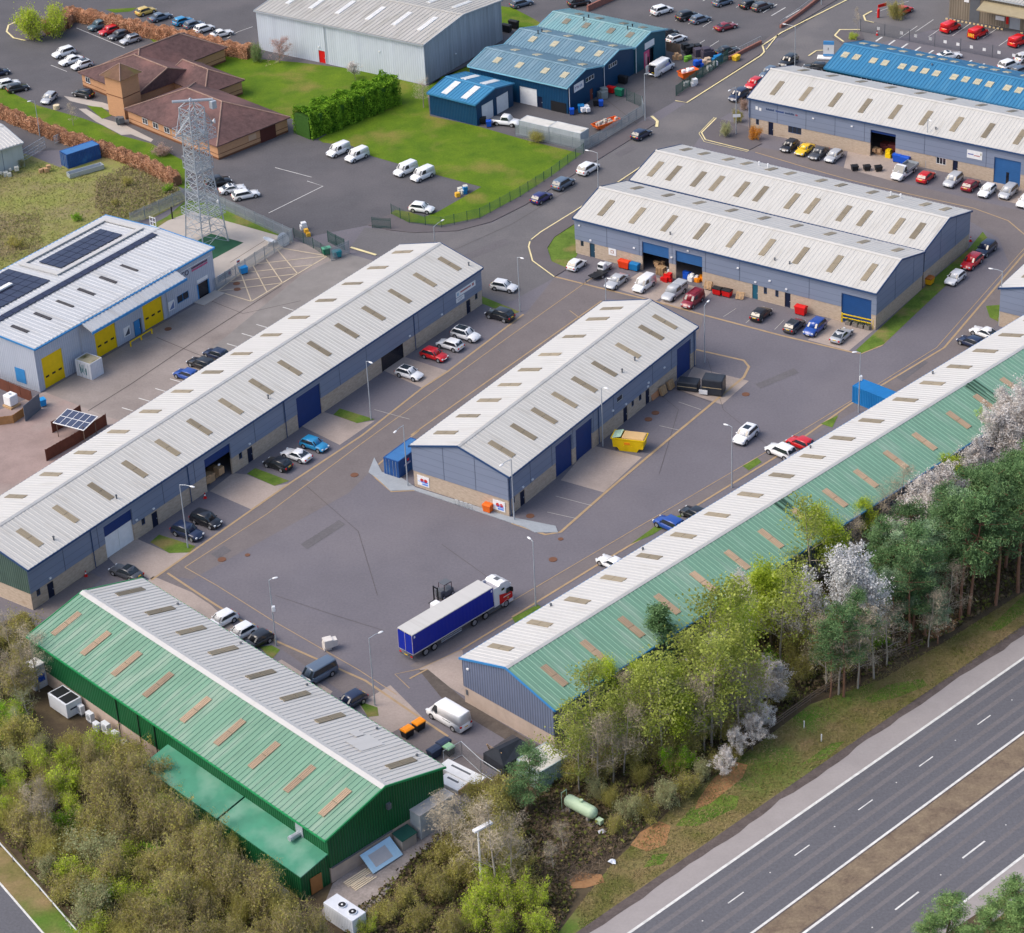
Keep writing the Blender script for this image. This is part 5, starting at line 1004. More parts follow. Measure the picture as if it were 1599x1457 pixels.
for a in [
 ('saloon', 'grey', 197, 892, 144, 'dark grey saloon with a black roof nearest the green unit, before the white inner doors', GW, 'panel'),
 ('suv', 'navy', 293, 830, -36, 'navy estate car nose out beside a lamp post, left of the dark people carrier', GW),
 ('people_carrier', 'black', 322, 811, -36, 'black people carrier nose out, right of the navy estate car', GW),
 ('hatchback', 'black', 434, 723, 144, 'black hatchback with red tail lamps beside the white saloon at the grass strip', GW),
 ('coupe', 'white', 463, 709, 144, 'white coupe parked nose in between the black hatchback and the azure hatchback', GW),
 ('hatchback', 'azure', 491, 693, -36, 'azure blue hatchback parked nose out before the concrete apron', GW),
 ('hatchback', 'white', 639.5, 582, -36, 'white hatchback with a black roof on the apron of the glazed shop front', GW, 'panel'),
 ('hatchback', 'red', 678.5, 553, -36, 'red hatchback nose out before the west unit', GW),
 ('hatchback', 'white', 703, 537, 144, 'white hatchback nose in between the red hatchback and the black roofed white car', GW),
 ('suv', 'white', 727.5, 522, -36, 'white crossover with a black roof, last of the white cars before the west unit', GW, 'panel'),
 ('suv', 'black', 781, 491, 144, 'black crossover parked by the corner lamp post and grass strip', GW),
 ('hatchback', 'white', 787.5, 446, -28, 'white hatchback standing in the side road above the corner lamp post', GRD),
 ('hatchback', 'indigo', 846, 307.5, 50, 'indigo hatchback at the roadside, lowest of three beside the lawn fence', GRD),
 ('suv', 'slate', 880, 286, 50, 'slate blue crossover at the roadside between the indigo and the white car', GRD),
 ('suv', 'white', 919, 262.5, 50, 'white crossover at the roadside below the grey yard fence', GRD),
 ('hatchback', 'navy', 1002, 208.5, 48, 'small navy hatchback driving by the gate of the blue units', GRD),
 ('suv', 'navy', 1154, 148.5, 232, 'navy crossover on the top road beside the lamp post with the white sign', GRD),
 ('hatchback', 'red', 1178, 129.5, 232, 'red hatchback on the top road behind the navy crossover', GRD),
 ('hatchback', 'slate', 1201, 112.5, 232, 'slate hatchback on the top road half hidden by the white roof', GRD),
 ('suv', 'black', 1232, 95, 232, 'black crossover on the top road by the tall lamp post', GRD),
 ('estate', 'black', 1274, 104, 160, 'black estate car between the white roof and the bright blue roof', GRD),
 ('hatchback', 'black', 1233.5, 227, 234, 'black hatchback first in the row by the orange shrub', GN),
 ('coupe', 'yellow', 1257, 232, 234, 'yellow coupe in the row under the lettered unit', GN),
 ('saloon', 'grey', 1279, 238, 234, 'dark grey saloon right of the yellow coupe', GN),
 ('hatchback', 'silver', 1302.5, 243, 234, 'silver hatchback right of the dark grey saloon', GN),
 ('hatchback', 'red', 1446.5, 275, 54, 'bright red hatchback beside the white flatbed', GN),
 ('suv', 'silver', 1489, 281, 234, 'silver crossover between the bright red and dark red cars', GN),
 ('hatchback', 'dkred', 1516.5, 288, 54, 'dark red hatchback showing its yellow rear plate', GN),
 ('hatchback', 'white', 1542, 297, 234, 'white hatchback before the buckled blue shutter', GN),
 ('people_carrier', 'silver', 1575, 299, 234, 'silver people carrier before the buckled blue shutter', GN),
 ('hatchback', 'white', 1602, 313, 234, 'white hatchback cut by the right edge of the photo', GN),
 ('small_car', 'white', 901, 412, 54, 'small white car at the grass corner of the joined units', GM),
 ('saloon', 'silver', 963, 438, 234, 'silver saloon beside the black trailer', GM),
 ('hatchback', 'black', 1189, 489, 54, 'black hatchback parked alone before the white door', GM),
 ('hatchback', 'grey', 1241, 507, 54, 'dark grey hatchback with a yellow rear plate beside the blue car', GM, 'panel'),
 ('suv', 'blue', 1273, 511, 234, 'dark blue crossover between the grey hatchback and the silver coupe', GM),
 ('coupe', 'silver', 1314.5, 522, 54, 'silver coupe with a black roof on the concrete apron by the yellow barrier', GM, 'panel'),
 ('hatchback', 'white', 1492, 433, 232, 'white hatchback at the kerb, nearest of the three beside the gable', 'cars parked beside the gable'),
 ('suv', 'red', 1518, 408.5, 232, 'red crossover at the kerb between the white and the navy car', 'cars parked beside the gable'),
 ('suv', 'navy', 1540, 388.5, 232, 'navy crossover at the kerb, farthest of the three beside the gable', 'cars parked beside the gable'),
 ('coupe', 'white', 1538, 518, 134, 'white coupe half hidden by the long white roof at the right', GE),
 ('hatchback', 'navy', 1517, 533, 134, 'navy hatchback half hidden by the long white roof beside the white coupe', GE),
 ('suv', 'white', 1165, 678.5, 234, 'white crossover with a black sunroof driving through the yard', None, 'sun'),
 ('suv', 'white', 1220, 704, 134, 'white crossover beside the red car behind the long white roof', GE),
 ('hatchback', 'red', 1251, 691, 134, 'red hatchback behind the long white roof', GE),
 ('suv', 'blue', 1046, 818, 134, 'blue crossover behind the long white roof', GE),
 ('hatchback', 'black', 1085, 801, 134, 'black hatchback just showing over the long white roof', GE),
 ('coupe', 'white', 957, 878, 134, 'white coupe just showing over the long white roof near the lorry', GE),
 ('hatchback', 'white', 346.5, 967, 222, 'white hatchback behind the green unit, nearest the concrete apron', GG),
 ('hatchback', 'white', 376, 987, 222, 'white hatchback behind the green unit, beside the black hatchback', GG),
 ('hatchback', 'black', 402, 999, 222, 'black hatchback behind the green unit beside the lamp post', GG),
 ('hatchback', 'navy', 547.5, 1094, 222, 'navy hatchback behind the green unit beside the grass strip', GG),
 ('hatchback', 'blue', 292, 584, 144, 'bright blue hatchback behind the west unit, nearest of three', 'cars behind the west unit'),
 ('estate', 'black', 315, 566.5, 144, 'black estate car behind the west unit between two blue cars', 'cars behind the west unit'),
 ('hatchback', 'navy', 338, 552, 144, 'dark blue hatchback behind the west unit, farthest of three', 'cars behind the west unit'),
 ('suv', 'black', 341, 283, 20, 'black car with a white roof beside the lattice mast', GO),
 ('coupe', 'white', 363, 293.5, 20, 'white car with a black roof, middle of three beside the lattice mast', GO, 'panel'),
 ('estate', 'white', 384, 303, 20, 'white estate car, nearest of three beside the lattice mast', GO),
 ('hatchback', 'white', 659, 324, -24, 'white hatchback parked alone beside the lawn', GO),
 ('suv', 'teal', 155, 39.5, 218, 'teal grey crossover, first in the row by the brown hedge', GO),
 ('hatchback', 'red', 170.5, 47, 218, 'red hatchback in the row by the brown hedge', GO),
 ('hatchback', 'grey', 186, 54, 218, 'dark grey hatchback in the row by the brown hedge', GO),
 ('hatchback', 'silver', 204, 61, 218, 'silver hatchback with a black roof, last in the row by the brown hedge', GO, 'panel'),
 ('suv', 'white', 100, 82, 218, 'white crossover, farthest of three white cars by the tiled roof', GO),
 ('saloon', 'white', 111, 93.5, 218, 'white saloon, middle of three white cars by the tiled roof', GO),
 ('hatchback', 'white', 128, 100.5, 218, 'white hatchback with a black roof, nearest the tiled roof', GO, 'panel'),
 ('hatchback', 'white', 14, 129.5, 25, 'white hatchback at the left edge beside the black car', GO),
 ('hatchback', 'black', 28, 136.5, 25, 'black hatchback by the grass edge at the left', GO),
 ('hatchback', 'navy', -2, 112, 25, 'navy car cut by the left edge of the photo', GO),
 ('hatchback', 'silver', 77, 152.5, 252, 'silver hatchback facing the near hedge', GO),
 ('hatchback', 'black', 130.5, 145, 150, 'black hatchback beside the brick office wall', GO),
 ('hatchback', 'gold', 228, 16.5, 38, 'gold hatchback behind the brown hedge', GF), ('saloon', 'slate', 251, 25.5, 38, 'slate saloon behind the brown hedge', GF), ('hatchback', 'azure', 286, 32, 38, 'azure hatchback behind the brown hedge', GF),
 ('hatchback', 'slate', 303, 37.5, 38, 'slate hatchback behind the brown hedge beside the azure car', GF), ('hatchback', 'white', 319, 43.5, 38, 'white hatchback behind the brown hedge, middle of the row', GF), ('coupe', 'white', 346.5, 51, 30, 'white coupe behind the brown hedge, nearest the warehouse', GF),
 ('estate', 'slate', 815, 4, 30, 'slate estate car at the top edge beyond the warehouse', GF), ('suv', 'black', 905, 3, 20, 'black crossover at the top edge beyond the blue units', GF), ('suv', 'white', 1034, 15.5, 32, 'white crossover in the far car park', GF), ('suv', 'black', 1073.5, 24, 32, 'black crossover with a yellow rear plate in the far car park', GF),
 ('hatchback', 'slate', 1094, 29, 32, 'slate hatchback in the far car park', GF), ('coupe', 'dkred', 1134, 40, 30, 'dark red sports car parked across the far bays', GF), ('hatchback', 'slate', 1129, 2, 34, 'slate hatchback at the top edge of the far car park', GF), ('hatchback', 'black', 1171, 5.5, 36, 'black hatchback at the top edge by the yellow bays', GF), ('estate', 'grey', 1191, 9, 36, 'dark grey estate car by the yellow bays', GF),
 ('hatchback', 'white', 1057, 59.5, 36, 'white car with a black roof behind the teal unit', GF, 'panel'), ('hatchback', 'black', 1044, 51, 36, 'black car tucked behind the teal unit', GF), ('saloon', 'black', 1136, 78, 22, 'black saloon behind the cluttered corner of the blue yard', GF),
 ('coupe', 'white', 1483, 85, 10, 'white coupe in the bays beyond the bright blue roof', GF, 'panel'), ('suv', 'white', 1576, 101, 36, 'white crossover in the bays beyond the bright blue roof', GF), ('hatchback', 'slate', 1594, 109, 36, 'slate car in the bays beyond the bright blue roof', GF), ('hatchback', 'white', 1601, 88, 36, 'white car at the right edge beyond the grey fence', GF),
 ('hatchback', 'vanred', 1412, 15, 42, 'red car beside the bare shrub at the depot entrance', GF)]:
    kind, colr, px, py, yw, lb, gp = a[:7]
    vehicle(kind, colr, px, py, yw, lb, 'car', gp, a[7] if len(a) > 7 else None)
for a in [
 ('small_van', 'white', 528.5, 233, 224, 'white van, first from the conifer hedge in the office car park', GO), ('small_van', 'white', 557.5, 241, 224, 'white van with a green side mark, second from the conifer hedge', GO),
 ('small_van', 'white', 633.5, 263, 224, 'white van beside the lawn, third from the conifer hedge', GO), ('small_van', 'white', 660, 271, 224, 'white van beside the lawn, fourth from the conifer hedge', GO),
 ('small_van', 'white', 1006, 442, 234, 'white van between the silver saloon and the silver pickup', GM), ('small_van', 'dkred', 1082, 466.5, 234, 'dark red van before the raised blue shutters', GM),
 ('camper_van', 'slate', 496, 1050, 222, 'slate blue van with side windows behind the green unit', GG), ('panel_van', 'white', 700.5, 1115, 133, 'large white van standing between the green unit and the slate gable', None),
 ('small_van', 'vanred', 1485, 40.5, 42, 'red van before the timber depot, left of three', 'red vans at the depot'), ('small_van', 'vanred', 1528, 49.5, 42, 'red van with chevrons on its rear doors, middle of three', 'red vans at the depot'), ('small_van', 'vanred', 1591, 62.5, 42, 'red van before the timber depot, right of three', 'red vans at the depot'),
 ('panel_van', 'white', 1034, 103.5, 52, 'white van with its rear doors open in the blue units yard', None)]:
    t = vehicle(a[0], a[1], a[2], a[3], a[4], a[5], 'van', a[6], z=.9 if a[0] != 'panel_van' else 1.1)
    if 'green side mark' in a[5]: mb = MB(); mb.box(-1.6, -.4, -.935, -.925, .8, 1.0); mb.build('side_mark', m_green_p, t)
    if 'chevrons' in a[5]:
        mb = MB()
        for i in range(4): mb.box(-2.215, -2.20, -.7 + i * .38, -.5 + i * .38, .5, 1.2)
        mb.build('chevron', m_plate_y, t)
    if 'open' in a[5]:
        mb = MB(); mb.box(-2.96, -2.93, -.75, .75, .55, 2.2); mb.build('load_bay_shade_panel', m_dark, t)  # dark panel paints the shade inside the open rear
        for sg in (-1, 1): mb = MB(); mb.box(-3.75, -2.95, sg * .95 - .03, sg * .95 + .03, .5, 2.2); mb.build('rear_door', paint_of('white'), t)
        mb = MB(); mb.box(-.3, 1.0, -1.02, -1.01, 1.3, 1.75); mb.build('side_mark', plain('lilac_mark', (.30, .33, .60), .5), t)
    if 'slate gable' in a[5]:
        mb = MB(); mb.box(-1.4, -.1, 1.012, 1.02, 1.05, 1.12); mb.box(.9, 1.2, 1.012, 1.02, 1.2, 1.4); mb.build('lettering', m_grey_dk, t)
        mb = MB(); mb.box(-2.965, -2.93, -.72, -.62, .9, 1.9); mb.build('door_seam', m_grey, t)
    if 'dark red van' in a[5]:
        mb = MB()
        for sg in (-.55, .55): mb.bar((-1.6, sg, 1.90), (.5, sg, 1.90), .06, .07)
        for x in (-1.5, -.5, .4): mb.bar((x, -.6, 1.95), (x, .6, 1.95), .06, .06)
        mb.build('roof_rack', paint_of('dkred'), t)
# silver pickup with canopy, white pickup by the garage, white flatbed
def pickup(px, py, yaw, label, colr, canopy, group=None):
    t = vehicle('suv', colr, px, py, yaw, label, 'pickup', group, name='pickup_truck')
    pm = paint_of(colr)
    for c in [c for c in t.children if c.name.split('.')[0] in ('rear_window', 'body', 'side_window')]: bpy.data.objects.remove(c)
    d = car_parts(L=5.3, W=1.86, H=1.78, belt=1.08, hood=1.02, x1=.27, x2=.38, x3=.60, x4=.63, nose=.64, r=.36, ride=.30, tumble=.84, deck=1.06)
    o = d['body'].build('body', [pm, m_black], t, True)
    for n, mb in d['glass']:
        if n != 'windscreen': mb.build(n, m_glass_car, t)
    if canopy: mb = MB(); mb.rbox(-2.55, -.70, -.84, .84, 1.04, 1.74, .12); mb.build('canopy', pm, t); mb = MB(); mb.box(-2.3, -.9, -.86, .86, 1.22, 1.5); mb.build('side_window', m_glass_car, t)
    else: mb = MB(); mb.box(-2.5, -.75, -.74, .74, 1.075, 1.09); mb.build('load_bed', m_grey_dk, t)
    for c in t.children:
        if c.name.split('.')[0] in ('tail_light', 'number_plate', 'bumper_trim') and c.bound_box[0][0] < -1: c.location.x = -.40
    return t
pickup(1053.5, 455.5, 234, 'silver pickup with a hard canopy between the white and the dark red van', 'silver', True, GM)
pickup(790, 189, -22, 'white double cab pickup beside the small blue garage', 'white', False)
t = vehicle('panel_van', 'white', 1412, 266, 232, 'white flatbed truck with an open grey bed beside the blue bins', 'truck', GN, name='flatbed_truck', z=.9)
for c in [c for c in t.children if c.name.split('.')[0] in ('body', 'side_window', 'tail_light')]: bpy.data.objects.remove(c)
d = car_parts(L=5.9, W=2.02, H=2.2, belt=1.25, hood=1.12, x1=.15, x2=.27, x3=.40, x4=.42, nose=.68, r=.36, tumble=.86, deck=.62)
d['body'].build('cab', [paint_of('white'), m_black], t, True)
for n, mb in d['glass']:
    if n == 'side_window': mb.build(n, m_glass_car, t)
mb = MB(); mb.box(-3.1, .45, -1.05, 1.05, .85, .98); mb.build('load_bed', m_grey_dk, t)
mb = MB()
for a in ((-3.1, .45, -1.08, -1.03), (-3.1, .45, 1.03, 1.08), (-3.13, -3.08, -1.05, 1.05), (.42, .47, -1.05, 1.05)): mb.box(*a, .98, 1.38)
mb.build('drop_side', m_grey, t)
# articulated lorry
tr = P(648, 1029); a0 = P(618.8, 978.6, 4.05); a1 = P(645.8, 993.6, 4.05); a2 = P(771.9, 918.5, 4.05)
ax = (a2 - a1); ax.z = 0; TL = ax.length; yw = math.degrees(math.atan2(ax.y, ax.x)); rm = (a0 + a1) / 2
T = thing('articulated_lorry', 'articulated lorry with a white roofed blue curtain trailer and a red and white cab', 'lorry', (rm.x, rm.y, .015), yw)
mb = MB(); mb.box(0, TL, -1.27, 1.27, 3.93, 4.05); mb.box(.0, TL, -1.275, 1.275, 1.15, 1.3); mb.build('trailer_roof', m_white_roof, T)
mb = MB(); n = 46
for sg in (-1, 1):
    r0 = [(TL * i / n, sg * (1.25 + .012 * (i % 2)), 1.3) for i in range(n + 1)]; r1 = [(x, y, 3.93) for x, y, z in r0]; mb.loft([r0, r1], closed=False, caps=False)
mb.box(TL - .06, TL - .01, -1.25, 1.25, 1.3, 3.93); mb.build('curtain', m_curtain, T)
for y0, y1 in ((-1.2, -.03), (.03, 1.2)): mb = MB(); mb.box(-.03, .03, y0, y1, 1.25, 3.85); mb.build('rear_door', m_curtain, T)
mb = MB()
for y in (-1.24, 0, 1.24): mb.box(-.05, -.0, y - .03, y + .03, 1.2, 3.93)
mb.build('door_frame', plain('pinkish_grey_frame', (.42, .36, .40), .5), T)
mb = MB(); mb.box(-.06, .04, -1.2, 1.2, .55, .72); mb.box(0, TL, -.5, .5, .9, 1.16); mb.build('chassis', m_grey_dk, T)
mb = MB(); mb.box(-.075, -.055, -.26, .26, .72, .84); mb.build('number_plate', m_plate_y, T)
for sg in (-1, 1):
    mb = MB(); mb.box(-.08, -.04, sg * .95 - .16, sg * .95 + .16, .74, .92); mb.build('tail_light', m_lamp_r, T)
    mb = MB()
    for z in (.55, .82): mb.box(4.6, 8.0, sg * 1.18 - .03, sg * 1.18 + .03, z, z + .12)
    mb.build('side_guard', m_grey, T)
    mb = MB(); mb.mesh; 
    for x0 in (.25, TL - .35): mb.box(x0, x0 + .22, sg * 1.27 - .004, sg * 1.27 + .004, 3.45, 3.75)
    mb.build('corner_mark', m_white, T)
for x in (2.1, 3.5): 
    for sg in (-1, 1): wheel(T, x, sg * 1.05, .5, .5)
for x in (TL - 3.2, TL - 1.3, TL + 2.2):
    for sg in (-1, 1): wheel(T, x, sg * 1.05, .5, .5)
mb = MB(); mb.box(TL - 4, TL + 2.6, -.45, .45, .7, .95); mb.box(TL - 1.0, TL + 1.3, .7, 1.15, .45, .95); mb.box(TL - 1.0, TL + 1.3, -1.15, -.7, .45, .95); mb.build('tractor_chassis', m_grey_dk, T)
c0 = TL + 1.05; mb = MB(); prof = [(c0, .95), (c0, 3.55), (c0 + .35, 3.80), (c0 + 1.2, 3.78), (c0 + 1.85, 3.45), (c0 + 2.05, 2.75), (c0 + 2.25, 1.75), (c0 + 2.28, .95)]
mb.loft([[(x, s_ * 1.2 * k, z) for x, z in prof] for s_, k in ((-1, .94), (-1, 1), (1, 1), (1, .94))]); mb.build('cab', paint_of('white'), T)
mb = MB()
for sg in (-1, 1):
    q = [(c0 + .02, sg * 1.212, .98), (c0 + 2.25, sg * 1.212, .98), (c0 + 2.2, sg * 1.212, 1.9), (c0 + .02, sg * 1.212, 2.35)]; mb.face(q if sg < 0 else q[::-1])
mb.face([(c0 + 2.30, -1.1, 1.0), (c0 + 2.30, 1.1, 1.0), (c0 + 2.265, 1.1, 1.75), (c0 + 2.265, -1.1, 1.75)]); mb.build('red_livery', m_red, T)
for sg in (-1, 1):
    mb = MB(); q = [(c0 + 1.15, sg * 1.216, 1.95), (c0 + 2.08, sg * 1.216, 1.95), (c0 + 1.98, sg * 1.216, 2.65), (c0 + 1.25, sg * 1.216, 2.7)]; mb.face(q if sg < 0 else q[::-1]); mb.build('side_window', m_glass_car, T)
    mb = MB(); mb.box(c0 + .45, c0 + .95, sg * 1.205 - .01, sg * 1.205 + .01, 2.75, 3.05); mb.build('bunk_window', m_glass_car, T)
    mb = MB(); mb.box(c0 + .7, c0 + 1.9, sg * 1.21 - .01, sg * 1.21 + .01, 1.62, 1.72); mb.build('white_stripe', m_white, T)
    mb = MB(); mb.box(c0 + 1.3, c0 + 1.6, sg * 1.212 - .01, sg * 1.212 + .01, 1.2, 1.45); mb.build('gold_emblem', plain('gold_mark', (.60, .33, .10), .4), T)
    mb = MB(); mb.box(c0 - .85, c0 + .02, sg * 1.17 - .03, sg * 1.17 + .03, .95, 3.6); mb.build('side_deflector', paint_of('white'), T)
    mb = MB(); mb.rbox(c0 + 2.0, c0 + 2.15, min(sg * 1.2, sg * 1.5), max(sg * 1.2, sg * 1.5), 1.95, 2.6, .04); mb.build('wing_mirror', m_black, T)
    mb = MB(); mb.rbox(c0 + 2.2, c0 + 2.36, min(sg * .75, sg * 1.15), max(sg * .75, sg * 1.15), .72, .95, .03); mb.build('headlight', m_lamp_w, T)
    mb = MB()
    for i in range(7):
        t_ = math.pi * i / 6; t2 = math.pi * (i + 1) / 6
        if i < 6: mb.raw([(c0 + 1.15 + .62 * math.cos(u), y, .5 + .62 * math.sin(u)) for u in (t_, t2) for y in (sg * .8, sg * 1.25)], [(0, 1, 3, 2)])
    mb.build('mudguard', paint_of('white'), T)
mb = MB(); mb.face([(c0 + 2.285, -1.05, 1.85), (c0 + 2.285, 1.05, 1.85), (c0 + 2.085, 1.02, 2.72), (c0 + 2.085, -1.02, 2.72)]); mb.build('windscreen', m_glass_car, T)
mb = MB(); mb.rbox(c0 + 1.6, c0 + 2.4, -1.18, 1.18, .4, .98, .06); mb.build('bumper', paint_of('white'), T)
mb = MB(); mb.box(c0 + .6, c0 + 1.15, -.3, .3, 3.80, 3.86); mb.build('roof_hatch', m_grey_dk, T)
mb = MB(); mb.rbox(c0 + 1.7, c0 + 2.2, -1.1, 1.1, 2.85, 3.05, .05); mb.build('sun_visor', paint_of('white'), T)
# forklift behind the trailer
f0 = P(697, 930); F = thing('forklift', 'dark forklift truck with an open cab behind the blue trailer', 'forklift', (f0.x, f0.y, .015), yw)
mb = MB(); mb.rbox(-1.2, .9, -.55, .55, .25, 1.0, .08); mb.rbox(-1.3, -.6, -.55, .55, .5, 1.35, .1); mb.build('body', m_grey_dk, F)
mb = MB()
for x, y in ((-.7, -.5), (-.7, .5), (.6, -.5), (.6, .5)): mb.tube((x, y, .9), (x * .9, y, 2.0), .05)
for y in (-.5, .5): mb.tube((-.65, y, 2.0), (.55, y, 2.0), .05)
mb.build('cab_frame', plain('dark_maroon_frame', (.06, .02, .03), .5), F)
mb = MB(); mb.box(-.65, .55, -.52, .52, 2.0, 2.07); mb.build('overhead_guard', m_grey_dk, F)
mb = MB()
for y in (-.35, .35): mb.box(-1.75, -1.6, y - .06, y + .06, .1, 2.1)
mb.box(-1.75, -1.65, -.4, .4, 1.95, 2.1); mb.build('mast', m_black, F)
for y in (-.3, .3): mb = MB(); mb.box(-2.7, -1.7, y - .06, y + .06, .06, .11); mb.build('fork', m_black, F)
for x in (-.85, .6):
    for y in (-.5, .5): wheel(F, x, y, .3, .30)
b0 = P(681, 946, .6); mb = MB(); mb.rbox(-.55, .55, -.5, .5, 0, 1.1, .15); one(mb, 'wrapped_load', m_white, 'white wrapped load on the ground beside the forklift', 'pallet load', (b0.x, b0.y, .02), yw)
# three wheeler and trailer by the skip bins
q0 = P(943, 420, .4); Q = thing('utility_trike', 'small white utility vehicle with a canvas cab beside the red and blue bins', 'utility vehicle', (q0.x, q0.y, .018), 234)
mb = MB(); mb.rbox(-.1, .9, -.6, .6, .5, 1.6, .18); mb.build('cab', paint_of('white'), Q); mb = MB(); mb.box(.86, .93, -.45, .45, .95, 1.45); mb.build('windscreen', m_glass_car, Q)
mb = MB(); mb.box(-1.5, -.1, -.65, .65, .55, .95); mb.build('load_bed', m_grey, Q)
for x, y in ((.7, -.5), (.7, .5), (-1.0, -.6), (-1.0, .6)): wheel(Q, x, y, .28, .28)
q0 = P(933, 431, .3); Q = thing('trailer', 'low black trailer with a drawbar beside the silver saloon', 'trailer', (q0.x, q0.y, .018), 222)
mb = MB(); mb.box(-1.6, 1.2, -.75, .75, .45, .62); mb.build('bed', m_black, Q); mb = MB(); mb.bar((1.2, 0, .45), (2.4, 0, .45), .1, .1); mb.tube((2.4, 0, .05), (2.4, 0, .7), .06); mb.build('drawbar', m_grey_dk, Q)
for y in (-.82, .82): wheel(Q, -.3, y, .3, .30)
# ---------------------------------------------------------------- street lamps
def lamp(base, top, head, label, group='lamp posts of the estate', m=m_grey, style='arm', h=None):
    b = P(*base); z = h or height_to(base, top[1]); hd = P(head[0], head[1], z); t = thing('street_lamp', label, 'lamp post', (b.x, b.y, 0), 0, group)
    mb = MB(); mb.tube((0, 0, 0), (0, 0, 1.3), .105, .105, 8); mb.tube((0, 0, 1.3), (0, 0, z), .085, .055, 8); mb.build('pole', m, t)
    v = Vector((hd.x - b.x, hd.y - b.y, 0)); L = max(.6, min(2.2, v.length)); v.normalize(); e = v * L + Vector((0, 0, z + .12))
    mb = MB(); mb.tube((0, 0, z - .05), e * .5 + Vector((0, 0, (z + .15) * .5)), .045, .04, 6); mb.tube(e * .5 + Vector((0, 0, (z + .15) * .5)), e, .04, .035, 6); mb.build('arm', m, t)
    M_ = Matrix.Translation(e) @ Matrix.Rotation(math.atan2(v.y, v.x), 4, 'Z')
    mb = MB(); ring = []
    for x, k in ((-.28, .3), (-.15, .8), (.1, 1), (.32, .85), (.45, .35)): ring.append([M_ @ Vector((x, .17 * k * math.cos(q), .09 * k * math.sin(q))) for q in [2 * math.pi * i / 8 for i in range(8)]])
    mb.loft(ring); mb.build('lamp_head', m_white, t, True)
    return t
l1 = [((294, 855.5), (282.4, 756.7), (300, 761), 'lamp post at the grass strip beside the navy estate car'), ((432, 1008.3), (421.5, 905.9), (429, 904), 'lamp post with a white box behind the green unit'), ((586, 1101.5), (576.5, 996.5), (594, 989), 'lamp post between the green unit and the lorry'),
      ((837.3, 946.6), (831.5, 845.5), (827.6, 842), 'lamp post right of the lorry cab'), ((1143.3, 761.4), (1139.6, 666.7), (1135, 664.6), 'lamp post left of the white crossover with a sunroof'), ((1341.2, 643.6), (1341.7, 550.6), (1336, 551), 'lamp post in front of the bright blue container'),
      ((1560.5, 508), (1561.8, 423.5), (1548.6, 420.8), 'lamp post by the unit at the right edge'), ((637.4, 759), (630.5, 664), (618, 675), 'lamp post beside the dark blue container'), ((812.6, 487.2), (807.8, 401.9), (815, 404), 'lamp post at the far corner of the west unit'),
      ((1100.9, 566.3), (1098.9, 477.1), (1106, 472), 'lamp post at the far end of the centre unit'), ((803.4, 812), (798.1, 717), (784, 727), 'lamp post at the near corner of the centre unit'), ((942, 697), (939, 605), (946, 607), 'lamp post left of the yellow skip'), ((580, 655), (571, 564), (579, 567), 'lamp post halfway along the west unit'),
      ((948, 518), (944.6, 434.7), (951, 436), 'lamp post in front of the silver saloon'), ((1446, 262), (1446.8, 186), (1453, 189), 'lamp post beside the bright red hatchback under the lettered unit'),
      ((1008, 189), (1007, 115), (1016, 117), 'lamp post by the gate of the blue units'), ((935, 300), (931, 238.7), (918, 236), 'lamp post on the road verge beyond the joined units'), ((1149.8, 210), (1147.6, 135.8), (1140, 142), 'lamp post with a white sign beside the grey green shrub'),
      ((1241.6, 105), (1239.7, 42), (1226, 38.8), 'lamp post beside the black crossover on the top road'), ((683, 436), (676.4, 353.8), (695, 343), 'lamp post rising behind the far end of the west unit'), ((63, 212.8), (55.7, 157.6), (47, 159), 'lamp post at the left end of the near brown hedge')]
for b_, t_, h_, lb in l1:
    t = lamp(b_, t_, h_, lb)
    if 'white box' in lb or 'bright blue' in lb: mb = MB(); mb.rbox(-.05, .35, -.2, .2, 5.0, 5.7, .05); mb.build('camera_box', m_white, t)
    if 'white sign' in lb: mb = MB(); mb.box(-.55, .75, -.13, -.09, 3.2, 3.75); mb.build('sign', m_white, t)
g_ = P(1283, 8); t = lamp((1283, 8), (1281, -60), (1275, -62), 'lamp post cut by the top edge by the brick wall', h=8)
# ---------------------------------------------------------------- lattice mast
pb = [P(x, y) for x, y in ((294, 378), (325, 383), (350, 378), (322, 366))]
pc = P(324, 377); MST = thing('lattice_mast', 'grey steel lattice mast on green matting behind the pale blue unit', 'mast', (pc.x, pc.y, 0), 40)
HM = height_to((324, 377), 168)
def msec(z): return 2.45 - 1.0 * min(1, z / (HM * .55)) - .15 * max(0, z / HM - .55)
lg = [MB() for _ in range(4)]; br = MB(); zs = [0, 2.6, 5.0, 7.2, 9.3, 11.3, 13.2, 15.0, 16.8, 18.6, 20.4, 22.2, 24.0]; zs = [z * HM / 24.0 for z in zs]
cs = ((1, 1), (1, -1), (-1, -1), (-1, 1))
for z0, z1 in zip(zs, zs[1:]):
    a, b = msec(z0), msec(z1); zm = (z0 + z1) / 2; c_ = (a + b) / 2
    for i in range(4):
        x, y = cs[i]; x2, y2 = cs[(i + 1) % 4]
        lg[i].tube((x * a, y * a, z0), (x * b, y * b, z1), .11, .11, 6)
        br.tube((x * a, y * a, z0), (x2 * b, y2 * b, z1), .05, .05, 4); br.tube((x2 * a, y2 * a, z0), (x * b, y * b, z1), .05, .05, 4); br.tube((x * b, y * b, z1), (x2 * b, y2 * b, z1), .055, .055, 4)
        br.tube(((x + x2) / 2 * c_, (y + y2) / 2 * c_, zm), (x * c_, y * c_, zm), .035, .035, 4); br.tube(((x + x2) / 2 * c_, (y + y2) / 2 * c_, zm), (x2 * c_, y2 * c_, zm), .035, .035, 4)
for q in lg: q.build('leg', m_grey, MST)
br.build('bracing', m_grey, MST)
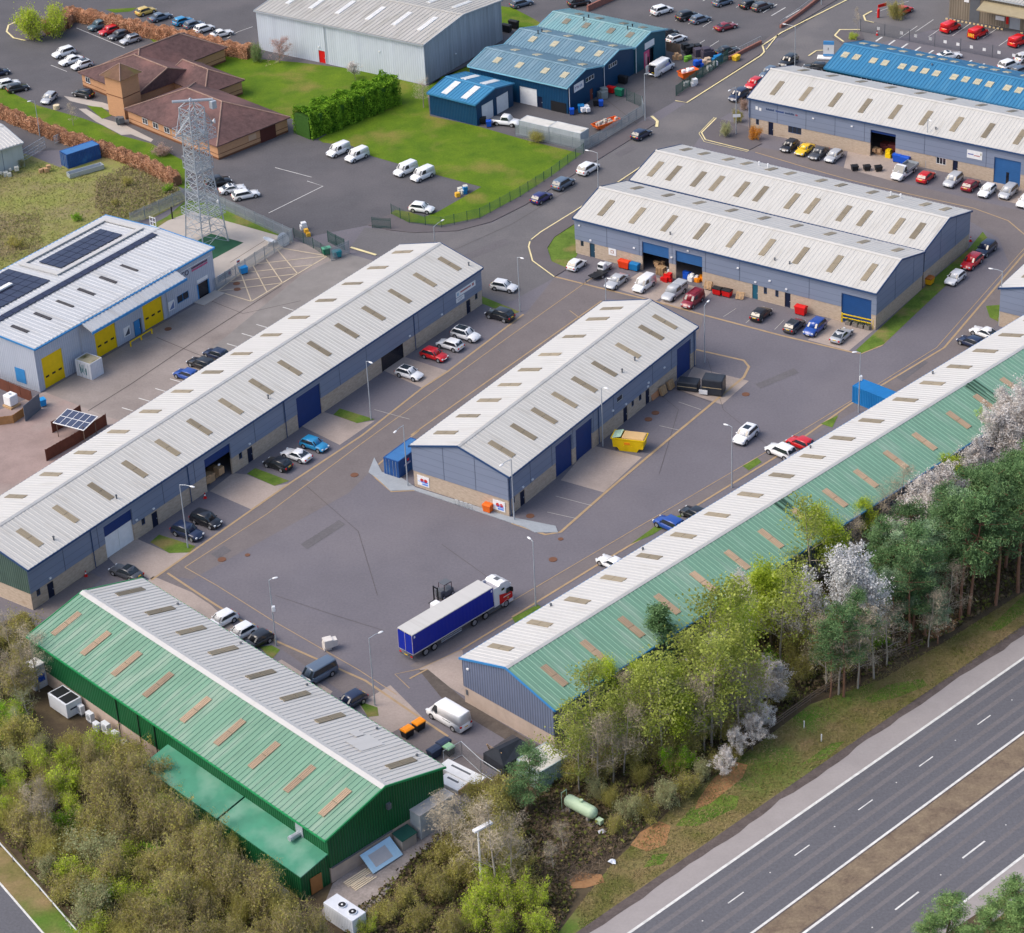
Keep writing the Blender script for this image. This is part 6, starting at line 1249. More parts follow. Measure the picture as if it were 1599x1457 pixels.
def platform(z, ex, rail=1.1):
    mb = MB(); s_ = msec(z) + ex
    for i in range(13): v = -s_ + 2 * s_ * i / 12; mb.bar((v, -s_, z), (v, s_, z), .10, .06)
    for i in range(4):
        x, y = cs[i]; x2, y2 = cs[(i + 1) % 4]
        for zz in (z, z + rail * .5, z + rail): mb.tube((x * s_, y * s_, zz), (x2 * s_, y2 * s_, zz), .045, .045, 4)
        for k in range(5): px_, py_ = x + (x2 - x) * k / 5, y + (y2 - y) * k / 5; mb.tube((px_ * s_, py_ * s_, z), (px_ * s_, py_ * s_, z + rail), .035, .035, 4)
    return mb.build('platform', m_grey, MST)
platform(HM * .785, 1.0, 1.5); platform(HM * .22, .45); platform(HM * .56, .25, 2.0)
mb = MB(); zt = HM; a = msec(zt)
for x, y in ((3.6, 0), (-3.4, 0), (0, 3.4), (0, -2.6)):
    e = Vector((x, y, HM * .84))
    for sx, sy in cs: mb.tube((sx * a, sy * a, HM * .97), e, .06, .06, 4)
    for sx, sy in cs: mb.tube((sx * a, sy * a, HM * .80), e, .05, .05, 4)
for x, y in cs: mb.tube((x * a, y * a, zt), (0, 0, zt + 1.6), .06, .06, 4)
mb.build('outrigger', m_grey, MST)
mb = MB(); mb.tube((-2.6, 1.2, zt + 1.4), (3.0, -1.6, zt + .9), .22, .22, 10); mb.build('head_beam', m_grey, MST); mb = MB(); mb.rbox(2.4, 3.3, -2.2, -1.3, zt - .5, zt + .8, .1); mb.build('head_drum', m_grey, MST)
for zz, x, y in ((HM * .30, 1.6, -1.5), (HM * .86, 3.3, -.3)):
    mb = MB(); mb.tube((x, y, zz), (x + .3, y - .3, zz + .05), .1, .42, 12); mb.build('dish_aerial', m_white, MST)
for dx in (0,):
    for k, (x, y, lb) in enumerate(((421, 377, 'white satellite dish lying on the concrete, farther from the fence corner'), (442, 378, 'white dish leaning against the mesh fence corner'))):
        p = P(x, y, .5); mb = MB(); r_ = [[(r * math.cos(2 * math.pi * i / 16), r * math.sin(2 * math.pi * i / 16), z) for i in range(16)] for r, z in ((.1, 0), (.6, .06), (1.0, .2), (1.15, .32), (1.0, .24), (.6, .1))]; mb.loft(r_); mb.tube((0, 0, -.5), (0, 0, .02), .12)
        o = one(mb, 'satellite_dish', m_white, lb, 'dish', (p.x, p.y, .5 if k == 0 else .9), 0, None, True); o.rotation_euler = (R(15 if k == 0 else 65), R(20 if k == 0 else 0), R(60 if k == 0 else 40))
# ---------------------------------------------------------------- fences, walls and rails
def fence(name, label, cat, pts, h, m, style='mesh', post=2.5, group=None, z0=0.0, mp=None):
    q = [P(*p) for p in pts]; t = thing(name, label, cat, (q[0].x, q[0].y, z0), 0, group); o0 = q[0]; pn = MB(); rl = MB(); pb_ = MB(); pb_.box(-.045, .045, -.045, .045, 0, h + .06); pm_ = pb_.mesh('fence_post', mp or m)
    for a, b in zip(q, q[1:]):
        lastb = b if b is q[-1] else None; a = a - o0; b = b - o0; lastb = b if lastb is not None else None; L = (b - a).length; n = max(1, round(L / post)); d = (b - a) / n
        for i in range(n + 1):
            p = a + d * i
            if i < n or b is lastb: child(t, 'fence_post', pm_).location = p
        u = (b - a).normalized()
        if style == 'mesh':
            k = int(L / .12)
            for i in range(k + 1): p = a + u * min(L, i * .12); pn.tube(p, p + Vector((0, 0, h)), .013, .013, 3, cap=False)
            for i in range(8): z = h * (i + .5) / 8; pn.tube(a + Vector((0, 0, z)), b + Vector((0, 0, z)), .010, .010, 3, cap=False)
        elif style == 'pale':
            k = int(L / .155)
            for i in range(k + 1):
                p = a + u * min(L, i * .155); w_ = u * .035; nrm = Vector((-u.y, u.x, 0)) * .012
                pn.raw([p - w_ - nrm, p + w_ - nrm, p + w_ + nrm, p - w_ + nrm] + [x + Vector((0, 0, h)) for x in (p - w_ - nrm, p + w_ - nrm, p + w_ + nrm, p - w_ + nrm)], [(4, 5, 6, 7), (0, 1, 5, 4), (1, 2, 6, 5), (2, 3, 7, 6), (3, 0, 4, 7)])
            for z in (h * .2, h * .8): rl.bar(a + Vector((0, 0, z)), b + Vector((0, 0, z)), .05, .06)
        elif style == 'board':
            k = max(1, int(L / .15)); rg = random.Random(int(L * 10))
            for i in range(k): s_ = a + u * (L * i / k + .005); e = a + u * (L * (i + 1) / k - .005); pn.bar(s_, e, .025, h + rg.uniform(-.03, .03))
            for z in (h * .25, h * .75): rl.bar(a + Vector((-u.y * .05, u.x * .05, z)), b + Vector((-u.y * .05, u.x * .05, z)), .04, .08)
        elif style == 'rail':
            for z in (h * .3, h * .62, h * .92): rl.bar(a + Vector((0, 0, z)), b + Vector((0, 0, z)), .05, .10)
    if pn.v: pn.build({'mesh': 'mesh_panel', 'pale': 'pales', 'board': 'boards'}[style], m, t)
    if rl.v: rl.build('rails', m, t)
    return t
fence('mesh_fence', 'dark green mesh fence along the roadside edge of the mown lawn', 'fence', [(612, 335), (640, 349), (690, 356), (750, 342), (813, 308), (862, 277), (912, 240)], 1.9, m_green_mesh)
fence('mesh_gate', 'open green mesh gate at the office car park entrance', 'gate', [(582, 356), (611, 358)], 1.9, m_green_mesh, 'pale'); fence('mesh_gate', 'green mesh gate beside the green and teal bins', 'gate', [(513, 378), (539, 391)], 2.0, m_green_mesh, 'pale')
fence('palisade_fence', 'galvanised palisade fence between the lattice mast and the office car park', 'fence', [(338, 322), (400, 350), (458, 377)], 2.2, m_galv_mesh, 'pale')
t = fence('mesh_fence', 'grey mesh fence with a white board from the dish corner to the pale blue unit', 'fence', [(458, 378), (400, 414), (338, 455)], 2.2, m_galv_mesh, 'pale')
fence('palisade_fence', 'galvanised palisade fence behind the pale blue unit by the rough field', 'fence', [(205, 352), (250, 332), (292, 312), (338, 322)], 2.2, m_galv_mesh, 'pale')
sa = P(341, 449); sb = P(362, 437); mb = MB(); d = sb - sa; mb.bar((0, 0, .9), (d.x, d.y, .9), .06, 1.1); o = one(mb, 'fence_sign', m_white, 'white board with lilac lines and a magenta square on the grey mesh fence', 'sign', (sa.x + .12, sa.y - .12, 0))
mb = MB(); n_ = Vector((d.y, -d.x, 0)).normalized() * .04; mb.bar(d * .78 + n_ + Vector((0, 0, 1.2)), d * .92 + n_ + Vector((0, 0, 1.2)), .02, .55); mb.build('magenta_square', plain('magenta', (.45, .01, .16), .5), o)
for z in (1.5, 1.25): mb = MB(); mb.bar(d * .06 + n_ + Vector((0, 0, z)), d * .7 + n_ + Vector((0, 0, z)), .02, .10); mb.build('lilac_line', plain('lilac_line', (.45, .45, .62), .6), o)
p = P(373, 422); mb = MB(); mb.box(-.35, .35, -.03, .03, 1.1, 1.9); o = one(mb, 'fence_sign', m_white, 'small white and red warning sign on the grey mesh fence', 'sign', (p.x + .1, p.y - .1, 0), 50); mb = MB(); mb.box(-.3, .3, -.045, -.031, 1.45, 1.7); mb.build('red_band', m_red, o)
p = P(497, 398); t = fence('gate', 'grey gate with a white notice beside the teal bin', 'gate', [(518, 408), (546, 396)], 2.3, m_galv_mesh, 'pale'); 
fence('mesh_fence', 'sparse mesh fence between the grass corner and the office car park', 'fence', [(460, 372), (490, 388), (516, 404)], 1.8, m_green_mesh)
fence('palisade_fence', 'grey palisade fence along the road in front of the blue units', 'fence', [(806, 212), (913, 236), (935, 224), (1006, 180), (1003, 168)], 2.1, m_galv_mesh, 'pale')
fence('palisade_gate', 'green framed gate leaf standing open in the blue units yard', 'gate', [(979, 157), (1004, 168)], 2.1, m_green_mesh, 'mesh'); fence('palisade_fence', 'green railing between the blue yard clutter and the pavement', 'fence', [(1056, 151), (1098, 121), (1137, 95)], 2.1, m_green_mesh, 'pale')
fence('timber_fence', 'short timber fence behind the teal unit', 'fence', [(1041, 79), (1063, 84)], 1.8, m_wood_grey, 'board')
q = [P(x, y) for x, y in ((1138, 95), (1189, 69), (1219, 45), (1252, 22), (1290, -8))]; t = thing('brick_wall', 'low red brick wall with railings along the top road', 'wall', (q[0].x, q[0].y, 0)); mb = MB(); rb = MB()
for i, (a, b) in enumerate(zip(q, q[1:])):
    if i == 1: continue
    mb.bar(a - q[0], b - q[0], .35, .75); L = (b - a).length; n = int(L / .5)
    for k in range(n + 1): p = (a - q[0]).lerp(b - q[0], k / n); rb.tube(p + Vector((0, 0, .75)), p + Vector((0, 0, 1.6)), .02, .02, 4)
    rb.tube(a - q[0] + Vector((0, 0, 1.6)), b - q[0] + Vector((0, 0, 1.6)), .03, .03, 4)
mb.build('wall', m_red_brick, t); rb.build('railing', m_grey, t)
q = [P(x, y) for x, y in ((918, 18), (980, -10))]; t = thing('brick_wall', 'low red brick wall beyond the blue units at the top edge', 'wall', (q[0].x, q[0].y, 0)); mb = MB(); mb.bar((0, 0, 0), q[1] - q[0], .4, 1.2); mb.build('wall', m_red_brick, t)
t = fence('wire_fence', 'tall wire fence with white notices before the red vans', 'fence', [(1344, 49), (1420, 65), (1500, 80), (1600, 100), (1680, 118)], 2.4, m_grey_dk, 'mesh', 6)
q0 = P(1344, 49)
for i, x in enumerate((1372, 1408, 1430, 1453, 1476, 1496, 1517, 1537, 1560, 1583)):
    p = P(x, 49 + (x - 1344) * .2); mb = MB(); mb.box(-.3, .3, -.06, -.03, 1.0, 1.55, M=Matrix.Translation(p - q0) @ Matrix.Rotation(R(-36), 4, 'Z')); mb.build('white_notice', m_white, t)
fence('post_and_rail_fence', 'weathered post and rail fence between the woodland and the highway verge', 'fence', [(1075, 1231), (1180, 1158), (1266, 1096), (1340, 1050), (1440, 1010)], 1.15, m_wood_grey, 'rail', 2.6)
fence('timber_fence', 'dark stained timber fence behind the west unit, longest of the timber fences', 'fence', [(73.7, 720), (120, 694), (167.5, 664)], 1.8, m_fence_brown, 'board'); fence('timber_fence', 'dark stained timber fence at the back of the solar shelter', 'fence', [(83, 676), (110, 662), (128, 650)], 1.8, m_fence_brown, 'board')
fence('timber_fence', 'dark stained timber fence behind the white water tank', 'fence', [(-60, 585), (0, 607), (51, 628)], 1.8, m_fence_brown, 'board'); fence('timber_fence', 'new tan timber fence curving before the white water tank', 'fence', [(-40, 663), (0, 664), (22, 661), (38, 650)], 1.3, m_fence_tan, 'board')
a, b = P(40.4, 658.6), P(64.8, 638.4); mb = MB(); mb.bar((0, 0, 0), b - a, .06, 2.5); one(mb, 'screen_panel', plain('slate_panel', (.12, .14, .17), .5), 'slate grey screen panel at the end of the timber fences', 'panel', (a.x, a.y, 0))
# crash barrier
q = [P(x, y, .6) for x, y in ((-60, 1248), (0, 1316), (62, 1385), (124, 1457), (180, 1520))]; t = thing('crash_barrier', 'galvanised crash barrier along the verge at the bottom left', 'barrier', (q[0].x, q[0].y, 0)); mb = MB(); pb_ = MB(); pb_.box(-.05, .05, -.05, .05, 0, .68); pm_ = pb_.mesh('post', m_grey_dk)
for a, b in zip(q, q[1:]):
    a = a - q[0]; b = b - q[0]; d = (b - a).normalized(); n = Vector((-d.y, d.x, 0)); pr = [(0, 0), (.05, .08), (.0, .155), (.05, .23), (0, .31), (-.03, .31), (-.03, 0)]
    mb.loft([[p + n * x + Vector((0, 0, .42 + z)) for x, z in pr] for p in (a, b)])
    k = int((b - a).length / 3)
    for i in range(k): p = a.lerp(b, i / k); p.z = 0; child(t, 'post', pm_).location = p
mb.build('rail', m_cont_white, t)
# yellow rails
def railing(name, label, a, b, h, m, n=2, z=(0.45, .95), r=.07):
    A, B = P(*a), P(*b); mb = MB(); d = B - A
    for i in range(n): p = d * (i / (n - 1)); mb.box(p.x - .1, p.x + .1, p.y - .1, p.y + .1, 0, h)
    for zz in z: mb.bar(Vector((0, 0, zz)), d + Vector((0, 0, zz)), r, .14)
    return one(mb, name, m, label, 'barrier', (A.x, A.y, .02))
railing('safety_barrier', 'yellow safety barrier in front of the closed shutter of the joined units', (1315, 503), (1364, 514), 1.5, m_yellow, 2, (.75, 1.3), .1); railing('safety_barrier', 'yellow bollard rail before the blue door of the solar unit', (205, 541), (238, 521), .8, m_yellow, 3, (.66,), .12)
for i, (x, y) in enumerate(((1325, 507), (1336, 510), (1345, 512), (1355, 514.5))):
    p = P(x, y); mb = MB(); mb.rbox(-.4, .4, -.3, .3, 0, .55 + .1 * (i % 2), .04); o = one(mb, 'planter', plain('stone_planter', (.20, .18, .16), .8), ['stone planter', 'second stone planter', 'third stone planter', 'fourth stone planter'][i] + ' from the left under the yellow safety barrier', 'planter', (p.x, p.y, .02), -36, 'planters under the safety barrier')
    mb = MB(); rg = random.Random(i)
    for k in range(40): c_ = Vector((rg.uniform(-.4, .4), rg.uniform(-.3, .3), rg.uniform(.5, .85))); mb.tube(c_, c_ + Vector((rg.uniform(-.1, .1), rg.uniform(-.1, .1), .12)), .05, .01, 3)
    mb.build('plant', plain('planter_leaves', (.07, .09, .02), .9), o)
# construction gates at the left
def gate(label, a, b, h):
    A, B = P(*a), P(*b); d = B - A; t = thing('metal_gate', label, 'gate', (A.x, A.y, 0)); mb = MB()
    for z in (.25, .8, 1.35, h): mb.tube((0, 0, z), (d.x, d.y, z), .05, .05, 6)
    for k in range(5): p = d * (k / 4); mb.tube((p.x, p.y, .2), (p.x, p.y, h), .045, .045, 6)
    mb.build('gate_frame', m_grey, t); mb = MB()
    for k in range(40): p = d * (k / 40); mb.tube((p.x, p.y, .25), (p.x, p.y, h), .012, .012, 3)
    mb.build('mesh_infill', m_grey, t)
gate('long galvanised gate standing open beside the pale unit at the left', (37, 253), (72, 232), 2.2); gate('short galvanised gate before the near brown hedge', (86, 226), (103, 219), 1.6)
# ---------------------------------------------------------------- containers and plant
def container(name, label, p, yaw, L, W_, H, m, mt, doors=0, z=0.02, group=None, cat='container', k=.12):
    t = thing(name, label, cat, (p.x, p.y, z), yaw, group); mb = MB()
    def corr(a, b):
        d = (b - a); n = int(d.length / .28); u = d.normalized(); nn = Vector((u.y, -u.x, 0)); pr = []
        for i in range(n): q = a + d * (i / n); s_ = d.length / n; pr += [q, q + u * s_ * .25, q + u * s_ * .5 - nn * .05, q + u * s_ * .75 - nn * .05]
        pr.append(b); mb.loft([[p_ + Vector((0, 0, z_)) for p_ in pr] for z_ in (.15, H - .12)], closed=False, caps=False)
    c = [Vector((0, 0, 0)), Vector((L, 0, 0)), Vector((L, W_, 0)), Vector((0, W_, 0))]
    corr(c[0], c[1]); corr(c[1], c[2]); corr(c[2], c[3])
    mb.box(.02, .06, .05, W_ - .05, .12, H - .1)
    mb.build('body', m, t); fr = MB()
    for x in (.0, L - k):
        for y in (.0, W_ - k): fr.box(x - .01, x + k + .01, y - .01, y + k + .01, 0, H)
    for z0, z1 in ((0, .15), (H - .12, H - .001)):
        for y in (-.012, W_ - k + .012): fr.box(k, L - k, y, y + k, z0, z1)
        for x in (-.012, L - k + .012): fr.box(x, x + k, k, W_ - k, z0, z1)
    fr.build('frame', m, t); mb = MB(); mb.box(.06, L - .06, .06, W_ - .06, H - .11, H - .03); mb.build('roof', mt, t)
    for y0, y1 in ((.12, W_ / 2 - .01), (W_ / 2 + .01, W_ - .12)):
        mb = MB(); mb.box(-.03, .02, y0, y1, .14, H - .13); d = mb.build('door', m, t); mb = MB()
        for f in (.25, .7): y = y0 + (y1 - y0) * f; mb.tube((-.06, y, .1), (-.06, y, H - .1), .028, .028, 6)
        mb.build('locking_bar', m_grey, d)
    return t
p = P(624.2, 747.5); t = container('shipping_container', 'dark blue shipping container beside the left wall of the centre unit', p, 54.2, 6.06, 2.44, 2.59, m_cont_blue, m_cont_blue_top); mb = MB(); mb.box(1.9, 2.3, -.03, -.012, 1.75, 2.05); mb.build('red_emblem', m_red, t); mb = MB(); mb.box(1.2, 2.6, -.03, -.012, 1.25, 1.5); mb.build('lettering', plain('pale_blue_letters', (.35, .42, .62), .6), t)
p = P(1331, 628); container('shipping_container', 'bright blue shipping container behind the long white roof', p, -46.4, 6.06, 2.44, 2.59, m_cont_bright, m_cont_bright)
p = P(144.5, 594); t = container('shipping_container', 'short white container with a mossy roof before the solar unit', p, 53, 2.44, 3.0, 2.59, m_cont_white, m_moss_top)
mb = MB(); rg = random.Random(4)
for i in range(16): y = rg.uniform(.6, 2.2); mb.box(-.035, -.03, y, y + .12, rg.uniform(.5, 1.2), rg.uniform(1.3, 2.2))
mb.build('coloured_marks', plain('teal_graffiti', (.10, .25, .28), .6), t)
p = P(107.7, 264); container('shipping_container', 'blue shipping container on the rough field beside the brown hedge', p, 37, 6.4, 2.44, 2.59, m_cont_blue, m_cont_blue_top)
p = P(811.5, 210); container('storage_container', 'grey storage container with a white roof beside the white pickup', p, -36, 6.06, 2.6, 2.6, m_cont_grey, m_cont_top, group='grey containers beside the lawn'); u = Vector((math.cos(R(-36)), math.sin(R(-36)), 0)); p2 = p + u * 6.2; container('storage_container', 'grey storage container with a stained white roof at the palisade corner', p2, -36, 6.4, 2.6, 2.75, m_cont_grey, m_cont_top, group='grey containers beside the lawn')
p = P(842.8, 1236); container('storage_container', 'pale green grey container with a stained white roof beside the dark pine', p, 40, 4.4, 3.6, 2.5, plain('pale_teal_container', (.33, .42, .42), .5), m_cont_top)
p = P(636, 1320); t = thing('plant_cabinet', 'large plain grey plant cabinet against the green gable', 'cabinet', (P(659, 1312).x, P(659, 1312).y, .02), 43); mb = MB(); mb.rbox(0, 5.0, 0, 2.0, 0, 3.2, .05); mb.build('body', m_cont_grey, t); mb = MB(); mb.box(-.05, 5.05, -.05, 2.05, 3.2, 3.28); mb.build('roof', mat('dusty_roof', (.47, .45, .44), .8), t); mb = MB(); mb.box(2.2, 2.3, -.03, 0, 1.4, 1.6); mb.build('handle', m_black, t)
t = thing('storage_bunker', 'small concrete bunker with a dark green lid beside the plant cabinet', 'bunker', (P(630, 1330).x, P(630, 1330).y, .02), 43); mb = MB(); mb.box(0, 2.0, 0, 1.4, 0, 1.35); mb.build('body', m_conc_lt, t); mb = MB(); a = [(-.1, -.1, 1.36), (2.1, -.1, 1.36), (2.1, 1.5, 1.62), (-.1, 1.5, 1.62)]; mb.raw(a + [(x, y, z + .08) for x, y, z in a], [(3, 2, 1, 0), (4, 5, 6, 7), (0, 1, 5, 4), (1, 2, 6, 5), (2, 3, 7, 6), (3, 0, 4, 7)]); mb.build('lid', plain('dark_green_lid', (.02, .09, .07), .5), t)
p = P(583, 1366); t = thing('insulation_board', 'pale blue board with a grey panel leaning against the green gable base', 'board', (p.x, p.y, .1), 43); mb = MB(); Mx = Matrix.Rotation(R(35), 4, 'X'); mb.box(0, 4.2, 0, 2.4, 0, .15, M=Mx); mb.build('board', plain('pale_blue_board', (.40, .62, .80), .5), t); mb = MB(); mb.box(.7, 3.1, .4, 1.9, .155, .17, M=Mx); mb.build('grey_panel', plain('grey_board', (.42, .42, .44), .5), t)
for i, (x, y, L, lb) in enumerate(((545, 1386, 4.0, 'pale timber boards leaning at the base of the green gable, left pile'), (556, 1392, 3.0, 'pale timber boards at the base of the green gable, right pile'))):
    p = P(x, y); mb = MB()
    for k in range(4): mb.box(0, L - .3 * k, k * .22, k * .22 + .18, .05 * k, .05 * k + .06)
    one(mb, 'timber_boards', plain('pale_timber', (.62, .53, .40), .8), lb, 'timber', (p.x, p.y, .03), 43)
def chiller(name, label, p, yaw, L, W_, H, nf, m=m_cont_white, group=None):
    t = thing(name, label, 'air conditioner', (p.x, p.y, .02), yaw, group); mb = MB(); mb.rbox(0, L, 0, W_, .15, H, .05); mb.box(.1, L - .1, .1, W_ - .1, 0, .15); mb.build('casing', m, t)
    for i in range(nf):
        x = L * (.5 + i) / nf if nf > 2 else L * (.42 + .36 * i); mb = MB(); mb.tube((x, W_ / 2, H), (x, W_ / 2, H + .16), .46, .46, 16); f = mb.build('fan_shroud', m, t); mb = MB(); mb.tube((x, W_ / 2, H + .16), (x, W_ / 2, H + .165), .40, .40, 16); mb.build('fan_opening', m_black, f); mb = MB(); mb.tube((x, W_ / 2, H + .165), (x, W_ / 2, H + .2), .12, .10, 8); mb.build('fan_hub', m_white, f)
    mb = MB()
    for k in range(int(L / .25)): mb.box(.1 + k * .25, .14 + k * .25, -.012, 0, .4, H - .3)
    mb.build('louvres', m_grey, t); return t
chiller('chiller_unit', 'large white chiller with two roof fans at the near corner of the green unit', P(508, 1436), -46, 4.4, 1.9, 2.3, 2)
p = P(95, 1110); t = thing('chiller_unit', 'open topped white chiller with dark fans behind the green unit', 'air conditioner', (P(81, 1105).x, P(81, 1105).y, .02), -47); mb = MB(); mb.rbox(0, 3.6, -.2, 2.0, .25, 2.2, .05); mb.build('casing', m_cont_white, t); mb = MB(); mb.box(.2, 1.7, 0, 1.8, 2.2, 2.23); mb.box(1.9, 3.4, 0, 1.8, 2.2, 2.23); mb.build('fan_opening', m_black, t); mb = MB(); mb.box(3.6, 3.63, .3, 1.6, 1.2, 1.4); mb.build('vent_slot', m_navy_dk, t)
p = P(45, 1072); t = thing('plant_kiosk', 'tall white kiosk with a blue door behind the far corner of the green unit', 'kiosk', (p.x, p.y, .02), -47); mb = MB(); mb.box(0, 1.5, 0, 2.4, 0, 3.2); mb.build('body', m_cont_white, t); mb = MB(); mb.box(-.1, 1.6, -.1, 2.5, 3.2, 3.32); mb.build('roof', m_white, t); mb = MB(); mb.box(1.5, 1.53, .5, 1.5, .9, 1.9); mb.build('blue_panel', m_blue_p, t)
for i, (x, y, s_) in enumerate(((128, 1117, 1.0), (143, 1129, 1.0), (153, 1143, .85), (168, 1147, 1.15), (183, 1160, 1.05), (197, 1171, .8))):
    p = P(x, y); t = thing('condenser_unit', ['first', 'second', 'third', 'fourth', 'fifth', 'sixth'][i] + ' small white condenser from the chiller in the row behind the green unit', 'air conditioner', (p.x, p.y, .02), -47, 'white condensers behind the green unit')
    mb = MB(); mb.rbox(-.5 * s_, .5 * s_, -.3, .3, .35, .35 + 1.15 * s_, .04); mb.build('casing', m_cont_white, t); mb = MB(); mb.tube((0, -.31, .95 * s_), (0, -.33, .95 * s_), .33 * s_, .33 * s_, 12); mb.build('fan_grille', m_grey, t); mb = MB(); mb.box(-.4, .4, -.2, .2, 0, .35); mb.build('stand', m_grey_dk, t)
p = P(893, 1262); t = thing('gas_tank', 'pale green horizontal gas tank in the clearing of the woodland', 'tank', (P(908, 1275).x, P(908, 1275).y, 0), -44); mb = MB(); rr = []
for x, k in ((-2.15, .25), (-2.05, .62), (-1.85, .9), (-1.6, 1), (1.6, 1), (1.85, .9), (2.05, .62), (2.15, .25)): rr.append([(x, .72 * k * math.cos(2 * math.pi * i / 18), 1.35 + .72 * k * math.sin(2 * math.pi * i / 18)) for i in range(18)])
mb.loft(rr); mb.build('vessel', m_pgreen, t, True); mb = MB()
for x in (-1.3, 1.3): mb.box(x - .12, x + .12, -.55, .55, 0, .9)
mb.build('saddle', m_conc_lt, t); mb = MB(); mb.tube((.1, 0, 2.05), (.1, 0, 2.35), .2, .2, 10); mb.tube((-2.4, .4, 0), (-2.4, .4, 2.3), .04); mb.bar((-2.4, .4, 2.2), (-2.4, -.4, 2.2), .06, .08); mb.tube((-2.4, -.4, 0), (-2.4, -.4, 2.3), .04); mb.box(2.3, 3.0, -.3, .3, .5, 1.0); mb.build('fittings', m_pgreen, t); mb = MB(); mb.box(-2.2, 2.2, -.75, .75, -.02, .12); mb.build('plinth', m_conc, t)
# skips, bins
def skip(label, px, py, yaw, m, L=3.6, name='skip', fill=None, H=1.5, w_=.9):
    p = P(px, py); t = thing(name, label, 'skip', (p.x, p.y, .02), yaw); ring = lambda k: [(-L / 2 * (.52 if k == 0 else 1), -w_ * (.86 if k == 0 else 1), 0 if k == 0 else H), (L / 2 * (.52 if k == 0 else 1), -w_ * (.86 if k == 0 else 1), 0 if k == 0 else H), (L / 2 * (.52 if k == 0 else 1), w_ * (.86 if k == 0 else 1), 0 if k == 0 else H), (-L / 2 * (.52 if k == 0 else 1), w_ * (.86 if k == 0 else 1), 0 if k == 0 else H)]
    mb = MB(); a, b = ring(0), ring(1); inn = [(x * .96, y * .94, z - .02) for x, y, z in b]; inb = [(x * .9, y * .9, .55) for x, y, z in b]; mb.raw(a + b + inn + inb, [(3, 2, 1, 0)] + [(i, (i + 1) % 4, 4 + (i + 1) % 4, 4 + i) for i in range(4)] + [(4 + i, 4 + (i + 1) % 4, 8 + (i + 1) % 4, 8 + i) for i in range(4)] + [(8 + i, 8 + (i + 1) % 4, 12 + (i + 1) % 4, 12 + i) for i in range(4)] + [(12, 13, 14, 15)]); mb.build('body', m, t)
    mb = MB()
    for y in (-w_, w_): mb.box(-L / 2 - .05, L / 2 + .05, y - .05, y + .05, H - .1, H + .03)
    for x in (-L / 2, L / 2): mb.box(x - .05, x + .05, -w_, w_, H - .1, H + .03)
    for x in (-.55, .55):
        for y in (-w_ - .05, w_ + .05): mb.tube((x, y - .06, .9), (x, y + .06, .9), .09, .09, 8)
    mb.build('rim', m, t); return t
t = skip('yellow skip with a pale green board and card on top beside the centre unit', 984, 700, -18, m_yellow, 4.6, H=1.95, w_=1.1); mb = MB(); a = [(-2.2, -1.0, 1.9), (-1.0, -1.0, 2.2), (-1.0, 1.0, 2.2), (-2.2, 1.0, 1.9)]; mb.raw(a + [(x, y, z + .06) for x, y, z in a], [(3, 2, 1, 0), (4, 5, 6, 7), (0, 1, 5, 4), (1, 2, 6, 5), (2, 3, 7, 6), (3, 0, 4, 7)]); mb.build('green_board', plain('mint_board', (.42, .60, .45), .6), t); mb = MB(); mb.rbox(-.9, 2.2, -1.0, 1.0, 1.5, 2.15, .15); mb.build('card_waste', plain('card_waste', (.58, .39, .18), .8), t); mb = MB(); mb.box(-.5, .3, -1.10, -1.04, 1.1, 1.45); mb.build('orange_emblem', m_orange_p, t)
t = skip('orange skip of white bags in the blue units yard', 1075, 122, 30, plain('orange_skip', (.72, .13, .02), .5), 3.6); mb = MB()
for x, y in ((-.8, .2), (-.1, -.3), (.3, .35), (.9, 0)): mb.rbox(x - .4, x + .4, y - .35, y + .35, .7, 1.75, .2)
mb.build('white_bag', m_white, t)
t = skip('long orange trailer of rubble beside the palisade corner', 947, 199, 35, plain('orange_skip', (.72, .13, .02), .5), 5.2, H=1.1); mb = MB(); rg = random.Random(8)
for i in range(12): x, y = rg.uniform(-2, 2), rg.uniform(-.6, .6); mb.rbox(x - .3, x + .3, y - .25, y + .25, .6, 1.1 + rg.random() * .5, .1)
mb.build('rubble', plain('mixed_rubble', (.42, .38, .33), .8), t)
def bin4(label, px, py, yaw, m, ml=None, L=1.3, name='wheeled_bin', group=None, H=1.25, W_=1.0):
    p = P(px, py); t = thing(name, label, 'bin', (p.x, p.y, .02), yaw, group); mb = MB(); a = [(-L / 2 * k, -W_ / 2 * k2, z) for k, k2, z in ((1, 1, 0),)]
    r_ = lambda k, z: [(-L / 2 * k, -W_ / 2 * k, z), (L / 2 * k, -W_ / 2 * k, z), (L / 2 * k, W_ / 2 * k, z), (-L / 2 * k, W_ / 2 * k, z)]
    mb.loft([r_(.86, .16), r_(1, H * .8), r_(1.04, H * .82)]); mb.build('body', m, t); mb = MB(); mb.loft([r_(1.06, H * .82), r_(1.04, H * .92), [(x, y * .5, H) for x, y, z in r_(.96, H)]]); mb.build('lid', ml or m, t)
    for x in (-L * .35, L * .35):
        for y in (-W_ * .35, W_ * .35): mb = MB(); mb.tube((x, y - .03, .09), (x, y + .03, .09), .09, .09, 8); mb.build('castor', m_black, t)
    return t
nvb = plain('navy_bin', (.03, .045, .085), .5)
bin4('black bin with an orange lid behind the green unit, left of the pair', 637, 1150, 43, m_black, m_orange_p, group='orange lidded bins', name='wheeled_bin'); bin4('black bin with an orange lid behind the green unit, right of the pair', 655, 1139, 43, m_black, m_orange_p, group='orange lidded bins'); 
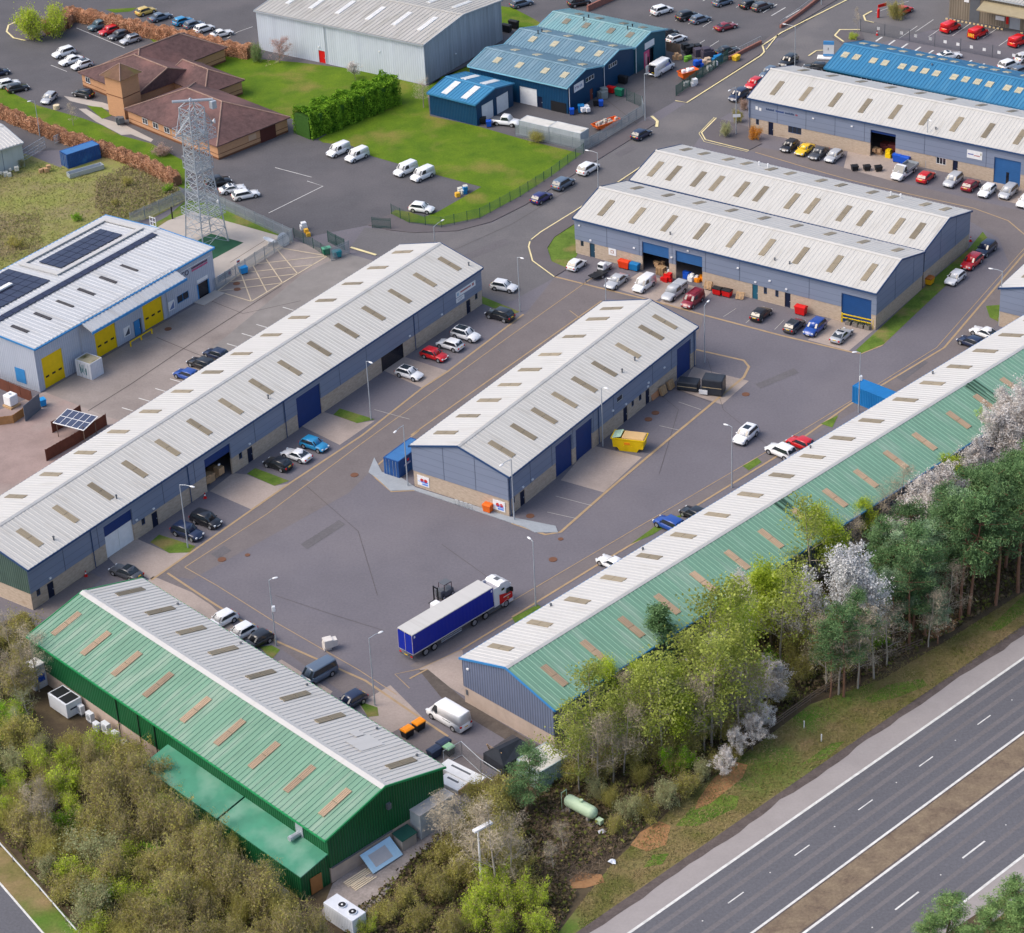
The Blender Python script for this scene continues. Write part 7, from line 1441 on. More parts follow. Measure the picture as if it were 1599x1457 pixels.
bin4('navy bin behind the green unit, nearer the roof edge', 679, 1182, 43, nvb, None, 1.5, group='navy bins'); bin4('navy bin behind the green unit, beside the mesh barrier', 694, 1170, 43, nvb, None, 1.5, group='navy bins'); bin4('black bin with a pale green lid beside the navy bins', 702, 1178, 43, m_black, plain('mint_lid', (.22, .42, .26), .5), 1.0)
bin4('red bin against the joined units, left of the pair by the wooden pallet', 1121, 460, -36, m_red, m_black, 1.4, group='red bins by the pallet'); bin4('red bin against the joined units, right of the pair by the wooden pallet', 1136, 463, -36, m_red, m_black, 1.4, group='red bins by the pallet'); bin4('red bin standing alone under the joined units beside the dark door', 1251, 491, -36, m_red, None, 1.7, H=1.5)
bin4('orange red bin beside the white utility vehicle', 976, 419, -36, plain('orange_red_bin', (.68, .05, .01), .45), None, 1.9, H=1.4); bin4('blue bin beside the orange red bin', 991, 422, -36, plain('bin_blue', (.01, .17, .42), .45), None, 1.7, H=1.3); bin4('yellow bin between the gables of the joined units', 1452, 444, 54, plain('amber_bin', (.80, .40, .01), .5), plain('rust_lid', (.38, .12, .02), .6), 1.3)
bin4('blue bin beside the flatbed truck, left of the pair', 1402, 253, -36, m_blue_p, None, 1.5, H=1.5, group='blue bins by the flatbed'); bin4('blue bin beside the flatbed truck, right of the pair', 1414, 257, -36, m_blue_p, None, 1.5, H=1.5, group='blue bins by the flatbed'); bin4('green bin with a white label by the hatched yard', 511, 397, 20, m_green_p, plain('mint_lid2', (.10, .33, .22), .5), 1.35); bin4('teal bin with a white label by the hatched yard', 527, 402, 20, m_teal_p, None, 1.35)
bin4('red bin in the blue yard under the dark gable', 955, 145, -36, m_red, None, 1.5); bin4('green bin in the blue yard beside the open gate leaf', 968, 150, -36, m_green_p, None, 1.5, H=1.5); bin4('black bin against the dark blue gable', 972, 130, -36, m_black, None, 2.0, H=1.5); bin4('black bin beside the warehouse gable, left of the pair', 792, 50, -36, m_black, None, 1.9, H=1.6, group='black bins by the warehouse'); bin4('black bin beside the warehouse gable, right of the pair', 803, 44, -36, m_black, None, 1.9, H=1.6, group='black bins by the warehouse')
bin4('orange grit bin against the end wall of the centre unit', 763, 799, -36, plain('grit_orange', (.75, .14, .015), .5), None, 1.2, name='grit_bin'); bin4('yellow grit bin by the brick wall at the top road', 1150, 95, 50, plain('grit_yellow', (.75, .48, .03), .5), None, 1.4, name='grit_bin', H=1.1); bin4('blue recycling tub at the solar unit corner', 67.5, 634, 30, plain('light_blue_tub', (.02, .27, .62), .5), None, .9); bin4('blue tub by the mesh fence of the solar yard', 381, 427, 30, plain('light_blue_tub', (.02, .27, .62), .5), None, 1.2)
bin4('blue drum at the corner of the dark blue unit', 893.5, 179, 0, m_blue_p, None, .8, name='drum'); bin4('blue crate tower beside the dark blue gable', 908, 176, 0, plain('bin_blue', (.01, .17, .42)), None, 1.1, H=1.6); bin4('black and blue tub before the brown door', 931, 165, 0, m_black, None, 1.0); bin4('royal blue drum right of the brown door', 939, 166, 0, m_blue_p, None, .8, name='drum')
bin4('blue drum beside the small blue garage', 764, 198, 0, m_blue_p, None, .9, name='drum'); bin4('black tub beside the small blue garage', 753, 193, 0, m_black, None, 1.5)
for i, (x, y) in enumerate(((1335, 266), (1354, 266), (1372, 267))): bin4('black tub on the apron, ' + ['left', 'middle', 'right'][i] + ' of three in a row', x, y, 10, m_black, None, 1.1, H=.95, name='tub', group='black tubs on the apron')
for i, (x, y, sx, sy, H, lb) in enumerate(((1076, 607, 3.0, 1.9, 1.4, 'black covered load on the apron, lower of the pair'), (1115, 613, 3.0, 2.2, 2.5, 'black covered load on the apron, taller of the pair'))):
    p = P(x, y); t = thing('covered_load', lb, 'covered load', (p.x, p.y, .02), -20); mb = MB(); mb.rbox(-sx / 2, sx / 2, -sy / 2, sy / 2, .1, H, .15); mb.build('tarpaulin', m_tarp, t)
    mb = MB(); mb.box(-sx / 2 + .1, sx / 2 - .1, -sy / 2 - .02, -sy / 2 + .05, H * .5, H * .5 + .08); mb.build('strap', plain('tan_strap', (.45, .36, .22), .6), t); mb = MB(); mb.box(-sx / 2 - .3, -sx / 2 + .9, -sy / 2 - .12, -sy / 2 - .03, .2, .85)
    mb.build('white_sheet', m_white, t) if i else None
p = P(795, 1188); t = thing('covered_heap', 'heap under a black tarpaulin with a pallet leaning on it', 'covered heap', (p.x, p.y, .02), 42); mb = MB(); mb.loft([[(-2.3, -1.7, 0), (2.3, -1.7, 0), (2.3, 1.7, 0), (-2.3, 1.7, 0)], [(-2.3, -1.7, 1.4), (2.3, -1.7, 1.5), (2.3, 1.7, 1.5), (-2.2, 1.7, 1.4)], [(-1.6, -.2, 2.5), (1.7, -.2, 2.2), (1.7, .3, 2.2), (-1.6, .4, 2.5)]]); mb.build('tarpaulin', m_tarp, t)
def pallet(label, px, py, yaw, tilt=0, n=1, name='pallet', z=0, s_=1.2):
    p = P(px, py); mb = MB(); Mx = Matrix.Rotation(R(tilt), 4, 'X')
    for k in range(n):
        for i in range(7): mb.box(-s_ / 2, s_ / 2, -s_ / 2 + i * s_ / 6.5, -s_ / 2 + i * s_ / 6.5 + .1, k * .15 + .11, k * .15 + .13, M=Mx)
        for x in (-s_ / 2, -.05, s_ / 2 - .1): mb.box(x, x + .1, -s_ / 2, s_ / 2, k * .15, k * .15 + .11, M=Mx)
    return one(mb, name, m_wood, label, 'pallet', (p.x, p.y, z + .02), yaw)
pallet('wooden pallet frame leaning on the black tarpaulin heap', 777, 1192, 132, 70, 1, z=1.1, s_=2.4); pallet('wooden pallet leaning on the wall beside the red bins', 1107, 452, -36, 65, 2, z=.7); pallet('wooden board frame lying before the teal door', 1156, 466, -20, 35, 1, z=.4)
pallet('stack of pallets beside the raised blue shutter', 1033, 428, -36, 0, 8); pallet('pallet stood on edge beside the raised blue shutter', 1043, 437, -36, 60, 1, z=.6)
for i, (x, y, lb) in enumerate(((1025, 622, 'orange brown board leaning on the centre unit wall'), (1034, 616, 'pallets leaning on the centre unit wall, left stack'), (1046, 607, 'pallets leaning on the centre unit wall, right stack'))):
    if i == 0: p = P(x, y); mb = MB(); mb.box(-.9, .9, 0, .06, 0, 1.9, M=Matrix.Rotation(R(-14), 4, 'X')); one(mb, 'board', plain('terracotta_board', (.50, .24, .12), .7), lb, 'board', (p.x, p.y, .02), 54)
    else: pallet(lb, x, y, 54, 72, 3, z=.65)
def boxes(name, label, cat, px, py, yaw, n, m, seed, sp=1.0, sz=(.4, .8)):
    p = P(px, py); mb = MB(); rg = random.Random(seed)
    for i in range(n): x, y, s_ = rg.uniform(-sp, sp), rg.uniform(-sp * .6, sp * .6), rg.uniform(*sz); z = rg.choice((0, 0, .5)); mb.rbox(x - s_ / 2, x + s_ / 2, y - s_ / 2, y + s_ / 2, z, z + s_, .03)
    return one(mb, name, m, label, cat, (p.x, p.y, .02), yaw)
m_card = plain('cardboard', (.46, .29, .16), .85)
i0 = M.world(14.5, 2.5); 
for k, (u, v, m_, lb) in enumerate(((14.0, 1.6, m_card, 'cardboard boxes inside the left raised blue shutter'), (15.9, 1.0, m_white, 'white bags inside the left raised blue shutter'), (19.6, 1.2, m_blue_p, 'blue drums inside the right raised blue shutter'), (20.9, .8, m_white, 'white bags inside the right raised blue shutter'), (22.1, 1.1, m_orange_p, 'orange and brown stock inside the right raised blue shutter'), (17.4, -1.2, m_red, 'red cartons stacked between the raised blue shutters'))):
    w_ = M.world(u, v); x, y = PX(w_); boxes('stock_pile', lb, 'stock', x, y, -36, 7, m_, k, .8)
w_ = W.world(35.5, 13.0); x, y = PX(w_); boxes('stock_pile', 'brown racking of boxes inside the raised shutter of the west unit', 'stock', x, y, 54, 10, m_card, 31, 1.8, (.6, 1.2))
w_ = N.world(25.6, 1.0); x, y = PX(w_); boxes('machine', 'yellow machine inside the open doorway of the lettered unit', 'machine', x, y, -36, 4, m_yellow, 5, .6, (.6, .9)); w_ = N.world(23.8, 1.2); x, y = PX(w_); boxes('stock_pile', 'brown stock inside the open doorway of the lettered unit', 'stock', x, y, -36, 6, m_card, 6, .6); w_ = N.world(25.0, 4.0); x, y = PX(w_); boxes('stock_pile', 'dark red stock deep inside the doorway of the lettered unit', 'stock', x, y, -36, 10, plain('maroon_stock', (.20, .05, .05), .7), 7, 1.6, (.6, 1.3))
for i, (x, y, m_, n_, sp, sz, lb) in enumerate(((1078, 82, m_black, 9, 1.6, (.7, 1.3), 'black bags piled in the cluttered corner of the blue yard'), (1072, 95, plain('lime_green', (.16, .40, .04), .6), 5, 1.0, (.5, .9), 'green and yellow tyres in the cluttered corner of the blue yard'), (1092, 103, m_blue_p, 6, 1.0, (.5, .9), 'blue crates in the cluttered corner of the blue yard'), (1106, 100, plain('beige_sacks', (.50, .38, .28), .8), 7, 1.1, (.5, 1.0), 'beige sacks in the cluttered corner of the blue yard'), (1122, 96, plain('bin_blue', (.01, .17, .42)), 5, .9, (.6, 1.2), 'blue tubs at the end of the cluttered yard'), (1113, 108, m_white, 4, .8, (.5, .9), 'white bags behind the green railing'), (1079, 134, m_white, 5, .9, (.5, .9), 'white and blue bags by the railing corner'), (1057, 92, m_card, 6, .8, (.5, .9), 'cardboard in front of the teal unit doorway'),
     (1101, 88, plain('dark_striped_load', (.07, .06, .085), .6), 6, 1.5, (.9, 1.5), 'dark stacked sheets in the cluttered corner of the blue yard'), (917, 177, m_white, 4, .8, (.7, 1.0), 'white bulk bags beside the blue crate tower'), (942, 152, plain('grey_slab_stack', (.22, .25, .25), .8), 3, .9, (1.0, 1.4), 'grey slab stack before the dark blue gable'), (722, 301, plain('white_waste', (.55, .55, .50), .7), 6, .8, (.4, .8), 'white and green waste heap at the lawn corner'), (710, 307, plain('amber_drum', (.75, .42, .04), .5), 2, .5, (.5, .8), 'amber drum at the lawn corner heap'), (727, 303, plain('bin_blue', (.01, .17, .42)), 2, .4, (.5, .9), 'blue and green barrels at the lawn corner heap'),
     (472, 358, m_white, 4, .6, (.4, .8), 'white fittings by the mesh fence corner'), (483, 368, plain('amber_drum', (.75, .42, .04)), 2, .4, (.6, .9), 'amber plastic tub by the mesh fence'), (516, 1006 + 8, plain('wrapped_white', (.66, .62, .58), .6), 5, .5, (.7, 1.1), 'pallet of wrapped white goods in the open yard'), (15, 274, plain('white_waste', (.55, .55, .50)), 6, 1.5, (.4, .8), 'white rubbish heap before the pale unit at the left'), (72, 268, m_card, 4, .9, (.5, .9), 'timber and white sheets beside the field container'), (193, 194, m_grey_dk, 5, .8, (.7, 1.2), 'grey plant boxes at the foot of the brick office'))):
    if n_: boxes('clutter_pile' if 'goods' not in lb else 'wrapped_pallet', lb, 'clutter', x, y, 20, n_, m_, 40 + i, sp, sz)
# panels on bearers, mesh barriers beside the green unit
for i, (x, y, L, lb) in enumerate(((722, 1215, 5.6, 'long pack of white wall panels on bearers beside the green gable'), (708, 1228, 3.2, 'short pack of white offcuts beside the green gable'))):
    p = P(x, y); t = thing('panel_pack', lb, 'panels', (p.x, p.y, .02), -42); mb = MB(); mb.rbox(-L / 2, L / 2, -.9, .9, .15, .85 - .2 * i, .04); mb.build('panels', m_white, t); mb = MB()
    for k in (-.4, 0, .4): mb.box(L * k - .1, L * k + .1, -1.0, 1.0, 0, .15)
    mb.box(L / 2 - .02, L / 2 + .15, -.9, .9, .1, .75); mb.build('bearers', m_wood, t); mb = MB(); mb.box(-L * .3, L * .2, .1, .35, .855 - .2 * i, .88 - .2 * i); mb.build('gap_shade_strip', m_grey_dk, t)  # dark strip on top paints the shade between panels
def heras(label, a, b, h=2.0):
    A, B = P(*a), P(*b); d = B - A; t = thing('mesh_barrier', label, 'barrier', (A.x, A.y, 0), 0, 'mesh barriers beside the green unit'); mb = MB()
    for z in (.1, h): mb.tube((0, 0, z), (d.x, d.y, z), .035, .035, 6)
    for p in (Vector(), d): mb.tube(p, p + Vector((0, 0, h)), .035, .035, 6)
    mb.build('frame', m_grey, t); mb = MB()
    for k in range(24): p = d * (k / 24); mb.tube((p.x, p.y, .1), (p.x, p.y, h), .008, .008, 3, cap=False)
    mb.build('mesh_infill', m_grey, t)
heras('mesh barrier panel from the pale lidded bin to its peak', (694, 1195), (722, 1180)); heras('mesh barrier panel from the peak towards the black tarpaulin heap', (722, 1180), (752, 1208)); heras('mesh barrier panel ending by the dark pine', (752, 1208), (783, 1228))
# solar shelter and water tank behind the west unit
p = P(92, 682); t = thing('solar_shelter', 'small open shelter roofed with solar panels behind the dark timber fence', 'shelter', (p.x, p.y, .02), -30); mb = MB(); 
for x in (0, 4.6):
    for y, z in ((0, 2.7), (2.6, 2.1)): mb.tube((x, y, 0), (x, y, z), .06)
mb.build('frame', m_wood_grey, t); a = [(-.3, -.4, 2.3), (5.0, -.4, 2.3), (5.0, 3.0, 2.75), (-.3, 3.0, 2.75)]; mb = MB(); mb.raw(a + [(x, y, z + .08) for x, y, z in a], [(3, 2, 1, 0), (4, 5, 6, 7), (0, 1, 5, 4), (1, 2, 6, 5), (2, 3, 7, 6), (3, 0, 4, 7)]); r_ = mb.build('roof', m_white, t); mb = MB()
for i in range(5):
    for j in range(2): x0, y0 = -.2 + i * 1.03, -.3 + j * 1.65; f = lambda y: 2.3 + (y + .4) / 3.4 * .45 + .09; mb.face([(x0, y0, f(y0)), (x0 + .95, y0, f(y0)), (x0 + .95, y0 + 1.55, f(y0 + 1.55)), (x0, y0 + 1.55, f(y0 + 1.55))])
mb.build('solar_panels', plain('pale_pv', (.06, .075, .13), .15), r_)
p = P(19, 634); t = thing('water_tank', 'white caged water tank on a pallet behind the tan timber fence', 'water tank', (p.x, p.y, .02), 50); mb = MB(); mb.rbox(-.75, .75, -.75, .75, .35, 1.9, .12); mb.build('tank', m_white, t); mb = MB(); mb.box(-.9, .9, -.9, .9, 0, .3); mb.build('pallet_base', m_wood, t); mb = MB(); mb.tube((0, 0, 1.9), (0, 0, 2.0), .2, .2, 12); mb.build('cap', m_grey, t)
p = P(135, 266); t = thing('steel_trough', 'long grey steel trough lying on the rough field', 'trough', (P(110, 280).x, P(110, 280).y, .1), 32); mb = MB(); L_, W_ = 6.4, 1.3
for a in ((0, L_, 0, .1), (0, L_, W_ - .1, W_), (0, .1, .1, W_ - .1), (L_ - .1, L_, .1, W_ - .1)): mb.box(*a, 0, .8)
mb.box(.1, L_ - .1, .1, W_ - .1, .2, .25); mb.build('trough', m_grey, t)
# bike hoops, cones, totem sign, post box
p = P(721, 790); mb = MB()
for k in range(4):
    x = k * .75; mb.tube((x, 0, 0), (x, 0, .8), .03); mb.tube((x + .5, 0, 0), (x + .5, 0, .8), .03); mb.tube((x, 0, .8), (x + .5, 0, .8), .03)
one(mb, 'cycle_stand', m_grey, 'grey cycle hoops against the end wall of the centre unit', 'cycle stand', (p.x - .8, p.y + .4, .02), -36)
for x, y, lb in ((321, 778, 'red traffic cone beside the raised shutter of the west unit'), (135, 900, 'red and white cone beside the near end of the west unit'), (1516, 377, 'red and white cone beside the joined units gable'), (1370, 55, 'red cone at the end of the wire fence')):
    p = P(x, y); t = thing('traffic_cone', lb, 'cone', (p.x, p.y, .03), 0, 'traffic cones'); mb = MB(); mb.box(-.22, .22, -.22, .22, 0, .05); mb.tube((0, 0, .05), (0, 0, .85), .17, .04, 12); mb.build('cone', m_red, t); mb = MB(); mb.tube((0, 0, .38), (0, 0, .58), .118, .085, 12); mb.build('white_band', m_white, t)
p = P(1294, 92); t = thing('totem_sign', 'white and blue totem sign on a white base beside the bright blue roof', 'sign', (p.x, p.y, 0), -12); mb = MB(); mb.box(-.95, .95, -.12, .12, .6, 3.4); mb.build('panel', m_white, t); mb = MB(); mb.box(-.96, .96, -.13, .13, 2.75, 3.41); mb.box(-.96, .96, -.13, .13, .6, 1.0); mb.build('blue_band', plain('totem_blue', (.08, .30, .62), .5), t); mb = MB(); mb.box(-.12, .0, -.135, -.121, 1.7, 2.2); mb.build('dark_mark', m_grey_dk, t)
mb = MB(); mb.rbox(-2.0, 1.8, -.8, .9, .05, .45, .15); mb.build('base', m_white, t)
p = P(1372, 28); mb = MB(); mb.tube((0, 0, 0), (0, 0, 1.5), .25, .25, 12); mb.tube((0, 0, 1.5), (0, 0, 1.7), .29, .22, 12); mb.box(-.15, 1.8, -.05, .05, 1.9, 2.5); one(mb, 'post_box', m_red, 'red post box sign at the depot entrance', 'post box', (p.x, p.y, .1), 30)
for x, y, lb in ((89, 170, 'pale barrel at the near edge of the office lawn'),): p = P(x, y); mb = MB(); mb.tube((0, 0, 0), (0, 0, .7), .6, .6, 14); one(mb, 'barrel', plain('pale_barrel', (.66, .56, .38), .7), lb, 'barrel', (p.x, p.y, .02))
p = P(257, 383); mb = MB(); mb.tube((0, 0, 0), (0, 0, 2.2), .12, .12, 8)
one(mb, 'post', m_black, 'short black post on the grass behind the solar unit', 'post', (P(270, 342).x, P(270, 342).y, 0))
# dumped sheets in the shrubs, broken poles
p = P(440, 1408); mb = MB(); mb.loft([[(-1.6 + .4 * i, -.05 + .04 * (i % 2), z) for i in range(9)] for z in (0, 2.3)], closed=False, caps=False); mb.loft([[(-1.6 + .4 * i, -.08 + .04 * (i % 2), z) for i in range(9)] for z in (0, 2.3)], closed=False, caps=False); one(mb, 'corrugated_sheet', m_grey, 'grey corrugated sheet standing before the lean to of the green unit', 'sheet', (p.x, p.y, 0), -46)
b_ = P(753, 1392); t = thing('lamp_column', 'pale twin headed lamp column among the bare trees near the green unit', 'lamp post', (b_.x, b_.y, 0)); hh = height_to((753, 1392), 1292); mb = MB(); mb.tube((0, 0, 0), (0, 0, hh), .14, .10, 8); mb.build('pole', m_white, t); e = P(768, 1285, hh) - b_; s_ = P(740, 1300, hh) - b_; mb = MB(); mb.bar(Vector((s_.x, s_.y, hh)), Vector((e.x, e.y, hh)), .5, .22); mb.build('lamp_head', m_white, t)
# ---------------------------------------------------------------- vegetation
rng = np.random.default_rng(7)
def leaf(name, col, col2, trans=.42, rnd=.22, sc=.9):
    col = tuple(min(.8, x * 1.42) for x in col); col2 = tuple(min(.88, x * 1.42) for x in col2)
    return mat(name, col, .8, .35, sc, col2=col2, rnd=rnd, trans=trans, contrast=.16, spec=.15)
lf = {'birch': leaf('birch_leaves', (.22, .27, .045), (.35, .39, .10)), 'lime': leaf('lime_leaves', (.29, .39, .025), (.46, .55, .07)), 'bare': leaf('bare_twigs', (.24, .20, .14), (.40, .345, .255), 0), 'olive': leaf('olive_leaves', (.25, .24, .05), (.42, .39, .12)),
      'blossom': leaf('pale_pink_blossom', (.50, .42, .36), (.74, .68, .64), .2), 'white': leaf('white_blossom', (.80, .77, .78), (.90, .89, .89), .2), 'pine': leaf('pine_needles', (.045, .105, .035), (.135, .225, .095), .1), 'bluepine': leaf('blue_green_needles', (.10, .18, .10), (.26, .36, .22), .1), 'green': leaf('fresh_green_leaves', (.09, .28, .008), (.24, .44, .015)),
      'grey': leaf('grey_green_leaves', (.24, .26, .12), (.38, .40, .22)), 'orange': leaf('orange_leaves', (.42, .13, .004), (.62, .30, .02)), 'gorse': leaf('yellow_gorse', (.55, .36, .005), (.75, .55, .02)), 'hedge': leaf('beech_hedge_leaves', (.42, .215, .115), (.62, .37, .23), .1), 'hedged': leaf('conifer_hedge_leaves', (.055, .175, .010), (.19, .34, .025), .1), 'cherry': leaf('plum_blossom', (.33, .20, .17), (.52, .37, .34), .2), 'dkgreen': leaf('dark_evergreen_leaves', (.075, .15, .045), (.19, .29, .10), .1)}
bark = {'pale': mat('pale_bark', (.36, .32, .27), .9, .25, 3, stretch=(1, 1, .3)), 'grey': mat('grey_bark', (.20, .165, .13), .9, .25, 3), 'red': mat('reddish_pine_bark', (.24, .125, .08), .9, .25, 3), 'olive': mat('olive_stems', (.37, .31, .17), .9, .25, 3), 'white': mat('bleached_wood', (.50, .48, .45), .9, .15, 3)}
def quads(c, sx, sy, r, up=.0):
    """n little leaf faces at c with random attitude"""
    n = len(c); d = r.normal(size=(n, 3)); d[:, 2] += up; d /= np.linalg.norm(d, axis=1)[:, None]; e = r.normal(size=(n, 3)); e -= d * (e * d).sum(1)[:, None]; e /= np.linalg.norm(e, axis=1)[:, None]; f = np.cross(d, e)
    k = r.uniform(.6, 1.3, n)[:, None]; a = e * (sx * k / 2); b = f * (sy * k / 2)
    v = np.stack([c - a - b * .4, c + a * .2 - b, c + a + b * .3, c - a * .2 + b], 1).reshape(-1, 3); return v
def qmesh(name, v, m, v2=None, m2=None):
    k2 = len(v) // 4
    if v2 is not None: v = np.concatenate([v, v2])
    n = len(v) // 4; me = bpy.data.meshes.new(name); me.vertices.add(len(v)); me.vertices.foreach_set('co', v.astype(np.float32).ravel()); me.loops.add(len(v)); me.loops.foreach_set('vertex_index', np.arange(len(v), dtype=np.int32)); me.polygons.add(n); me.polygons.foreach_set('loop_start', np.arange(0, len(v), 4, dtype=np.int32)); me.polygons.foreach_set('loop_total', np.full(n, 4, dtype=np.int32)); me.materials.append(m)
    if m2: me.materials.append(m2); me.polygons.foreach_set('material_index', (np.arange(n) >= k2).astype(np.int32))
    me.update(calc_edges=True); me.validate(); return me
def branch(mb, p, d, L, r, depth, rs, tips, nseg=3, spread=.7, up=.15, nb=(2, 4)):
    for i in range(nseg):
        d = (d + Vector(rs.normal(0, .12, 3)) + Vector((0, 0, up * .3))).normalized(); q = p + d * (L / nseg); r2 = r * (.86 if depth else .72)
        mb.tube(p, q, r, r2, 5 if r > .05 else 3, cap=False); p = q; r = r2
        if i > 0 or depth == 0: tips.append(p.copy())
        if depth > 0 and i >= 0:
            for _ in range(int(rs.integers(1, 3)) if i < nseg - 1 else int(rs.integers(*nb))):
                s_ = (d * (1 - spread) + Vector(rs.normal(0, 1, 3)) * spread * .6 + Vector((0, 0, up))).normalized()
                branch(mb, p, s_, L * float(rs.uniform(.45, .68)), r * .55, depth - 1, rs, tips, 3 if depth > 1 else 2, spread, up, nb)
def tree_proto(kind, seed):
    """10 m tall prototype at the origin: (trunk mesh, crown mesh)"""
    r = np.random.default_rng(seed); mb = MB(); tips = []; H = 10.0; v2 = None
    if kind in ('birch', 'limetree', 'olivetree', 'graytree', 'blossom', 'whiteblossom', 'cherry'):
        p = Vector((0, 0, 0)); d = Vector((r.normal(0, .04), r.normal(0, .04), 1)).normalized(); n = 9; slim = kind in ('birch', 'olivetree', 'graytree'); rad = .085 if slim else .13
        first = {'birch': 2, 'limetree': 2, 'olivetree': 2, 'graytree': 2, 'blossom': 2, 'whiteblossom': 3, 'cherry': 1}[kind]
        for i in range(n):
            d = (d + Vector((r.normal(0, .05), r.normal(0, .05), .12))).normalized(); q = p + d * (H * .93 / n); r2 = rad * (1 - (i + 1) / (n + 1.2)) + .018; mb.tube(p, q, rad * (1 - i / (n + 1.2)) + .018, r2, 7, cap=False); p = q
            if i >= first:
                f = (i - first) / (n - first); L = H * ((.20 if slim else .36) * (1 - .55 * f) * r.uniform(.7, 1.2))
                for _ in range(2 if slim else 3):
                    a = r.uniform(0, 2 * math.pi); el = r.uniform(.25, .9) + .3 * f; branch(mb, p, Vector((math.cos(a) * math.cos(el), math.sin(a) * math.cos(el), math.sin(el))), L, r2 * .55, 1 if slim else 2, r, tips, 3, .55, .2, (1, 3))
        tips.append(p); T = np.array([tuple(t) for t in tips])
        if kind == 'birch': c = np.repeat(T, 13, 0) + r.normal(0, .40, (len(T) * 13, 3)) - [0, 0, .15]; c = c[c[:, 2] > 2.0]; v = quads(c, .19, .15, r); m = lf['birch']; b = bark['pale']
        elif kind == 'limetree': c = np.repeat(T, 14, 0); c = c[r.random(len(c)) < min(1, 9000 / len(c))]; c = c + r.normal(0, .36, c.shape); v = quads(c, .20, .15, r); m = lf['lime']; b = bark['grey']
        elif kind == 'olivetree': c = np.repeat(T, 22, 0) + r.normal(0, .42, (len(T) * 22, 3)); v = quads(c, .17, .13, r); m = lf['olive']; b = bark['grey']
        elif kind == 'graytree': c = np.repeat(T, 14, 0) + r.normal(0, .34, (len(T) * 14, 3)); v = quads(c, .42, .025, r, .0); m = lf['bare']; b = bark['pale']
        else:
            k = {'blossom': 12, 'whiteblossom': 16, 'cherry': 9}[kind]; c = np.repeat(T, k, 0); c = c[r.random(len(c)) < min(1, (12000 if kind != 'cherry' else 5000) / len(c))]; c = c + r.normal(0, .22, c.shape); v = quads(c, .18, .15, r); m = lf[{'blossom': 'blossom', 'whiteblossom': 'white', 'cherry': 'cherry'}[kind]]; b = bark['grey']
    elif kind in ('pine', 'bluepine', 'tallpine'):
        p = Vector((0, 0, 0)); d = Vector((r.normal(0, .05), r.normal(0, .05), 1)).normalized(); n = 10; lo = {'pine': 2, 'bluepine': 3, 'tallpine': 4}[kind]; C = []; S_ = []
        for i in range(n):
            d = (d + Vector((r.normal(0, .04), r.normal(0, .04), .15))).normalized(); q = p + d * (H * .95 / n); mb.tube(p, q, .115 * (1 - i / (n + 1)) + .02, .115 * (1 - (i + 1) / (n + 1)) + .02, 7, cap=False); p = q
            if i >= lo:
                f = (i - lo) / (n - lo); R_ = (2.25 if kind != 'pine' else 2.0) * (1 - f) ** .6 * (.75 if (kind == 'tallpine' and f < .2) else 1) + .35
                for _ in range(5):
                    a = r.uniform(0, 2 * math.pi); L = R_ * r.uniform(.55, 1.1); e = p + Vector((math.cos(a) * L, math.sin(a) * L, r.uniform(-.1, .45))); mb.tube(p - d * .2, e, .045, .015, 4, cap=False)
                    for t in (.45, .72, 1.0):
                        if r.random() < .85: C.append(tuple((p - d * .2).lerp(e, t))); S_.append(.34 + .16 * t)
        C.append(tuple(p)); S_.append(.4); C = np.array(C); S_ = np.array(S_)
        k = 105; u = r.normal(size=(len(C) * k, 3)); u /= np.linalg.norm(u, axis=1)[:, None]; u *= r.random((len(u), 1)) ** .33; u[:, 2] *= .62; c = np.repeat(C, k, 0) + u * np.repeat(S_, k)[:, None] * 1.42
        v = quads(c, .22, .06, r, .3); m = lf['bluepine' if kind == 'bluepine' else 'pine']; b = bark['red']
    elif kind in ('conifer',):
        mb.tube((0, 0, 0), (0, 0, 9.6), .2, .03, 7); C = []; S_ = []
        for i in range(60):
            f = r.random() ** .8; a = r.uniform(0, 2 * math.pi); R_ = 2.5 * (1 - f) + .15; L = R_ * r.uniform(.5, 1.05); C.append((math.cos(a) * L, math.sin(a) * L, 1.0 + 8.6 * f)); S_.append(.45)
            mb.tube((0, 0, 1.2 + 8.4 * f), C[-1], .04, .012, 3, cap=False)
        C = np.array(C); k = 190; c = np.repeat(C, k, 0) + r.normal(0, .36, (len(C) * k, 3)) * [1, 1, .7]; v = quads(c, .26, .10, r, .2); m = lf['pine']; b = bark['red']
    else:  # shrubs: many stems from the ground, 10 units tall too, wide
        nst = {'bush': 7, 'olivebush': 8, 'greenbush': 7, 'twigbush': 20, 'greybush': 9, 'wispbush': 13}[kind]
        for i in range(nst):
            a = r.uniform(0, 2 * math.pi); el = r.uniform(.75, 1.35) if kind != 'wispbush' else r.uniform(1.0, 1.45); branch(mb, Vector((r.normal(0, .5), r.normal(0, .5), 0)), Vector((math.cos(a) * math.cos(el), math.sin(a) * math.cos(el), math.sin(el))), r.uniform(5.5, 7.8), .12, 1 if kind in ('twigbush', 'wispbush') else 2, r, tips, 4, .5, .10, (1, 3))
        T = np.array([tuple(t) for t in tips]); T = T[T[:, 2] > .5]; sc = 9.6 / T[:, 2].max()
        T *= [1, 1, sc]
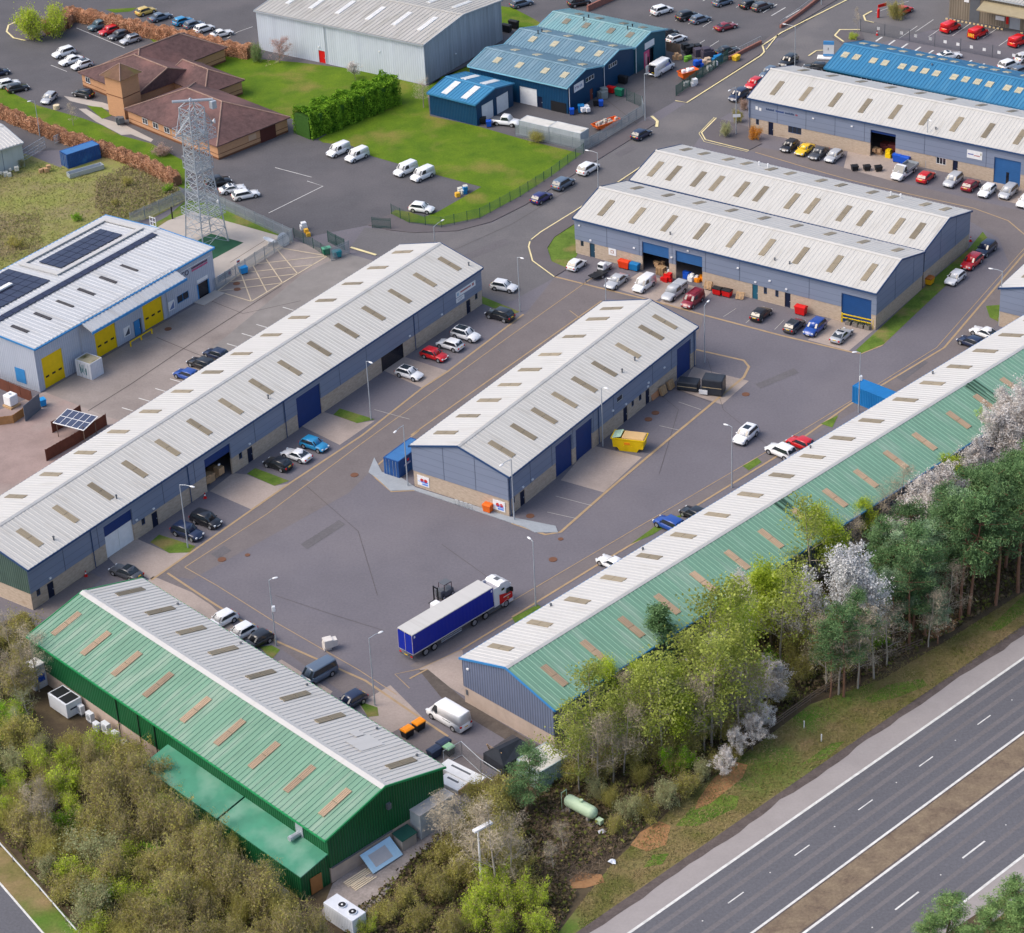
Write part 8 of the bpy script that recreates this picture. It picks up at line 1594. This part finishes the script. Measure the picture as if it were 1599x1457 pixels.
        if kind == 'twigbush': c = np.repeat(T, 16, 0) + r.normal(0, .75, (len(T) * 16, 3)); v = quads(c, 1.5, .07, r, 0); m = lf['olive']; b = bark['olive']
        else:
            N_ = 6500 if kind != 'wispbush' else 2600; sg_ = r.uniform(.3, 1.15, len(T)); wt = r.uniform(.2, 1.6, len(T)); kk = np.maximum(1, (wt * N_ / len(T)).astype(int)); c = np.repeat(T, kk, 0) + r.normal(0, 1, (kk.sum(), 3)) * np.repeat(sg_, kk)[:, None]; c = c[c[:, 2] > .1]; k3 = 1 + int((2400 if kind != 'wispbush' else 4200) / len(T)); c3 = np.repeat(T, k3, 0) + r.normal(0, .8, (len(T) * k3, 3)); v2 = quads(c3[c3[:, 2] > .1], 1.5, .055, r, .4); v = quads(c, .50, .34, r, .2); m = lf[{'bush': 'lime', 'olivebush': 'olive', 'greenbush': 'green', 'greybush': 'grey', 'wispbush': 'olive'}[kind]]; b = bark['olive']
    zs_ = 10.0 / max(v[:, 2].max(), 1e-3); v = v * [1, 1, zs_]; v2 = v2 * [1, 1, zs_] if v2 is not None else None; mb.v = [(x, y, z * zs_) for x, y, z in mb.v]
    return mb.mesh('trunk' if 'bush' not in kind else 'stems', b, True), qmesh('crown', v, m, v2, bark['olive'] if v2 is not None else None)
TP = {}
def plant(kind, px, py, h, label, cat='tree', group=None, wide=1.0, leafm=None, name=None, barkm=None, at=None):
    key = kind
    if key not in TP: TP[key] = [tree_proto(kind, 100 * len(TP) + s_) for s_ in range(2 if kind not in ('birch', 'tallpine', 'bush', 'olivebush', 'twigbush', 'wispbush') else 3)]
    tr_, cr_ = TP[key][int(rng.integers(len(TP[key])))]; p = at if at is not None else P(px, py)
    nm = name or {'birch': 'birch_tree', 'limetree': 'broadleaf_tree', 'olivetree': 'broadleaf_tree', 'graytree': 'bare_tree', 'blossom': 'blossom_tree', 'whiteblossom': 'blossom_tree', 'cherry': 'blossom_tree', 'pine': 'pine_tree', 'bluepine': 'pine_tree', 'tallpine': 'pine_tree', 'conifer': 'conifer_tree'}.get(kind, 'shrub')
    t = thing(nm, label, cat, (p.x, p.y, 0), float(rng.uniform(0, 360)), group); s_ = h / 10.0; t.scale = (s_ * wide, s_ * wide, s_)
    a = child(t, 'stems' if nm == 'shrub' else 'trunk', tr_); b = child(t, 'crown', cr_)
    if leafm: b.material_slots[0].link = 'OBJECT'; b.material_slots[0].material = lf[leafm]
    if barkm: a.material_slots[0].link = 'OBJECT'; a.material_slots[0].material = bark[barkm]
    return t
ORD = ['first', 'second', 'third', 'fourth', 'fifth', 'sixth', 'seventh', 'eighth', 'ninth', 'tenth', 'eleventh', 'twelfth', 'thirteenth', 'fourteenth', 'fifteenth', 'sixteenth', 'seventeenth', 'eighteenth', 'nineteenth', 'twentieth'] + ['twenty-' + x for x in ('first', 'second', 'third', 'fourth', 'fifth', 'sixth', 'seventh', 'eighth', 'ninth')] + ['thirtieth']
HK = {'birch': 1.18, 'graytree': 1.12, 'limetree': 1.1}
def row(kind, spots, desc, where, group, cat='tree', wide=1.0, leafm=None, name=None, barkm=None):
    spots = sorted(spots)
    for i, s_ in enumerate(spots): plant(kind, s_[0], s_[1], s_[2] * HK.get(kind, 1.0), ('%s %s from the %s' % (ORD[i], desc, where)) if len(spots) > 1 else desc + ' ' + where, cat, group, s_[3] if len(s_) > 3 else wide, leafm, name)
GT = 'gas tank along the woodland'
row('birch', [(890, 1212, 10), (905, 1238, 8.5), (925, 1195, 12), (945, 1205, 9), (965, 1190, 9.5), (998, 1175, 10), (1020, 1188, 12), (1034, 1196, 13), (1058, 1175, 10), (1112, 1165, 14), (1126, 1160, 12), (1090, 1140, 12), (1178, 1153, 14), (1125, 1080, 15), (1098, 1090, 14), (1268, 935, 13), (1218, 1045, 13)], 'slender pale trunked birch', GT, 'birches of the woodland strip', wide=1.0)
row('limetree', [(1002, 1115, 7.5), (1048, 1150, 10), (1068, 1178, 9), (945, 1120, 8), (1150, 1065, 11), (1205, 1010, 11.5), (1185, 1000, 9), (1270, 900, 9.5), (1298, 905, 8), (1345, 860, 7), (1480, 780, 7), (1250, 990, 8), (1535, 720, 7), (1280, 1010, 7)], 'bright yellow green tree', GT, 'yellow green trees of the woodland strip', wide=.8)
row('graytree', [(915, 1218, 9), (935, 1226, 9.5), (958, 1222, 8.5), (1010, 1180, 9), (985, 1150, 8), (1080, 1170, 10), (1100, 1175, 11), (1133, 1150, 11), (1155, 1160, 10), (1190, 1140, 9), (1310, 1085, 10), (1290, 1075, 9), (1340, 1075, 10), (1365, 1060, 10), (1385, 1040, 9), (1330, 880, 7), (1400, 830, 9), (1375, 850, 8), (1450, 1010, 8), (1480, 975, 9), (975, 1210, 9)], 'bare grey twiggy tree', GT, 'bare trees of the woodland strip', wide=1.15)
row('blossom', [(1128, 1215, 4.5), (1150, 1190, 4.5), (1200, 1150, 4.5), (1175, 1172, 5), (1112, 1070, 8), (1140, 1120, 8), (1120, 1130, 7), (1195, 1110, 7.5), (1165, 1135, 6.5), (1120, 1050, 7), (1155, 1010, 9), (1170, 985, 9), (1245, 1020, 10.5), (1255, 1000, 9), (1450, 855, 11, .95), (1478, 845, 11, .95), (1435, 870, 9, .9), (1420, 905, 9), (1400, 890, 8), (1555, 760, 12), (1585, 745, 13), (1605, 720, 13), (1570, 705, 10), (1528, 778, 9)], 'pale pink grey blossom tree', GT, 'blossom trees of the woodland strip', wide=.85)
plant('whiteblossom', 1328, 1030, 16, 'bright white blossom tree standing out above the slender pines', 'tree', None, .66); plant('whiteblossom', 1350, 1030, 13, 'smaller white blossom crown right behind the bright white blossom tree', 'tree', None, .55)
row('tallpine', [(1297, 1090, 11), (1318, 1088, 13), (1342, 1068, 12), (1420, 1010, 13), (1445, 995, 15), (1500, 968, 17), (1513, 962, 18), (1555, 945, 18), (1590, 925, 19), (1625, 910, 19), (1475, 940, 15), (1530, 905, 16), (1570, 890, 17), (1605, 860, 17)], 'tall reddish trunked pine', GT, 'tall pines of the woodland strip', wide=.95)
row('bluepine', [(1395, 1000, 10.5), (1425, 990, 11.5), (1380, 985, 9), (1465, 1005, 7.5), (1450, 960, 13), (1495, 930, 14), (1400, 945, 11), (1475, 900, 13)], 'blue green pine', GT, 'blue green pines of the woodland strip', wide=1.05)
row('pine', [(1365, 935, 10), (1360, 960, 9), (1385, 925, 11), (1405, 960, 10), (1435, 925, 13), (1545, 870, 14), (1580, 850, 14), (1510, 870, 13), (1460, 905, 13), (1275, 880, 6), (1380, 880, 7)], 'dark green pine', GT, 'dark green pines of the woodland strip', wide=1.1)
plant('conifer', 1030, 1058, 10.5, 'small dark conifer against the dull green roof slope', 'tree', None, 1.35); plant('pine', 823, 1268, 8.0, 'dark green pine before the stained roof container', wide=1.5)
row('bluepine', [(1475, 1490, 7.5, 1.5), (1445, 1500, 6, 1.3), (1578, 1475, 8, 1.5), (1600, 1500, 8.5, 1.4), (1545, 1500, 7, 1.4), (1510, 1520, 6, 1.3), (1610, 1440, 6, 1.2)], 'dark pine beyond the far carriageway', 'left', 'pines beyond the far carriageway', leafm='dkgreen')
# understorey of the woodland strip
US = [(955, 1262, 3.5), (985, 1280, 3.6), (1010, 1275, 3.8), (1040, 1262, 4), (1070, 1240, 4.2), (1095, 1222, 3.5), (930, 1245, 3.2), (1120, 1205, 3.2), (1145, 1185, 3), (965, 1300, 3), (1000, 1225, 3.5), (1055, 1210, 3.6)]
for i, (x, y, h) in enumerate(sorted(US)): plant(('greybush', 'twigbush', 'olivebush')[i % 3], x, y, h, '%s grey olive shrub from the gas tank at the woodland edge' % ORD[i], 'shrub', 'shrubs of the woodland strip', .55)
row('olivebush', [(900, 1225, 4), (950, 1215, 4.5), (990, 1200, 5), (1040, 1190, 5), (1085, 1180, 4.5), (1130, 1150, 5), (1165, 1125, 5), (1215, 1095, 4.5), (1260, 1060, 4.5), (1300, 1050, 4.5), (1345, 1030, 4.5), (1020, 1150, 5), (1110, 1110, 6), (1240, 1040, 6), (1150, 1085, 6)], 'low olive shrub', 'gas tank under the woodland trees', 'low shrubs under the woodland trees', 'shrub', .6)
row('greenbush', [(975, 1165, 4), (1060, 1205, 4.5), (1100, 1150, 4.5), (910, 1170, 4), (1195, 1070, 5), (1280, 1020, 4.5), (1375, 1010, 4)], 'fresh green shrub', 'gas tank under the woodland trees', 'fresh green shrubs under the woodland trees', 'shrub', .6)
# shrubs and bare trees between the green unit and the highway
row('olivebush', [(700, 1345, 4.0), (725, 1375, 4.5), (665, 1380, 3.6), (690, 1410, 4), (640, 1415, 3.6), (745, 1300, 5), (780, 1290, 6, .5), (760, 1345, 6, .5), (795, 1330, 6, .5), (810, 1370, 5), (600, 1440, 3.5), (655, 1450, 3.6), (700, 1465, 4), (720, 1325, 4), (775, 1262, 5, .5), (750, 1260, 4.5, .5)], 'olive shrub', 'green gable towards the highway', 'olive shrubs by the green gable', 'shrub', .62)
row('greenbush', [(760, 1415, 4.5), (800, 1420, 4.6), (740, 1450, 4), (790, 1460, 4.5), (830, 1420, 4), (845, 1460, 3.6), (770, 1390, 4), (570, 1460, 2.8)], 'bright green shrub', 'green gable towards the highway', 'bright green shrubs by the highway', 'shrub', .62, leafm='lime')
row('graytree', [(712, 1340, 8.5), (740, 1372, 9), (775, 1398, 11), (800, 1385, 9), (690, 1330, 7), (865, 1360, 4), (880, 1330, 4)], 'bare pale tree', 'green gable towards the highway', 'bare trees by the green gable', wide=1.15)
# shrub belt left and below the green unit
pts = []
def inpoly(x, y, poly):
    c = False
    for i in range(len(poly)):
        (x1, y1), (x2, y2) = poly[i], poly[i - 1]
        if (y1 > y) != (y2 > y) and x < (x2 - x1) * (y - y1) / (y2 - y1) + x1: c = not c
    return c
SB = [(-60, 985), (20, 975), (50, 1010), (40, 1075), (75, 1165), (135, 1180), (210, 1190), (262, 1245), (345, 1320), (400, 1375), (430, 1420), (520, 1480), (440, 1530), (170, 1530), (120, 1440), (60, 1372), (-60, 1240)]
r9 = np.random.default_rng(12); yy = 975; k_ = 0
while yy < 1530:
    xx = -60
    while xx < 530:
        x, y = xx + r9.uniform(-12, 12), yy + r9.uniform(-9, 9)
        if inpoly(x, y, SB): pts.append((x, y))
        xx += 43
    yy += 29
cnt = {}
for x, y in pts:
    q = r9.random()
    if x > 270 and y > 1310 and x - 270 < (y - 1250) * 1.6: kd = 'wispbush' if q < .8 else 'twigbush'
    elif x > 150 and y < 1330: kd = 'wispbush' if q < .6 else ('bush' if q < .85 else 'olivebush')
    elif y < 1080: kd = 'twigbush' if q < .35 else ('olivebush' if q < .75 else 'bush')
    else: kd = 'bush' if q < .30 else ('olivebush' if q < .48 else 'wispbush' if q < .66 else ('greybush' if q < .78 else ('twigbush' if q < .92 else 'greenbush')))
    cnt.setdefault(kd, []).append((x, y))
DS = {'bush': 'yellow green shrub', 'olivebush': 'olive shrub', 'greybush': 'grey green shrub', 'twigbush': 'bare olive twigged shrub', 'wispbush': 'tall wispy half bare shrub', 'greenbush': 'deep green shrub'}
for kd, L in cnt.items():
    L.sort(key=lambda s_: s_[0])
    for i, (x, y) in enumerate(L):
        h = float(r9.uniform(3.0, 5.2)) * {'greenbush': .8, 'wispbush': 1.4}.get(kd, 1.0)
        plant(kd, x, y, h, '%s %s from the left edge around the green unit' % (ORD[i] if i < len(ORD) else str(i + 1) + 'th', DS[kd]), 'shrub', DS[kd] + 's around the green unit', float(r9.uniform(.62, .85)) if kd not in ('twigbush', 'wispbush') else .6)
row('graytree', [(48, 1090, 8), (62, 1080, 9), (75, 1062, 7), (30, 1100, 7), (20, 1030, 7)], 'bare slender tree', 'left edge behind the white kiosk', 'bare trees behind the green unit')
row('graytree', [(62, 1310, 7), (78, 1312, 7.5)], 'pale forked trunk', 'left edge in the shrub belt', 'pale trunks in the shrub belt'); plant('greenbush', 150, 1418, 3.6, 'vivid green evergreen shrub near the crash barrier', 'shrub', None, .75); plant('bush', 180, 1475, 1.8, 'yellow flowering gorse at the bottom edge', 'shrub', None, 1.1, 'gorse')
for i, (x, y, h) in enumerate(((35, 1155, 4.5), (45, 1125, 5.0))): plant('graytree', x, y, h, ['lower bleached dead tree at the left of the shrub belt', 'upper bleached dead tree behind the white kiosk'][i], 'tree', None, 1.5, 'grey', None, 'white')
# single trees and shrubs of the estate
plant('bush', 50, 62, 8.5, 'round bright yellow green tree at the car park entrance, larger crown', 'tree', None, .62, None, 'broadleaf_tree'); plant('bush', 82, 56, 7.5, 'round bright yellow green tree at the car park entrance, smaller crown by the hedge', 'tree', None, .62, None, 'broadleaf_tree')
plant('cherry', 437, 98, 5.5, 'small plum blossom tree on the upper lawn', 'tree', None, 1.2); plant('greybush', 401, 95, 4.2, 'dark round evergreen beside the plum blossom tree', 'shrub', None, .55, 'dkgreen'); plant('blossom', 556, 125, 3.6, 'pale pink blossom bush behind the conifer hedge', 'tree', None, 1.1); plant('graytree', 662, 168, 6.0, 'bare grey tree at the warehouse corner', 'tree', None, 1.5)
plant('bush', 349, 136, 2.6, 'small golden yellow conifer beside the tiled porch', 'shrub', None, .45, 'gorse'); plant('graytree', 115, 196, 4.5, 'small bare tree on the office lawn', 'tree', None, 1.2); plant('olivebush', 258, 243, 2.2, 'reddish bare shrub before the brick office', 'shrub', None, 1.1, 'cherry')
plant('greybush', 1134, 213, 3.0, 'round grey green shrub at the corner lamp post', 'shrub', None, .5); plant('bush', 1180, 218, 2.9, 'bright orange shrub beside the lettered unit', 'shrub', None, .5, 'orange'); plant('olivebush', 1150, 190, 2.6, 'olive shrub behind the corner lamp post', 'shrub', None, .55); plant('greybush', 1163, 172, 2.4, 'reddish brown shrub at the lettered unit wall', 'shrub', None, .6, 'cherry'); plant('bush', 1333, 62, 1.6, 'small yellow green shrub on the kerb island', 'shrub', None, .7); plant('olivebush', 1395, 30, 4.0, 'bare brown shrub at the depot entrance', 'shrub', None, .6); plant('graytree', 1340, 50, 5, 'bare sapling at the end of the wire fence', 'tree', None, .8); plant('twigbush', 838, 222, 2.6, 'bare straw shrub before the grey containers', 'shrub', None, 1.0)
for i, (x, y, h, kd, lb) in enumerate(((122, 345, 1.6, 'greenbush', 'dark green bush on the rough field above the solar panels'), (28, 385, 2.6, 'olivebush', 'large brown bush on the rough field at the left'), (180, 322, 1.6, 'olivebush', 'olive bush on the rough field near the fence'), (262, 300, 1.8, 'greenbush', 'green bush at the corner of the rough field'), (200, 290, 2.2, 'twigbush', 'straw coloured bush on the rough field'), (130, 248, 1.6, 'greenbush', 'green bush at the foot of the blue field container'), (35, 262, 2.0, 'greybush', 'grey bush against the pale unit'))): plant(kd, x, y, h, lb, 'shrub', None, .8)
# hedges
def hedge(name, label, pts, W_, H, m, n, size=(.24, .18), seed=1):
    q = [P(*p) for p in pts]; r = np.random.default_rng(seed); V = []; core = MB(); o0 = q[0]
    tot = sum((b - a).length for a, b in zip(q, q[1:]))
    for a, b in zip(q, q[1:]):
        d = b - a; L = d.length; u = np.array(d / L); nn = np.array([-u[1], u[0], 0]); k = int(n * L / tot)
        s_ = r.random(k); side = r.random(k); t = np.zeros(k); z = np.zeros(k); top = side < .42; t[top] = r.uniform(-1, 1, top.sum()); z[top] = 1; ns = ~top; t[ns] = np.where(r.random(ns.sum()) < .5, -1, 1); z[ns] = r.random(ns.sum())
        lump = 1 + .10 * np.sin(s_ * L * 1.1 + 2) + .07 * np.sin(s_ * L * 2.7 + t * 3)
        c = np.array(a - o0) + s_[:, None] * L * u + (t * W_ / 2 * (1 - .18 * z ** 3) * lump)[:, None] * nn; c[:, 2] = z * H * lump
        V.append(quads(c + r.normal(0, .09, c.shape), *size, r, .3))
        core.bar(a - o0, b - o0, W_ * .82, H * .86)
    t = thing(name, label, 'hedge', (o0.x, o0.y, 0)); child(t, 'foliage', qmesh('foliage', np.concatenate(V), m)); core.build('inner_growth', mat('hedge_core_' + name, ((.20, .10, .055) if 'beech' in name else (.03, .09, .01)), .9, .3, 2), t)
hedge('beech_hedge', 'long brown beech hedge below the office lawn, nearer of the two brown hedges', [(-60, 163), (0, 181), (60, 206), (130, 231), (190, 249), (240, 269), (278, 290)], 1.9, 1.9, lf['hedge'], 60000, (.17, .13), seed=2)
hedge('beech_hedge', 'brown beech hedge behind the brick office, farther of the two brown hedges', [(70, 52), (100, 45), (112, 30), (147, 36), (226, 55), (300, 70), (356, 84), (392, 90)], 2.4, 2.2, lf['hedge'], 60000, (.17, .13), seed=3)
hedge('conifer_hedge', 'tall dense green conifer hedge between the two lawns', [(474, 214), (540, 188), (612, 158)], 4.6, 4.6, lf['hedged'], 42000, (.34, .15), 4)
# ground cover nobody could count
def cover(name, polys, n, m, size, hgt, seed, up=.3):
    r = np.random.default_rng(seed); C = []
    for poly, k in polys:
        Q = [P(*p) for p in poly]; xs = [p.x for p in Q]; ys = [p.y for p in Q]; pl = [(p.x, p.y) for p in Q]; got = 0
        while got < k * n:
            x, y = r.uniform(min(xs), max(xs)), r.uniform(min(ys), max(ys))
            if inpoly(x, y, pl): C.append((x, y, abs(r.normal(0, hgt)))); got += 1
    C = np.array(C); me = qmesh(name, quads(C, *size, r, up), m); o = bpy.data.objects.new(name, me); COL.objects.link(o); o['kind'] = 'stuff'; return o
WD = [(868, 1185), (1000, 1105), (1150, 1005), (1290, 905), (1430, 815), (1560, 730), (1720, 640), (1720, 830), (1599, 920), (1480, 990), (1380, 1050), (1266, 1090), (1075, 1225), (980, 1320), (880, 1370), (800, 1300), (840, 1245)]
SC2 = [(540, 1440), (690, 1300), (800, 1240), (860, 1340), (900, 1400), (840, 1520), (520, 1520)]
cover('bramble', [(WD, .7), (SC2, .3)], 26000, mat('bramble_leaves', (.085, .07, .035), .9, .5, .35, col2=(.21, .155, .085), world=True, contrast=.15), (.42, .28), .35, 21)
cover('undergrowth', [(WD, .45), (SB, .4), (SC2, .15)], 24000, mat('undergrowth_leaves', (.06, .085, .015), .9, .5, .3, col2=(.20, .21, .045), world=True, contrast=.15), (.40, .28), .40, 22)
cover('dry_grass', [([(-300, 300), (40, 250), (130, 270), (276, 292), (290, 312), (180, 350), (60, 430), (-100, 520)], 1)], 22000, mat('dry_grass_blades', (.38, .335, .13), .9, .35, .2, col2=(.27, .305, .075), world=True, contrast=.15), (.5, .09), .22, 23, 0)
cover('verge_grass', [([(900, 1420), (960, 1345), (1075, 1240), (1266, 1105), (1480, 1000), (1599, 925), (1700, 870), (1599, 980), (1510, 1040), (1000, 1385), (905, 1455)], 1)], 20000, mat('verge_grass_blades', (.21, .22, .05), .9, .4, .2, col2=(.30, .235, .11), world=True, contrast=.15), (.34, .07), .12, 24, 0)
cover('field_scrub', [([(150, 285), (200, 258), (276, 292), (290, 312), (180, 350), (150, 330)], .7), ([(-40, 350), (60, 330), (70, 400), (-40, 420)], .3)], 9000, mat('brown_scrub', (.22, .165, .105), .9, .5, .3, col2=(.36, .29, .17), world=True), (.6, .08), .45, 26, .3)
cover('twig_litter', [([(840, 1260), (960, 1290), (985, 1310), (930, 1370), (860, 1390), (830, 1330)], .5), (WD, .5)], 9000, mat('fallen_twigs', (.20, .15, .105), .9, .4, .5, world=True), (1.1, .05), .18, 25, .8)
for i, (x, y, s_, lb) in enumerate(((1256, 1137, .35, 'scrap of white litter on the highway verge beside the post and rail fence'), (957, 1348, .5, 'white sheet of litter at the edge of the clearing'), (940, 1301, .45, 'pale blue litter below the gas tank'), (318, 1340, .6, 'white plastic litter in the bare shrubs'), (1283, 1158, .4, 'white marker post on the highway verge'))):
    p = P(x, y); mb = MB(); r = random.Random(i)
    if 'post' in lb: mb.box(-.06, .06, -.06, .06, 0, 1.0); one(mb, 'marker_post', m_white, lb, 'post', (p.x, p.y, 0)); continue
    ring = [Vector((math.cos(a) * s_ * r.uniform(.6, 1.2), math.sin(a) * s_ * r.uniform(.6, 1.2), .1 + r.uniform(0, .25))) for a in [k * math.pi / 4 for k in range(8)]]; c_ = Vector((0, 0, .45))
    for k in range(8): mb.face([ring[k], ring[(k + 1) % 8], c_])
    mb.face([Vector((v.x, v.y, v.z - .02)) for v in ring[::-1]]); one(mb, 'litter', plain('pale_litter', (.70, .74, .80), .6), lb, 'litter', (p.x, p.y, .05 if i != 3 else 1.2))
